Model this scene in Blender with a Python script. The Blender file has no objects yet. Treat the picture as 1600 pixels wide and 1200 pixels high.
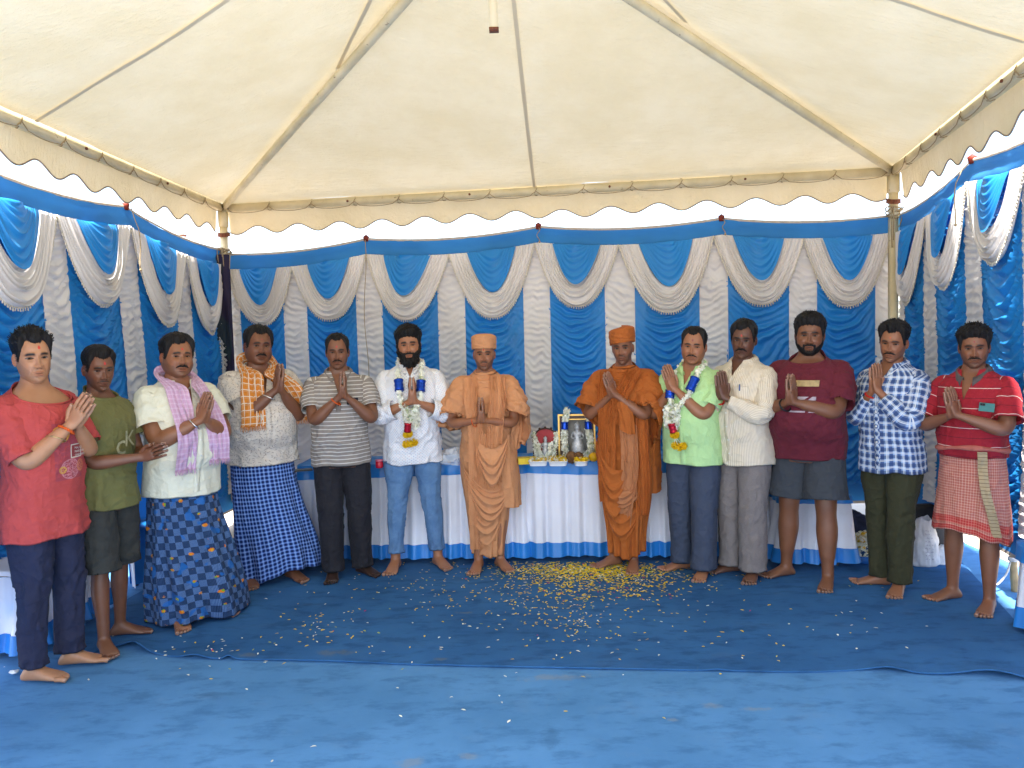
import bpy, bmesh, math, random
import numpy as np
from mathutils import Vector, Matrix
R = math.radians
rng = np.random.default_rng(7)
random.seed(7)
scene = bpy.context.scene
COL = scene.collection

# ------------------------------------------------------------------ camera
CAM_H, FPX = 1.65, 1205.0
cam_data = bpy.data.cameras.new('camera')
cam = bpy.data.objects.new('camera', cam_data)
COL.objects.link(cam)
cam_data.sensor_width = 36.0
cam_data.lens = 36.0 * FPX / 1600.0
cam_data.clip_end = 4000
cam_data.clip_start = 0.05
CAM_M = (Matrix.Translation((0, 0, CAM_H)) @ Matrix.Rotation(R(90 - 3.3), 4, 'X') @ Matrix.Rotation(R(-1.5), 4, 'Z'))
cam.matrix_world = CAM_M
scene.camera = cam

# ------------------------------------------------------------------ sky, sun, exposure
SUN_EL, SUN_AZ = 60.0, 197.0        # azimuth measured clockwise from +Y (view direction)
world = bpy.data.worlds.new('World'); scene.world = world; world.use_nodes = True
wn = world.node_tree; wn.nodes.clear()
sky = wn.nodes.new('ShaderNodeTexSky'); sky.sky_type = 'NISHITA'; sky.sun_disc = False
sky.sun_elevation = R(SUN_EL); sky.sun_rotation = R(SUN_AZ)
sky.air_density = 1.0; sky.dust_density = 1.6; sky.ozone_density = 1.0
bg = wn.nodes.new('ShaderNodeBackground'); bg.inputs['Strength'].default_value = 0.15
wo = wn.nodes.new('ShaderNodeOutputWorld')
wn.links.new(sky.outputs[0], bg.inputs[0]); wn.links.new(bg.outputs[0], wo.inputs[0])
sun_data = bpy.data.lights.new('sun', 'SUN'); sun_data.energy = 5.0; sun_data.angle = R(2.0)
sun_data.color = (1.0, 0.95, 0.88)
sun = bpy.data.objects.new('sun', sun_data); COL.objects.link(sun)
_d = Vector((math.sin(R(SUN_AZ)) * math.cos(R(SUN_EL)), math.cos(R(SUN_AZ)) * math.cos(R(SUN_EL)), math.sin(R(SUN_EL))))
sun.rotation_euler = _d.to_track_quat('Z', 'Y').to_euler(); sun.location = (0, 0, 30)
scene.view_settings.view_transform = 'Standard'; scene.view_settings.look = 'None'
scene.view_settings.exposure = 2.28; scene.view_settings.gamma = 1.0
scene.view_settings.use_curve_mapping = False
cy = scene.cycles
cy.use_denoising = True
cy.max_bounces = 10; cy.diffuse_bounces = 5; cy.transmission_bounces = 8; cy.transparent_max_bounces = 8
cy.caustics_reflective = False; cy.caustics_refractive = False
cy.sample_clamp_indirect = 6.0

# ------------------------------------------------------------------ measuring the place from the picture
def ray(px, py):
    d = Vector(((px - 800) / FPX, (600 - py) / FPX, -1.0))
    return (CAM_M.to_3x3() @ d)
def at_z(px, py, z=0.0):
    d = ray(px, py); t = (z - CAM_H) / d.z
    return Vector((d.x * t, d.y * t, z))
def at_y(px, py, y):
    d = ray(px, py); t = y / d.y
    return Vector((d.x * t, y, CAM_H + d.z * t))

# ------------------------------------------------------------------ numeric helpers
def _hash(ix, iy, iz, seed):
    n = (ix * 374761393 + iy * 668265263 + iz * 2147483647 + seed * 1274126177) & 0xFFFFFFFF
    n = ((n ^ (n >> 13)) * 1274126177) & 0xFFFFFFFF
    n = (n ^ (n >> 16)) & 0xFFFF
    return n / 65535.0 * 2 - 1
def noise(x, y=0.0, z=0.0, seed=0):
    x, y, z = np.broadcast_arrays(np.asarray(x, float), np.asarray(y, float), np.asarray(z, float))
    ix, iy, iz = np.floor(x).astype(np.int64), np.floor(y).astype(np.int64), np.floor(z).astype(np.int64)
    fx, fy, fz = x - ix, y - iy, z - iz
    fx, fy, fz = [f * f * (3 - 2 * f) for f in (fx, fy, fz)]
    def h(a, b, c): return _hash(ix + a, iy + b, iz + c, seed)
    l = lambda a, b, t: a + (b - a) * t
    return l(l(l(h(0,0,0), h(1,0,0), fx), l(h(0,1,0), h(1,1,0), fx), fy),
             l(l(h(0,0,1), h(1,0,1), fx), l(h(0,1,1), h(1,1,1), fx), fy), fz)
def fbm(x, y=0.0, z=0.0, seed=0, octv=3):
    s, a, f = 0, 1.0, 1.0
    for i in range(octv):
        s = s + a * noise(np.asarray(x) * f, np.asarray(y) * f, np.asarray(z) * f, seed + i); a *= .5; f *= 2.03
    return s
def sstep(a, b, x):
    t = np.clip((np.asarray(x, float) - a) / (b - a), 0, 1); return t * t * (3 - 2 * t)
def interp_keys(t, keys):
    """smooth (monotone-ish cubic) interpolation of key rows [(t, a, b, ...)]"""
    K = np.array(keys, float); x = K[:, 0]; Y = K[:, 1:]
    n = len(x); h = np.diff(x); d = np.diff(Y, axis=0) / h[:, None]
    m = np.zeros_like(Y); m[0] = d[0]; m[-1] = d[-1]
    for i in range(1, n - 1):
        s = d[i - 1] * d[i]
        w1, w2 = 2 * h[i] + h[i - 1], h[i] + 2 * h[i - 1]
        with np.errstate(divide='ignore', invalid='ignore'):
            m[i] = np.where(s > 0, (w1 + w2) / (w1 / d[i - 1] + w2 / d[i]), 0)
    t = np.clip(np.asarray(t, float), x[0], x[-1])
    i = np.clip(np.searchsorted(x, t, side='right') - 1, 0, n - 2)
    hh = h[i]; u = (t - x[i]) / hh; u = u[..., None]; hh = hh[..., None]
    return ((1 + 2 * u) * (1 - u) ** 2) * Y[i] + (u * (1 - u) ** 2) * hh * m[i] + (u * u * (3 - 2 * u)) * Y[i + 1] + (u * u * (u - 1)) * hh * m[i + 1]
def cr(points, n):
    """catmull-rom through points (k,d) -> (n,d), uniform parameter"""
    P = np.array(points, float); k = len(P)
    if k == 2:
        t = np.linspace(0, 1, n)[:, None]; return P[0] * (1 - t) + P[1] * t
    P2 = np.vstack([2 * P[0] - P[1], P, 2 * P[-1] - P[-2]])
    t = np.linspace(0, k - 1, n); i = np.clip(t.astype(int), 0, k - 2); u = (t - i)[:, None]
    a, b, c, d = P2[i], P2[i + 1], P2[i + 2], P2[i + 3]
    return .5 * ((2 * b) + (-a + c) * u + (2 * a - 5 * b + 4 * c - d) * u * u + (-a + 3 * b - 3 * c + d) * u ** 3)

# ------------------------------------------------------------------ mesh helpers
def make_mesh(name, V, F, UV=None, C=None, smooth=True):
    """V (n,3), F list of faces or (m,4) array with -1 in the last place for a triangle; UV per vertex (n,2); C per vertex (n,3)"""
    V = np.asarray(V, float)
    me = bpy.data.meshes.new(name)
    F = [tuple(int(q) for q in f if q >= 0) for f in (F.tolist() if hasattr(F, 'tolist') else F)]
    me.from_pydata(V.tolist(), [], F)
    if smooth: me.polygons.foreach_set('use_smooth', np.ones(len(me.polygons), bool))
    if UV is not None:
        li = np.zeros(len(me.loops), np.int32); me.loops.foreach_get('vertex_index', li)
        me.uv_layers.new(name='UVMap').data.foreach_set('uv', np.asarray(UV, np.float32)[li].ravel())
    if C is not None:
        ca = me.color_attributes.new('Col', 'FLOAT_COLOR', 'POINT')
        ca.data.foreach_set('color', np.hstack([np.asarray(C, np.float32), np.ones((len(V), 1), np.float32)]).ravel())
    me.update()
    return me
def link(name, me, mat=None, parent=None):
    o = bpy.data.objects.new(name, me); COL.objects.link(o)
    if mat is not None and me is not None: me.materials.append(mat)
    if parent is not None: o.parent = parent
    return o
def empty(name, loc=(0, 0, 0), rz=0.0):
    o = bpy.data.objects.new(name, None); COL.objects.link(o)
    o.location = loc; o.rotation_euler = (0, 0, rz); o.empty_display_size = .1
    return o
def tag(o, label=None, cat=None, group=None, kind=None):
    if label: o['label'] = label
    if cat: o['category'] = cat
    if group: o['group'] = group
    if kind: o['kind'] = kind
    return o
class Geo:
    """collects pieces of one mesh"""
    def __init__(s): s.V, s.F, s.UV, s.C, s.n = [], [], [], [], 0
    def add(s, V, F, UV=None, C=None):
        V = np.asarray(V, float).reshape(-1, 3)
        F = np.asarray(F, int); 
        if F.shape[1] == 3: F = np.hstack([F, -np.ones((len(F), 1), int)])
        s.V.append(V); s.F.append(np.where(F >= 0, F + s.n, -1)); s.n += len(V)
        s.UV.append(np.zeros((len(V), 2)) if UV is None else np.asarray(UV, float).reshape(-1, 2))
        C = np.array((1., 1., 1.)) if C is None else np.asarray(C, float)
        s.C.append(np.broadcast_to(C, (len(V), 3)) if C.ndim == 1 else C)
        return s
    def grid(s, P, closed=False, UV=None, C=None, capA=False, capB=False, flip=False):
        m, n = P.shape[:2]
        F = grid_faces(m, n, closed)
        if flip: F = F[:, ::-1]
        V = P.reshape(-1, 3); UVv = None if UV is None else UV.reshape(-1, 2); C = None if C is None else np.asarray(C, float); Cv = C if (C is None or C.ndim == 1) else C.reshape(-1, 3)
        base = s.n; s.add(V, F, UVv, Cv)
        for row, cap in ((0, capA), (m - 1, capB)):
            if cap:
                c = P[row].mean(0); idx = np.arange(n) + row * n; nx = np.roll(idx, -1)
                ci = s.n
                s.V.append(c[None]); s.UV.append(UVv[idx[:1]] if UVv is not None else np.zeros((1, 2)))
                s.C.append(np.broadcast_to(np.array((1., 1., 1.)) if Cv is None else (Cv if Cv.ndim == 1 else Cv[idx[0]]), (1, 3)))
                t = np.stack([idx + base, nx + base, np.full(n, ci), np.full(n, -1)], 1)
                if (row == 0): t = t[:, [1, 0, 2, 3]]
                s.F.append(t); s.n += 1
        return s
    def box(s, c, size, M=None, C=None):
        x, y, z = [q / 2 for q in size]
        V = np.array([(-x,-y,-z),(x,-y,-z),(x,y,-z),(-x,y,-z),(-x,-y,z),(x,-y,z),(x,y,z),(-x,y,z)])
        if M is not None: V = V @ np.array(M)[:3, :3].T
        F = [(0,3,2,1),(4,5,6,7),(0,1,5,4),(1,2,6,5),(2,3,7,6),(3,0,4,7)]
        return s.add(V + np.array(c), F, None, C)
    def bar(s, a, b, w, h=None, up=(0, 0, 1), C=None):
        """square bar from a to b"""
        h = h or w; a, b = np.array(a, float), np.array(b, float); t = b - a; L = np.linalg.norm(t); t /= L
        up = np.array(up, float); x = np.cross(t, up)
        if np.linalg.norm(x) < 1e-4: x = np.cross(t, (1, 0, 0))
        x /= np.linalg.norm(x); y = np.cross(x, t)
        return s.box((a + b) / 2, (w, L, h), np.stack([x, t, y], 1), C)
    def tube(s, pts, rad, n=8, C=None, caps=True, ref=(0.13, .2, 1), UV=False):
        P, uv = tube_grid(pts, rad, n, ref)
        return s.grid(P, True, uv if UV else None, C, caps, caps)
    def sphere(s, c, r, nu=10, nv=7, C=None, M=None):
        r = np.array(r if np.ndim(r) else (r, r, r), float)
        v = np.linspace(0.02, math.pi - .02, nv); u = np.linspace(0, 2 * math.pi, nu, endpoint=False)
        P = np.stack([np.outer(np.sin(v), np.cos(u)), np.outer(np.sin(v), np.sin(u)), np.outer(np.cos(v), np.ones(nu))], -1) * r
        if M is not None: P = P @ np.array(M)[:3, :3].T
        return s.grid(P + np.array(c), True, None, C, True, True, flip=True)
    def mesh(s, name, uv=False, col=False, smooth=True):
        V = np.vstack(s.V); F = np.vstack(s.F)
        return make_mesh(name, V, F, np.vstack(s.UV) if uv else None, np.vstack(s.C) if col else None, smooth)
    def build(s, name, mat, parent=None, uv=False, col=False, smooth=True):
        return link(name, s.mesh(name, uv, col, smooth), mat, parent)
def grid_faces(m, n, closed=False):
    i = np.arange(m - 1)[:, None]; j = np.arange(n if closed else n - 1)[None, :]
    j2 = (j + 1) % n
    a, b, c, d = i * n + j, i * n + j2, (i + 1) * n + j2, (i + 1) * n + j
    a, b, c, d = np.broadcast_arrays(a, b, c, d)
    return np.stack([a, b, c, d], -1).reshape(-1, 4)
def frames(P, ref):
    T = np.gradient(P, axis=0); T /= np.linalg.norm(T, axis=1)[:, None] + 1e-12
    ref = np.array(ref, float); ref = np.broadcast_to(ref, P.shape)
    X = ref - (ref * T).sum(1)[:, None] * T; X /= np.linalg.norm(X, axis=1)[:, None] + 1e-12
    Y = np.cross(T, X)
    return T, X, Y
def tube_grid(pts, rad, n, ref=(1, 0, 0), expo=2.0):
    """pts (m,3) dense path, rad scalar | (m,) | (m,2). returns grid (m,n,3) and uv in metres"""
    P = np.asarray(pts, float); m = len(P)
    rad = np.asarray(rad, float)
    if rad.ndim == 0: rad = np.full((m, 2), float(rad))
    elif rad.ndim == 1: rad = np.stack([rad, rad], 1)
    T, X, Y = frames(P, ref)
    a = np.linspace(0, 2 * math.pi, n, endpoint=False)
    ca, sa = np.cos(a), np.sin(a)
    if expo != 2.0:
        ca = np.sign(ca) * np.abs(ca) ** (2 / expo); sa = np.sign(sa) * np.abs(sa) ** (2 / expo)
    G = P[:, None] + X[:, None] * (rad[:, :1] * ca)[..., None] + Y[:, None] * (rad[:, 1:] * sa)[..., None]
    v = np.concatenate([[0], np.cumsum(np.linalg.norm(np.diff(P, axis=0), axis=1))])
    U = (a / (2 * math.pi))[None] * (2 * math.pi * rad.mean(1).mean()) * np.ones((m, 1))
    return G, np.stack([U, v[:, None] * np.ones((1, n))], -1)
def grid_normals(P, closed=False):
    du = (np.roll(P, -1, 1) - np.roll(P, 1, 1)) if closed else np.gradient(P, axis=1)
    dv = np.gradient(P, axis=0)
    N = np.cross(du, dv); return N / (np.linalg.norm(N, axis=-1, keepdims=True) + 1e-12)
def copy_tree(o, parent=None):
    c = o.copy(); COL.objects.link(c)
    if parent is not None: c.parent = parent
    for ch in list(o.children): copy_tree(ch, c)
    return c

# ------------------------------------------------------------------ materials
class NT:
    """small wrapper to write node graphs as expressions"""
    def __init__(s, name):
        s.m = bpy.data.materials.new(name); s.m.use_nodes = True; s.t = s.m.node_tree; s.t.nodes.clear()
        s.out = s.t.nodes.new('ShaderNodeOutputMaterial')
    def node(s, typ, **kw):
        n = s.t.nodes.new(typ)
        for k, v in kw.items(): setattr(n, k, v)
        return n
    def put(s, sock, v):
        if v is None: return
        if isinstance(v, bpy.types.NodeSocket): s.t.links.new(v, sock)
        else:
            if sock.type == 'RGBA' and len(v) == 3: v = (*v, 1)
            sock.default_value = v
    def math(s, op, a, b=None, c=None, clamp=False):
        n = s.node('ShaderNodeMath', operation=op); n.use_clamp = clamp
        s.put(n.inputs[0], a); s.put(n.inputs[1], b); s.put(n.inputs[2], c); return n.outputs[0]
    def mix(s, f, a, b, mode='MIX'):
        n = s.node('ShaderNodeMix', data_type='RGBA', blend_type=mode); n.clamp_factor = True
        s.put(n.inputs[0], f); s.put(n.inputs[6], a); s.put(n.inputs[7], b); return n.outputs[2]
    def uv(s): return s.node('ShaderNodeTexCoord').outputs['UV']
    def obj(s): return s.node('ShaderNodeTexCoord').outputs['Object']
    def pos(s): return s.node('ShaderNodeNewGeometry').outputs['Position']
    def sep(s, v):
        n = s.node('ShaderNodeSeparateXYZ'); s.put(n.inputs[0], v); return n.outputs
    def comb(s, x, y, z=0.0):
        n = s.node('ShaderNodeCombineXYZ'); s.put(n.inputs[0], x); s.put(n.inputs[1], y); s.put(n.inputs[2], z); return n.outputs[0]
    def mapping(s, v, scale=(1, 1, 1), rot=(0, 0, 0), loc=(0, 0, 0)):
        n = s.node('ShaderNodeMapping'); s.put(n.inputs[0], v); n.inputs['Scale'].default_value = scale
        n.inputs['Rotation'].default_value = rot; n.inputs['Location'].default_value = loc; return n.outputs[0]
    def noise(s, v, scale, detail=3, rough=.55, out=0):
        n = s.node('ShaderNodeTexNoise'); s.put(n.inputs['Vector'], v); n.inputs['Scale'].default_value = scale
        n.inputs['Detail'].default_value = detail; n.inputs['Roughness'].default_value = rough; return n.outputs[out]
    def voro(s, v, scale, out='Distance', rand=1.0):
        n = s.node('ShaderNodeTexVoronoi'); s.put(n.inputs['Vector'], v); n.inputs['Scale'].default_value = scale
        n.inputs['Randomness'].default_value = rand; return n.outputs[out]
    def ramp(s, v, stops):
        n = s.node('ShaderNodeValToRGB'); s.put(n.inputs[0], v)
        e = n.color_ramp.elements
        while len(e) < len(stops): e.new(.5)
        for q, (p, c) in zip(e, stops):
            q.position = p; q.color = (*c, 1) if np.ndim(c) else (c, c, c, 1)
        return n.outputs[0]
    def attr(s, name): return s.node('ShaderNodeAttribute', attribute_name=name).outputs['Color']
    def step(s, v, a, b):
        n = s.node('ShaderNodeMapRange', interpolation_type='SMOOTHSTEP'); s.put(n.inputs[0], v)
        n.inputs[1].default_value = a; n.inputs[2].default_value = b; return n.outputs[0]
    def bump(s, h, strength=.3, dist=.005):
        n = s.node('ShaderNodeBump'); n.inputs['Strength'].default_value = strength; n.inputs['Distance'].default_value = dist
        s.put(n.inputs['Height'], h); return n.outputs[0]
    def stripe(s, coord, period, width, soft=.08, off=0.0):
        """1 inside a stripe of given width (fraction of the period)"""
        f = s.math('FRACT', s.math('ADD', s.math('DIVIDE', coord, period), off))
        d = s.math('ABSOLUTE', s.math('SUBTRACT', f, .5))
        return s.math('SUBTRACT', 1.0, s.step(d, width / 2 - soft / 2, width / 2 + soft / 2))
    def shader(s, base, rough=.7, normal=None, sheen=0.0, spec=.3, trans=0.0, sss=0.0, metal=0.0, alpha=None, tcol=None, coat=0.0, sss_r=(.02, .008, .004)):
        b = s.node('ShaderNodeBsdfPrincipled')
        s.put(b.inputs['Base Color'], base); s.put(b.inputs['Roughness'], rough); s.put(b.inputs['Normal'], normal)
        b.inputs['Sheen Weight'].default_value = sheen; b.inputs['Specular IOR Level'].default_value = spec
        b.inputs['Metallic'].default_value = metal; b.inputs['Coat Weight'].default_value = coat
        if sheen: b.inputs['Sheen Roughness'].default_value = .4
        if sss:
            b.inputs['Subsurface Weight'].default_value = sss; b.inputs['Subsurface Radius'].default_value = (1, .4, .2)
            b.inputs['Subsurface Scale'].default_value = .008
        if alpha is not None: s.put(b.inputs['Alpha'], alpha)
        o = b.outputs[0]
        if trans:
            tr = s.node('ShaderNodeBsdfTranslucent'); s.put(tr.inputs[0], tcol if tcol is not None else base); s.put(tr.inputs['Normal'], normal)
            mx = s.node('ShaderNodeMixShader'); s.put(mx.inputs[0], trans)
            s.t.links.new(o, mx.inputs[1]); s.t.links.new(tr.outputs[0], mx.inputs[2]); o = mx.outputs[0]
        s.t.links.new(o, s.out.inputs[0]); return s.m
def plain(name, c, rough=.6, var=.12, scale=30, **kw):
    n = NT(name); f = n.noise(n.obj(), scale, 4)
    lo, hi = [q * (1 - var) for q in c], [min(1, q * (1 + var)) for q in c]
    return n.shader(n.ramp(f, [(.3, lo), (.7, hi)]), rough, n.bump(f, .15, .002), **kw)
# ================================================================== THE PLACE
# ---- ground outside
def sand_mat():
    n = NT('sandy ground'); p = n.pos()
    a, b = n.noise(p, .8, 5), n.noise(p, 35, 4)
    c = n.mix(n.step(a, .35, .7), (.52, .41, .30), (.66, .55, .43))
    c = n.mix(n.math('MULTIPLY', b, .35), c, (.30, .22, .15))
    return n.shader(c, .95, n.bump(b, .5, .01))
g = Geo(); xs = np.concatenate([[-1500, -300, -60], np.linspace(-14, 14, 29), [60, 300, 1500]]); ys = np.concatenate([[-1500, -300, -60], np.linspace(-12, 22, 35), [60, 300, 1500]])
X, Y = np.meshgrid(xs, ys); Z = -.03 + .012 * fbm(X * .7, Y * .7, 0, 3) * (np.hypot(X, Y) > 6)
g.grid(np.stack([X, Y, Z], -1)); tag(g.build('ground', sand_mat()), kind='structure')

# ---- carpets
def stain(n, p, spots, soft=.5):
    tot = None
    wob = n.noise(p, 13, 6, .7)
    for (x, y, rx, ry) in spots:
        s = n.sep(p)
        d = n.math('SQRT', n.math('ADD', n.math('POWER', n.math('DIVIDE', n.math('SUBTRACT', s[0], x), rx), 2.0), n.math('POWER', n.math('DIVIDE', n.math('SUBTRACT', s[1], y), ry), 2.0)))
        d = n.math('ADD', d, n.math('MULTIPLY', n.math('SUBTRACT', wob, .5), 2.6))
        m = n.math('SUBTRACT', 1.0, n.step(d, 1 - soft, 1.0))
        tot = m if tot is None else n.math('MAXIMUM', tot, m)
    return tot
def spot(px, py, rx, ry):
    q = at_z(px, py, .01); return (q.x, q.y, rx, ry)
def carpet_mat(name, lo, hi, dirt, dust, spots, dark_spots=None):
    n = NT(name); p = n.pos()
    big, mid = n.noise(p, 1.3, 5, .6), n.noise(n.mapping(p, (1, 2.2, 1)), 5, 5, .65)
    fine = n.noise(p, 420, 2)
    c = n.mix(n.step(big, .32, .68), lo, hi)
    c = n.mix(n.math('MULTIPLY', n.step(mid, .46, .70), .62), c, dirt)
    speck = n.step(n.noise(p, 26, 5, .75), .66, .80)
    c = n.mix(n.math('MULTIPLY', speck, .55), c, dust)
    scratch = n.step(n.noise(n.mapping(p, (1.2, 14, 1), (0, 0, .35)), 4, 4, .7), .68, .76)
    c = n.mix(n.math('MULTIPLY', scratch, .25), c, dirt)
    haze_ = n.math('MULTIPLY', n.step(n.noise(n.mapping(p, (1, 1.6, 1), (0, 0, .5)), 2.6, 7, .72), .52, .74), .30)
    c = n.mix(haze_, c, n.mix(.35, c, dust))
    scuff = n.math('MULTIPLY', n.step(n.noise(n.mapping(p, (3.5, 1, 1), (0, 0, .2)), 9, 5, .75), .64, .74), .35)
    c = n.mix(scuff, c, n.mix(.5, c, dust))
    c = n.mix(n.math('MULTIPLY', stain(n, p, spots, .8), .5), c, dust)
    if dark_spots: c = n.mix(n.math('MULTIPLY', stain(n, p, dark_spots, .8), .42), c, [q * .45 for q in lo])  # darker patches at the given places
    c = n.mix(n.math('MULTIPLY', fine, .35), c, [q * .6 for q in lo])
    return n.shader(c, .95, n.bump(n.math('ADD', fine, n.math('MULTIPLY', mid, .6)), .55, .004), sheen=.0, spec=.12)
M_light = carpet_mat('light blue carpet', (.082, .228, .435), (.115, .295, .545), (.048, .14, .285), (.27, .29, .27),
    [spot(870, 1056, .22, .045), spot(640, 1190, .07, .05), spot(1110, 1100, .06, .04), spot(1180, 1106, .07, .03), spot(735, 1178, .05, .03), spot(1050, 1122, .03, .02)],
    [spot(220, 1085, .13, .06), spot(330, 1082, .16, .03), spot(1520, 1155, .14, .10), spot(860, 1150, .05, .12), spot(720, 1105, .16, .025), spot(480, 1060, .12, .03), spot(40, 1010, .16, .1)])
M_dark = carpet_mat('dark blue carpet', (.031, .115, .275), (.046, .158, .355), (.017, .066, .165), (.16, .18, .17),
    [spot(525, 1020, .13, .055), spot(388, 1024, .08, .035), spot(690, 1030, .06, .03), spot(725, 958, .06, .025)],
    [spot(450, 975, .2, .06), spot(1010, 1000, .22, .04), spot(1110, 985, .3, .05), spot(620, 1000, .2, .05)])
xs, ys = np.linspace(-3.35, 3.45, 90), np.linspace(.55, 6.15, 100)
X, Y = np.meshgrid(xs, ys)
Xw = X + .04 * noise(X * 3, Y * 3, 0, 5) * 0
Yw = np.where(ys[:, None] > 6.1, Y + .05 * noise(X * 2, 0, 0, 8) - (X + 3) * .05, Y)
Z = .002 + .004 * fbm(X * 1.4, Y * 2.2, 0, 11)
g = Geo(); g.grid(np.stack([X, Yw, Z], -1)); 
tag(g.build('light_carpet', M_light), kind='structure')
FRONT = [(60, 1020), (130, 1024), (185, 1014), (240, 1024), (300, 1031), (400, 1034), (500, 1036), (800, 1045), (1100, 1051), (1250, 1053), (1360, 1050), (1450, 1056), (1520, 1057), (1600, 1066), (1680, 1075)]
fe = np.array([at_z(x, y, 0)[:2] for x, y in FRONT]); fe = cr(fe, 260)
L0, L1 = fe[0], np.array((-2.42, 6.6)); R0, R1 = fe[-1], np.array((3.25, 5.75))
back = np.linspace(L1, R1, 260)
v = np.concatenate([np.linspace(0, .06, 14), np.linspace(.075, 1, 60)])
P = fe[None] * (1 - v[:, None, None]) + back[None] * v[:, None, None]
d = v[:, None] * 2.9
z = .0085 + .003 * (1 + fbm(P[..., 0] * 1.7, P[..., 1] * 2.4, 0, 21))
for (px, h, w) in ((188, .045, .09), (300, .02, .07), (355, .022, .03), (1110, .008, .05), (1370, .02, .09), (1520, .028, .12), (700, .004, .05)):
    cx = at_z(px, 1035, 0).x
    z = z + h * np.exp(-((P[..., 0] - cx) / w) ** 2) * np.exp(-(d / .11) ** 1.5)
P = np.concatenate([P, z[..., None]], -1)
lip = P[:1].copy(); lip[..., 2] -= .006; lip[..., 1] += .004
g = Geo(); g.grid(np.concatenate([lip, P], 0)); tag(g.build('dark_carpet', M_dark), kind='structure')

# ---- petals on the carpet: a scatter nobody could count
def petal_mat():
    n = NT('flower petals'); return n.shader(n.attr('Col'), .7)
M_petal = petal_mat()
YEL, WHI = (.88, .62, .012), (.86, .86, .68)
g = Geo()
clusters = [(925, 891, 62, 7, 1300), (930, 908, 75, 15, 800), (865, 950, 55, 22, 200), (700, 920, 90, 25, 130), (500, 985, 45, 16, 60), (930, 950, 90, 40, 120),
            (840, 889, 45, 7, 280), (1010, 900, 60, 15, 90), (850, 1000, 160, 30, 50), (330, 1018, 60, 14, 40), (1150, 960, 150, 50, 36), (700, 1070, 330, 60, 24), (1290, 960, 110, 40, 22), (600, 900, 120, 25, 60)]
for (cx, cy_, sx, sy, k) in clusters:
    for i in range(k):
        px, py = cx + rng.normal() * sx, cy_ + rng.normal() * sy
        if py < 878 + (px > 1100) * 15 or py > 1195: continue
        q = at_z(px, py, .016 if py < 1045 else .009)
        a = rng.uniform(0, 6.28); L, W = rng.uniform(.006, .013), rng.uniform(.0026, .0052)
        if k < 75: L, W = L * 1.1, W * 1.15
        if k > 500: L, W = L * 1.3, W * 1.4
        c, s = math.cos(a), math.sin(a); h = rng.uniform(.000, .004); t = rng.uniform(-.003, .003)
        loc = np.array([(-L, 0, t), (-.2 * L, -W, h), (-.2 * L, W, h * .6), (L * .5, -W * .8, h), (L * .5, W * .8, h), (L, 0, 0)])
        V = np.stack([loc[:, 0] * c - loc[:, 1] * s + q.x, loc[:, 0] * s + loc[:, 1] * c + q.y, loc[:, 2] + q.z + .001], 1)
        yel = rng.random() < (.90 if k > 500 else .84 if k > 50 else .35)
        base = np.array(YEL if yel else WHI) * rng.uniform(.7, 1.1)
        if rng.random() < .03: base = np.array((.45, .02, .14))
        if rng.random() < .10: base = np.array((.34, .40, .05))
        g.add(V, [(0, 1, 2, -1), (1, 3, 4, 2), (3, 5, 4, -1)], None, base)
tag(g.build('petals', M_petal, col=True, smooth=False), 'yellow and white flower petals strewn over the blue carpet', 'petals', kind='stuff')

# ---- canopy tent
def canvas_mat():
    n = NT('cream canvas'); p = n.pos()
    a, b = n.noise(p, 2.2, 5, .6), n.noise(n.mapping(p, (1, 1, 1)), 60, 3)
    c = n.mix(n.step(a, .3, .75), (.79, .675, .43), (.86, .76, .53))
    rust = n.math('MULTIPLY', n.step(n.noise(n.mapping(p, (1, 3.5, 2), (0, .5, .6)), 3.1, 6, .75), .69, .78), n.step(n.noise(p, .9, 2), .5, .62))
    c = n.mix(n.math('MULTIPLY', rust, .8), c, (.50, .24, .08))
    dirt = n.step(n.noise(p, 14, 6, .8), .70, .80)
    c = n.mix(n.math('MULTIPLY', dirt, .35), c, (.40, .30, .17))
    crease = n.noise(n.mapping(p, (2, 6, 2), (0, 0, .8)), 3.5, 6, .7)
    return n.shader(c, .75, n.bump(n.math('ADD', crease, n.math('MULTIPLY', b, .1)), .9, .03), trans=.073, spec=.2)
def steel_mat():
    n = NT('cream painted steel'); p = n.obj(); a = n.noise(p, 22, 6, .7); b = n.noise(p, 5, 4)
    c = n.mix(n.step(b, .3, .7), (.60, .52, .32), (.72, .64, .43))
    c = n.mix(n.step(a, .62, .72), c, (.20, .12, .06))
    return n.shader(c, .5, n.bump(a, .2, .002), spec=.4)
M_canvas, M_steel = canvas_mat(), steel_mat()
M_seam = NT('doubled canvas seam'); M_seam = M_seam.shader((.72, .62, .42), .8, trans=.063)
M_bind = plain('grey binding tape', (.30, .24, .19), .8, .2)
M_rope = plain('hemp rope', (.36, .27, .15), .9, .3, 200)
M_rust = plain('rusted iron', (.16, .055, .03), .7, .4, 60)
EAVE = 2.93
cL, cR = at_z(348, 326, EAVE), at_z(1396, 268, EAVE)
pl, pr = at_z(0, 178, EAVE), at_z(1600, 106, EAVE)
fL = cL + (pl - cL).normalized() * 5.75; fR = cR + (pr - cR).normalized() * 5.75
APEX = at_y(763, -158, 3.75)
CORN = [np.array(q) for q in (cL, cR, fR, fL)]; apex = np.array(APEX)
tent = empty('canopy_tent', (0, 4, 0))
tag(tent, 'cream canvas canopy tent with scalloped valance on a steel frame', 'tent')
def T(o): o.location = (0, -4, 0); return o
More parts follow.
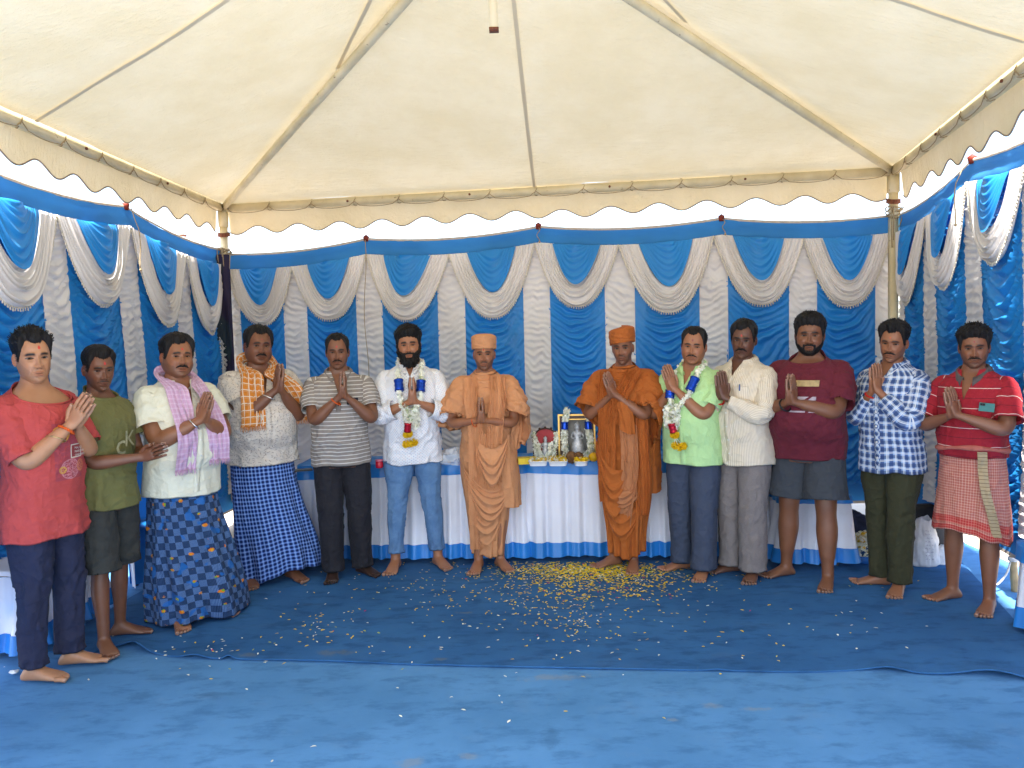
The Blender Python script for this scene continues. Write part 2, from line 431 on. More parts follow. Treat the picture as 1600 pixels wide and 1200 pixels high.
for k in range(4):
    A, B = CORN[k], CORN[(k + 1) % 4]
    mid = (A + B) / 2; outw = mid - apex; outw[2] = 0; outw /= np.linalg.norm(outw)
    m, n_ = 34, 46
    s, t = np.linspace(0, 1, n_)[None], np.linspace(0, .995, m)[:, None]
    e = A * (1 - s[..., None]) + B * s[..., None]
    e = e + np.array((0, 0, .045))
    P = e * (1 - t[..., None]) + (apex + (0, 0, .05)) * t[..., None]
    sag = -.055 * np.sin(np.pi * t) * np.sin(np.pi * s) + .008 * fbm(P[..., 0] * 1.3, P[..., 1] * 1.3, k, 31)
    P[..., 2] += sag * np.sin(np.pi * np.clip(s, 0, 1)) ** .5
    g = Geo(); g.grid(P); roof = T(g.build('roof_panel', M_canvas, tent))
    # doubled seams down the panel, each given by two points seen in the picture
    nrm_ = np.cross(B - A, apex - A)
    for (pa, pb) in {0: [((835, 292), (797, -60))], 3: [((50, 192), (430, -75)), ((527, 105), (640, -140))], 1: [((1600, 62), (1330, -40)), ((1072, 32), (985, -70))], 2: []}[k]:
        ends = []
        for px in (pa, pb):
            d_ = np.array(ray(*px)); o_ = np.array((0, 0, CAM_H)); q_ = o_ + d_ * (((A + (0, 0, .045) - o_) @ nrm_) / (d_ @ nrm_)); ends.append(q_)
        tt = np.linspace(0, 1, 50)[:, None]; C_ = ends[0] * (1 - tt) + ends[1] * tt; al = ends[1] - ends[0]; ac = np.cross(al, nrm_); ac /= np.linalg.norm(ac)
        Q = C_[:, None] + ac * np.array([-.013, .013])[None, :, None] * (1 + .15 * noise(tt * 7, 0, 0, k))[..., None]
        # ride just under the sagging cloth
        M3 = np.stack([B - A, apex - A], 1); st = np.linalg.lstsq(M3, (Q.reshape(-1, 3) - A - (0, 0, .045)).T, rcond=None)[0].T
        t_ = np.clip(st[:, 1], 0, 1); s_ = np.clip(st[:, 0] / np.maximum(1 - t_, .02) , 0, 1)
        sg = (-.055 * np.sin(np.pi * t_) * np.sin(np.pi * s_) + .008 * fbm(Q.reshape(-1, 3)[:, 0] * 1.3, Q.reshape(-1, 3)[:, 1] * 1.3, k, 31)) * np.sin(np.pi * s_) ** .5
        Q = Q + np.array((0, 0, 1.)) * (sg - .010).reshape(-1, 2)[..., None]
        g = Geo(); g.grid(Q); T(g.build('seam', M_seam, tent))
    # valance
    Ln = np.linalg.norm(B - A); nn = 260
    s = np.linspace(0.004, .996, nn); wv = Ln * s / .405
    dep = .235 + .036 * np.sin(2 * np.pi * wv + .5 * noise(s * 6, 0, 0, 60 + k)) + .012 * noise(s * 9, 0, 0, 40 + k)
    rows = np.linspace(0, 1, 8)
    e = (A[None] * (1 - s[:, None]) + B[None] * s[:, None]) + np.array((0, 0, .046))
    P = e[None] + outw * (.045 * np.minimum(rows * 7, 1)[:, None, None] + .03 * rows[:, None, None] + .012 * (noise(s * 14, 0, 0, 50 + k)[None] * rows[:, None])[..., None])
    P[..., 2] -= rows[:, None] * dep[None]
    g = Geo(); g.grid(P); va = T(g.build('valance', M_canvas, tent))
    g = Geo(); g.tube(P[-1], .0055, 5); ed = g.build('edge_binding', M_bind, va)
    # eave beam, with lacing rope
    dirn = (B - A) / Ln
    g = Geo(); g.bar(A + dirn * .03, B - dirn * .03, .055, .062)
    bm_ = T(g.build('eave_beam', M_steel, tent))
    g = Geo(); nt = int(Ln / .40); pts = []
    inn = -outw
    for i in range(nt * 8 + 1):
        u = i / (nt * 8); ph = (u * nt) % 1
        c0 = A + dirn * (.05 + u * (Ln - .1))
        pts.append(c0 + inn * .033 + np.array((0, 0, -.034 - .022 * math.sin(math.pi * ph) + .03 * (ph < .06))))
    g.tube(pts, .0032, 5)
    for i in range(1, nt):
        c0 = A + dirn * (.05 + i / nt * (Ln - .1))
        a_ = np.linspace(0, 2 * np.pi, 13)
        g.tube(c0 + inn * (np.cos(a_) * .034)[:, None] + np.array((0, 0, 1.)) * (np.sin(a_) * .038)[:, None] + dirn * (.012 * np.sin(a_ * 2))[:, None], .0035, 5, caps=False)
    g.build('lacing_rope', M_rope, bm_)
    for i in [Ln * (j / 5) + .05 * (j % 2) for j in range(1, 5)] + [.06, Ln - .06]:
        c0 = A + dirn * i; g = Geo(); g.tube([c0 + inn * .027, c0 + inn * .037], .010, 8); g.build('bolt', M_rust, bm_)
    # hip rafter and post
    g = Geo(); g.tube(cr([A + (0, 0, .0), apex - (0, 0, .03)], 12), .030, 12)
    T(g.build('hip_rafter', M_steel, tent))
    g = Geo(); g.bar((A[0], A[1], -.02), (A[0], A[1], EAVE + .01), .058, .058, up=(0, 1, 0)); po = T(g.build('post', M_steel, tent))
    g = Geo(); g.bar((A[0], A[1], EAVE - .17), (A[0], A[1], EAVE - .01), .072, .072, up=(0, 1, 0)); g.build('post_socket', M_steel, po)
    g = Geo(); a_ = np.linspace(0, 2 * np.pi, 24)
    for q in (0, .012, .024): g.tube(np.stack([A[0] + .05 * np.cos(a_), A[1] + .05 * np.sin(a_), EAVE - .25 + q + .012 * np.sin(a_)], 1), .007, 6, caps=False)
    g.build('tie_wire', M_rust, po)
g = Geo(); kb = at_y(769, 45, 3.75); g.bar((apex[0], apex[1], apex[2]), (apex[0] + .01, apex[1], kb.z), .042, .042, up=(0, 1, 0)); T(g.build('king_post', M_steel, tent))
g = Geo(); g.bar((apex[0] + .01, apex[1], kb.z), (apex[0] + .01, apex[1], kb.z - .012), .046, .046, up=(0, 1, 0)); T(g.build('post_cap', M_rust, tent))

# ---- gathered curtain walls
def satin(name, c, rough=.42, trans=.10, sheen=.05):
    n = NT(name); p = n.obj(); a = n.noise(p, 1.7, 3); b = n.noise(p, 260, 2); d = n.noise(p, 11, 5, .7)
    cc = n.mix(n.step(a, .3, .7), [q * .9 for q in c], [min(1, q * 1.08) for q in c])
    cc = n.mix(n.math('MULTIPLY', n.step(d, .58, .8), .16), cc, [q * .55 + .03 for q in c])
    return n.shader(cc, rough, n.bump(n.math('ADD', b, n.math('MULTIPLY', d, .8)), .25, .003), sheen=sheen, spec=.42, trans=trans)
M_blue = satin('blue satin', (.017, .250, .660))
M_bluemat = satin('blue cotton band', (.030, .22, .56), .8, .12, .0)
M_white = satin('off white satin', (.75, .725, .71))
M_beige = plain('beige binding', (.50, .44, .37), .85, .15)
M_tassel = plain('cream tassel fringe', (.66, .62, .53), .8, .2, 80)
M_clip = plain('red iron clip', (.20, .028, .015), .55, .35, 60)

def curtain(name, label, A, B, peaks, supports, zbot, seed, inward, swag_h=.56):
    """A,B: ends of the wall (x,y); peaks: distances along it where the swags meet; supports: [(s, ztop)]"""
    A, B = np.array(A, float), np.array(B, float); Ln = np.linalg.norm(B - A); t = (B - A) / Ln; nrm = np.array(inward, float)
    root = empty(name, (*((A + B) / 2), 0)); tag(root, label, 'curtain')
    org = np.array((*((A + B) / 2), 0))
    sup = np.array(supports)
    def top(s):
        s = np.asarray(s, float); i = np.clip(np.searchsorted(sup[:, 0], s, side='right') - 1, 0, len(sup) - 2)
        u = (s - sup[i, 0]) / (sup[i + 1, 0] - sup[i, 0]); w = sup[i + 1, 0] - sup[i, 0]
        return sup[i, 1] * (1 - u) + sup[i + 1, 1] * u - .045 * w / 1.4 * 4 * u * (1 - u)
    def W(s, drop, d):
        s, drop, d = np.broadcast_arrays(np.asarray(s, float), np.asarray(drop, float), np.asarray(d, float))
        bil = .03 * noise(s * .8, drop * .7, 0, seed + 3) * np.clip(drop, 0, 1)
        q = A + t * s[..., None] + nrm * (d + bil)[..., None]
        return np.concatenate([q, (top(s) - drop)[..., None]], -1) - org
    BAND = .145
    # plain backing added behind the gathers to stop light leaking between the panels
    S, V_ = np.meshgrid(np.linspace(0, Ln, int(Ln / .12)), np.linspace(0, 1, 14)); g = Geo(); g.grid(W(S, .02 + (zbot - .06) * V_, -.030 + .006 * fbm(S * 2, V_ * 4, 0, seed + 60))); g.build('lining', M_bluemat, root)
    # top band and binding
    s = np.linspace(0, Ln, int(Ln / .03)); dr = np.linspace(.012, BAND + .02, 8)
    S, D = np.meshgrid(s, dr)
    g = Geo(); g.grid(W(S, D, .03 + .007 * fbm(S * 5, D * 14, 0, seed) + .004 * np.sin(D * 60))); g.build('top_band', M_bluemat, root)
    g = Geo(); dr2 = np.array([-.006, .003, .016]); S, D = np.meshgrid(s, dr2)
    g.grid(W(S, D, np.array([.03, .04, .036])[:, None] + .003 * noise(S * 12, 0, 0, seed + 9))); g.build('binding', M_beige, root)
    # lower band
    bot = lambda s: zbot + .02 * noise(s * 1.3, 0, 0, seed + 5)
    s = np.linspace(0, Ln, int(Ln / .04)); S, V_ = np.meshgrid(s, np.linspace(0, 1, 7)); D = bot(S) - .16 * (1 - V_)
    g = Geo(); g.grid(W(S, D, .012 + .012 * fbm(S * 4, V_ * 1.5, 0, seed + 6))); g.build('lower_band', M_bluemat, root)
    S, V_ = np.meshgrid(s, np.linspace(0, 1, 3)); g = Geo(); g.grid(W(S, bot(S) - .004 + .022 * V_, .014 + .012 * fbm(S * 4, 1.5, 0, seed + 6))); g.build('lower_binding', M_beige, root)
    for i in range(len(peaks) - 1):
        a, b = peaks[i], peaks[i + 1]; w = b - a; sd = seed * 31 + i * 7
        lo, hi = max(0.0, a), min(Ln, b)
        # blue gathered panel
        def ruched(sa, sb, nu, nv, sagA, freq, amp, mat, nm, ss, dd):
            u, dr = np.meshgrid(np.linspace(0, 1, nu), np.linspace(0, 1, nv)); S = sa + (sb - sa) * u
            Dm = BAND + (bot(S) - .15 - BAND) * dr
            c = 4 * u * (1 - u)
            warp = .05 * fbm(u * 1.6 + 3, Dm * 2.2, ss * .37, ss) + .02 * fbm(u * 4, Dm * 5, 0, ss + 2)
            lop = (u - .5) * .06 * noise(Dm * 1.7, 0, 0, ss + 8)
            ph = (Dm - sagA * c + warp + lop) * freq
            ph = ph + .8 * noise(Dm * 4, u * .7, 0, ss + 4)
            f = np.abs(np.sin(ph * np.pi)) ; f = 1 - f ** 1.3
            k = np.floor(ph); kr = .65 + .5 * (_hash(k.astype(np.int64), 0 * k.astype(np.int64), 0 * k.astype(np.int64), ss))
            fine = np.sin((ph * 2.3 + fbm(u * 3, Dm * 3, 0, ss + 5)) * np.pi) * .25 + .35 * fbm(ph * 1.5, u * 2.5, 0, ss + 6, 2)
            env = .22 + .78 * np.sqrt(np.clip(c, 0, 1))
            d = dd + amp * env * (.45 * f + .75 * f * kr + .5 * fine)
            
            gg = Geo(); gg.grid(W(S, Dm, d)); return gg.build(nm, mat, root)
        if hi - lo > .2:
            lo2, hi2 = max(lo, a + .13 * w), min(hi, b - .13 * w)
            if hi2 > lo2 + .05: ruched(lo2, hi2, 32, 150, .20 + .05 * rng.random(), 14.0, .050, M_blue, 'blue_panel', sd, .002)
        for (x0, x1) in ([(a - .16 * w, a + .165 * w)] if i else [(max(0, a), a + .165 * w)]) + ([(b - .165 * w, min(Ln, b + .1 * w))] if i == len(peaks) - 2 else []):
            x0, x1 = max(0, x0), min(Ln, x1)
            if x1 - x0 > .03: ruched(x0, x1, 16, 150, .045, 17.0, .024, M_white, 'white_panel', sd + 500 + int(x0 * 10), .020)
        # swag: family of U curves
        tt = np.linspace(0, 1, 44); ww = np.linspace(0, 1, 46)
        sh = swag_h * rng.uniform(.90, 1.08); lean = rng.uniform(-.05, .05)
        xo, yo = tt, np.clip(1 - np.abs(2 * tt - 1) ** 2.3, 0, 1) * sh
        xi, yi = .235 + .53 * tt, np.clip(1 - np.abs(2 * tt - 1) ** 2.0, 0, 1) * sh * .60
        Wt, Tt = np.meshgrid(ww, tt, indexing='ij')
        xx = xi * (1 - Wt) + xo * Wt + lean * np.sin(np.pi * Tt); yy = yi * (1 - Wt) + yo * Wt
        yy = yy + .016 * noise(Wt * 6, Tt * 2, 0, sd + 21) * np.sin(np.pi * Tt)
        ph = Wt * 6.5 + .5 * noise(Wt * 5, Tt * 1.5, 0, sd + 22)
        f = 1 - np.abs(np.sin(ph * np.pi)) ** 1.2
        amp = .012 + .030 * np.sin(np.pi * Tt)
        d = .055 + amp * f + .03 * np.sin(np.pi * Tt) * np.sin(np.pi * np.clip(Wt, 0, 1)) + .006 * noise(Wt * 14, Tt * 5, 0, sd + 23)
        s_ = np.clip(a + w * xx, 0, Ln)
        g = Geo(); P = W(s_, BAND + yy, d); g.grid(P)
        sw = g.build('swag', M_white, root)
        # blue insert
        Wt, Tt = np.meshgrid(np.linspace(0, 1, 30), np.linspace(0, 1, 34), indexing='ij')
        x0_ = .40 + .20 * Tt; xx = x0_ * (1 - Wt) + (.215 + .57 * Tt) * Wt + lean * np.sin(np.pi * Tt)
        yy = np.clip(1 - np.abs(2 * Tt - 1) ** 2.0, 0, 1) * sh * .63 * Wt
        ph = Wt * 6.0 + .5 * noise(Wt * 4, Tt * 1.5, 0, sd + 25); f = 1 - np.abs(np.sin(ph * np.pi)) ** 1.2
        d = .098 + (.004 + .014 * np.sin(np.pi * Tt)) * f + .012 * np.sin(np.pi * Tt) - .03 * (1 - np.sin(np.pi * np.clip(Tt, 0, 1)) ** .4)
        g = Geo(); g.grid(W(np.clip(a + w * xx, 0, Ln), BAND + yy + .002, d)); g.build('blue_insert', M_blue, sw)
        # tassel fringe along the outer edge
        oc = P[-1]; seg = np.concatenate([[0], np.cumsum(np.linalg.norm(np.diff(oc, axis=0), axis=1))]); nT = int(seg[-1] / .021)
        q = np.stack([np.interp(np.linspace(0, seg[-1], nT), seg, oc[:, j]) for j in range(3)], 1)
        g = Geo(); g.tube(oc + np.append(nrm, 0) * .006, .005, 5)
        for p_ in q:
            p_ = p_ + np.append(nrm, 0) * .008; hgt = rng.uniform(.018, .027)
            g.tube([p_, p_ - np.array((0, 0, hgt * .5)), p_ - np.array((rng.normal() * .002, 0, hgt))], np.array([.002, .0052, .0045]), 4)
        tag(g.build('tassel_fringe', M_tassel, sw), kind='stuff')
    return root, W, Ln, top, org

nb = np.array(((cR - cL).normalized().y, -(cR - cL).normalized().x))     # toward the camera
A = np.array((cL.x - .07, cL.y + .012)) - nb * .10; B = np.array((cR.x + .07, cR.y - .012)) - nb * .10
def along(px, A, B):
    """distance along the wall A->B of picture column px (near the swag tops)"""
    d = ray(px, 400); d = np.array((d.x, d.y)); t = B - A
    k = np.linalg.solve(np.array([[d[0], -t[0]], [d[1], -t[1]]]), A); return k[1] * np.linalg.norm(t)
LB = np.linalg.norm(B - A)
pk = [.05] + [along(x, A, B) for x in (459.6, 575.7, 703.9, 837, 966.9, 1113.7, 1253)] + [LB - .07]
sp = [(-.05, 2.53)] + [(along(575, A, B), 2.605), (along(843, A, B), 2.64), (along(1127, A, B), 2.635), (LB + .05, 2.60)]
wall_b, Wb, LnB, topB, orgB = curtain('curtain_wall', 'blue and white gathered curtain with swags across the back, behind the long tables', A, B, pk, sp, 2.36, 1, nb)
# left wall
A2 = np.array((cL.x - .06, cL.y + .02)); B2 = np.array(at_y(-60, 300, 3.9)[:2]); B2[0] = -2.97
tl = (A2 - B2) / np.linalg.norm(A2 - B2); nl = np.array((tl[1], -tl[0])); nl = nl if nl[0] > 0 else -nl
LL = np.linalg.norm(B2 - A2); dl = (A2 - B2)
B3 = A2 - tl * 6.6
pkl = [0.02, .74, 1.54, 2.36, 3.16, 3.96, 4.76, 5.56, 6.36]
wall_l, Wl, LnL, topL, orgL = curtain('curtain_wall', 'blue and white gathered curtain along the left side, behind the man in the coral shirt', A2, B3, pkl, [(-.05, 2.56), (1.56, 2.70), (3.1, 2.70), (4.2, 3.35), (6.7, 3.35)], 2.42, 2, nl, .60)  # out-of-view end lengthened and raised to keep the sun out
# right wall
A4 = np.array((cR.x + .07, cR.y - .02)); d4 = np.array((-.125, -1.0)); d4 /= np.linalg.norm(d4); B4 = A4 + d4 * 5.8
nr = np.array((-1, .125)); nr /= np.linalg.norm(nr)
wall_r, Wr, LnR, topR, orgR = curtain('curtain_wall', 'blue and white gathered curtain along the right side, behind the man in the red striped polo', A4, B4, [0.03, .60, 1.27, 1.97, 2.67, 3.37, 4.07, 4.77, 5.47], [(-.05, 2.58), (1.27, 2.74), (2.6, 2.74), (4.5, 2.72), (5.9, 2.72)], 2.40, 3, nr, .56)
# unseen sheet added between the left curtain and front post to block the sun
u_, v_ = np.meshgrid(np.linspace(0, 1, 40), np.linspace(0, 1, 20)); x_ = -2.835 + .02 * fbm(u_ * 9, v_ * 2, 0, 88); y_ = 1.42 + 2.6 * u_
g = Geo(); g.grid(np.stack([x_, y_, 2.90 - 2.68 * v_], -1) - orgL); g.build('sun_block_sheet', M_bluemat, wall_l)
# iron clips on the top edge with a cord
def clip(root, W, s, nm='clip', cord=.5, mat=M_clip):
    c = W(np.array(s), np.array(.0), np.array(.035)); g = Geo()
    g.tube([c + (0, 0, -.03), c + (0, 0, .0), c + (0, 0, .012), c + (0, 0, .02)], np.array([.020, .026, .030, .022]), 8)
    g.tube([c + (0, 0, .018), c + (0, 0, .03)], np.array([.014, .010]), 6)
    o = g.build(nm, mat, root)
    g = Geo(); n_ = 12; pts = np.array([W(np.array(s + .008 + .012 * math.sin(i * .7)), np.array(.02 + cord * i / n_), np.array(.085 + .05 * min(1, i / 4))) for i in range(n_ + 1)])
    g.tube(pts, .0035, 5); g.sphere(pts[-1], .010, 6, 5); g.build('cord', M_rope, o)
for px, c in ((575, 1.25), (843, .13), (1127, .13)): clip(wall_b, Wb, along(px, A, B), cord=c)
clip(wall_l, Wl, 1.55, cord=.45); clip(wall_l, Wl, 3.1, cord=.4); clip(wall_r, Wr, 1.27, cord=.40); clip(wall_r, Wr, 2.6, cord=.3)

# navy cloth hanging in the two corners
def drape(label, p0, p1, ztop, zbot, mat):
    root = empty('corner_drape', ((p0[0] + p1[0]) / 2, (p0[1] + p1[1]) / 2, 0)); tag(root, label, 'drape')
    u, v = np.meshgrid(np.linspace(0, 1, 30), np.linspace(0, 1, 40)); a, b = np.array(p0), np.array(p1)
    t = (b - a); nrm_ = np.array((t[1], -t[0])) / np.linalg.norm(t)
    d = .03 * np.sin(u * 9 + 1.5 * noise(v * 2, u, 0, 77)) * (.3 + .7 * v) + .02 * fbm(u * 3, v * 4, 0, 78)
    q = a + t * u[..., None] + nrm_ * d[..., None]
    P = np.concatenate([q, (ztop + (zbot - ztop) * v)[..., None]], -1) - np.array(root.location)
    g = Geo(); g.grid(P); g.build('cloth', mat, root)
    S = P[-3:].copy(); S[:, :, 2] -= np.linspace(.0, .02, 3)[:, None]; S[:, :, 1] -= .004
    g = Geo(); g.grid(S); g.build('hem', M_beige, root)
def navy_mat():
    n = NT('dark navy cloth'); p = n.obj(); s = n.sep(p); a = n.noise(p, 2.5, 2)
    c = n.mix(n.step(n.noise(n.mapping(p, (3, 3, 1)), 2.0, 0), .56, .6), (.016, .013, .045), (.010, .045, .045))
    return n.shader(n.mix(a, c, (.02, .014, .05)), .7, sheen=.3)
M_navy = navy_mat()
drape('dark navy cloth hanging beside the left corner post', (cL.x - .10, cL.y - .12), (cL.x + .06, cL.y - .05), 2.50, .22, M_navy)
drape('dark navy cloth hanging beside the right corner post', (cR.x + .045, cR.y - .09), (cR.x + .185, cR.y - .13), 2.50, .20, M_navy)
# rope knots at the corner posts
def knot(label, c, seed):
    root = empty('rope_knot', c); tag(root, label, 'rope'); r2 = np.random.default_rng(seed); g = Geo()
    for i in range(5):
        a_ = np.linspace(0, 2 * np.pi, 22); rr = .045 + .008 * i * .5
        g.tube(np.stack([rr * np.cos(a_), rr * np.sin(a_), -.03 + .014 * i + .02 * np.sin(a_ + i)], 1), .0055, 5, caps=False)
    g.build('coil', M_rope, root); g = Geo()
    for i in range(5):
        a0 = r2.uniform(-2.6, -.4); e = np.array((math.cos(a0), math.sin(a0)))
        z0 = r2.uniform(-.3, -.06); pts = cr([(e[0] * .04, e[1] * .04, 0), (e[0] * .10, e[1] * .10, .03), (e[0] * .09, e[1] * .09, z0 * .5), (e[0] * .06, e[1] * .06, z0)], 14)
        g.tube(pts, .0045, 5)
    g.build('loose_end', M_rope, root)
knot('rope tied round the left corner post above the navy cloth', (cL.x, cL.y, 2.52), 1)
knot('rope tied round the right corner post above the navy cloth', (cR.x, cR.y, 2.60), 2)
# pole outside the left gap
po = empty('marquee_pole', at_y(283, 370, 8.6)); po.location.z = -.03; tag(po, 'pale painted pole outside, seen in the gap above the left curtain', 'pole')
g = Geo(); g.tube([(0, 0, 0), (0, 0, 1.5), (0, 0, 3.35)], .035, 10); g.build('pole', plain('pale pink paint', (.72, .60, .58), .5), po)
g = Geo(); a_ = np.linspace(0, 2 * np.pi, 16); g.tube(np.stack([.05 * np.cos(a_), .05 * np.sin(a_), 2.92 + .0 * a_], 1), .012, 6, caps=False); g.tube([(0, 0, 2.75), (-.07, -.02, 2.85), (-.06, 0, 2.95)], .010, 6); g.build('clamp', M_rust, po)

# ---- dressed tables
M_tblue = satin('blue satin tablecloth', (.020, .205, .600), .36, .05, .05)
M_twhite = satin('white satin skirt', (.80, .80, .87), .40, .10, .05)
M_wood = plain('plywood board', (.36, .25, .14), .7, .25, 14)
M_iron = plain('grey painted iron', (.10, .10, .11), .5, .2)
def table(label, cx, cy_, L, Dp, H, rz, seed, top_mat=None, drop=.095, hemH=.105, gap=.035, group=None):
    root = empty('dressed_table', (cx, cy_, .012), rz); tag(root, label, 'table', group)
    g = Geo(); g.box((0, 0, H - .02), (L - .02, Dp - .02, .022)); g.build('tabletop', M_wood, root)
    for sx in (-1, 1):
        for sy in (-1, 1):
            g = Geo(); g.bar((sx * (L / 2 - .08), sy * (Dp / 2 - .06), 0), (sx * (L / 2 - .08), sy * (Dp / 2 - .06), H - .03), .028, up=(0, 1, 0)); g.build('leg', M_iron, root)
    # perimeter path with rounded corners, starting at the back left, counter-clockwise
    rc = .04; pts = []
    for (x, y, a0) in ((-1, -1, 180), (1, -1, 270), (1, 1, 0), (-1, 1, 90)):
        for a_ in np.linspace(a0, a0 + 90, 7): pts.append((x * (L / 2 - rc) + rc * math.cos(R(a_)), y * (Dp / 2 - rc) + rc * math.sin(R(a_))))
    pts = np.array(pts + [pts[0]]); seg = np.concatenate([[0], np.cumsum(np.linalg.norm(np.diff(pts, axis=0), axis=1))]); per = seg[-1]
    n_ = int(per / .0125); s = np.linspace(0, per, n_, endpoint=False)
    q = np.stack([np.interp(s, seg, pts[:, j]) for j in (0, 1)], 1)
    tg = np.roll(q, -1, 0) - np.roll(q, 1, 0); tg /= np.linalg.norm(tg, axis=1)[:, None]; nm = np.stack([tg[:, 1], -tg[:, 0]], 1)
    k = 2 * np.pi / per
    ph = s / .125 * 2 * np.pi + 2.2 * noise(s * 2.6, 0, 0, seed) + 1.2 * noise(s * 6, 0, 0, seed + 1)
    fold = (np.sin(ph) + .45 * np.sin(2.1 * ph + 1) + .5 * noise(s * 14, 0, 0, seed + 2))
    big = noise(s * 1.6, 0, 0, seed + 3)
    def sheet(z0, z1, m, base, lift=0.0, a0=.3):
        v = np.linspace(0, 1, m)[:, None]; z = z0 + (z1 - z0) * v; f = (H - z) / H
        amp = .003 + .020 * f ** .8
        d = base + amp * fold[None] * (1 + .3 * noise(s[None] * 3, f * 3, 0, seed + 6)) + .05 * f * f * (1 + .6 * big[None]) 
        P = np.concatenate([q[None] + nm[None] * d[..., None], np.broadcast_to(z + lift * big[None] * v, d.shape)[..., None]], -1); return P
    g = Geo(); g.grid(sheet(H - .03, gap + hemH - .004, 20, .004), True); g.build('skirt', M_twhite, root)
    P = sheet(gap + hemH, gap, 7, .009); P[..., 2] += (.008 * noise(s * 2.2, 0, 0, seed + 12))[None] * np.linspace(0, 1, 7)[:, None]
    g = Geo(); g.grid(P, True); g.build('hem_band', M_tblue, root)
    # cloth on top with its drop
    v = np.linspace(0, 1, 7)[:, None]
    dr = drop * (1 + .10 * noise(s * 2.1, 0, 0, seed + 14))
    d = .010 + .010 * v + .006 * v * fold[None] + .004 * noise(s[None] * 9, v * 3, 0, seed + 15)
    P = np.concatenate([q[None] + nm[None] * d[..., None], (H - dr[None] * v + .002)[..., None]], -1)
    rings = [np.concatenate([q * f, np.full((n_, 1), H + .004) + (.003 * noise(q[:, 0] * 8, q[:, 1] * 8, 0, seed + 16))[:, None]], 1) for f in (.02, .3, .6, .85, .96)]
    g = Geo(); g.grid(np.concatenate([np.array(rings), P], 0), True, capA=True); g.build('top_cloth', top_mat or M_tblue, root)
    return root
table('long blue and white skirted table at the left, behind the man in white shirt', -.757, 5.895, 1.72, .40, .735, R(-1.5), 5)
table('long blue and white skirted table at the right, holding the altar pictures', .985, 5.795, 1.76, .40, .735, R(-4.5), 6)
table('low blue and white skirted stool behind the barefoot man in maroon shirt', 2.10, 5.50, .47, .45, .50, R(-6), 7, drop=.05)
table('low skirted table with white top at the left edge by the coral shirted man', -2.93, 4.45, .62, .75, .47, R(-4), 8, top_mat=M_twhite, drop=.02)
table('white and blue skirted table cut off by the right edge of the picture', 3.0, 3.82, .60, .62, .47, R(-5), 9)
# ================================================================== PEOPLE: body, head, hair, garments
def skin_mat():
    n = NT('skin'); c = n.attr('Col'); p = n.obj()
    a, b = n.noise(p, 18, 4), n.noise(p, 240, 3)
    c2 = n.mix(n.math('MULTIPLY', n.step(a, .4, .75), .22), c, n.mix(1.0, c, (.75, .55, .5), 'MULTIPLY'))
    return n.shader(c2, n.math('ADD', .36, n.math('MULTIPLY', b, .2)), n.bump(b, .2, .0015), spec=.5, sss=.08)
M_skin = skin_mat()
def hair_mat(name, c):
    n = NT(name); p = n.obj(); f = n.noise(n.mapping(p, (1, 1, .35)), 190, 3)
    return n.shader(n.mix(f, [q * .5 for q in c], [q * 1.5 for q in c]), .62, n.bump(f, .6, .003), spec=.22)
M_hair = hair_mat('black hair', (.008, .0065, .006))
M_hairgrey = hair_mat('greying hair', (.035, .032, .03))
_n = NT('eyeball'); M_eye = _n.shader(_n.attr('Col'), .5, spec=.2)

def unit(v): v = np.array(v, float); return v / np.linalg.norm(v)
def rotz(a): c, s = math.cos(a), math.sin(a); return np.array([(c, -s, 0), (s, c, 0), (0, 0, 1)])
def roty(a): c, s = math.cos(a), math.sin(a); return np.array([(c, 0, s), (0, 1, 0), (-s, 0, c)])
def rotx(a): c, s = math.cos(a), math.sin(a); return np.array([(1, 0, 0), (0, c, -s), (0, s, c)])

def torso_keys(f, chest=1.0):
    return [(.70, .176 + .03 * f, .120 + .03 * f, .004), (.80, .172 + .035 * f, .120 + .035 * f, .004), (.90, .166 + .045 * f, .119 + .050 * f, .004 - .012 * f), (1.00, .152 + .066 * f, .110 + .090 * f, -.005 - .048 * f),
            (1.10, .152 + .066 * f, .110 + .092 * f, -.008 - .052 * f), (1.20, .164 + .050 * f, .118 + .062 * f, -.008 - .03 * f),
            (1.29, (.180 + .035 * f) * chest, .121 + .035 * f, -.004 - .01 * f), (1.36, (.176 + .03 * f) * chest, .100 + .02 * f, .006),
            (1.405, .136 + .02 * f, .077 + .015 * f, .012), (1.437, .090 + .012 * f, .063 + .010 * f, .014), (1.47, .062 + .010 * f, .060 + .010 * f, .010), (1.56, .057 + .008 * f, .058 + .006 * f, .000)]
def sect(p, z):
    z = np.asarray(z, float); k = interp_keys(z, p['tk']); return k[..., 0], k[..., 1], k[..., 2]
def surf(p, x, z, off=.02, back=False):
    """point on the torso surface (front or back) at side position x, height z"""
    rx, ry, yo = sect(p, np.asarray(z, float)); rx, ry = rx + off, ry + off
    q = np.clip(1 - np.abs(x / rx) ** 2.3, 0.0, 1) ** (1 / 2.3)
    return np.array((x, float(yo + (ry * q if back else -ry * q)), float(z)))

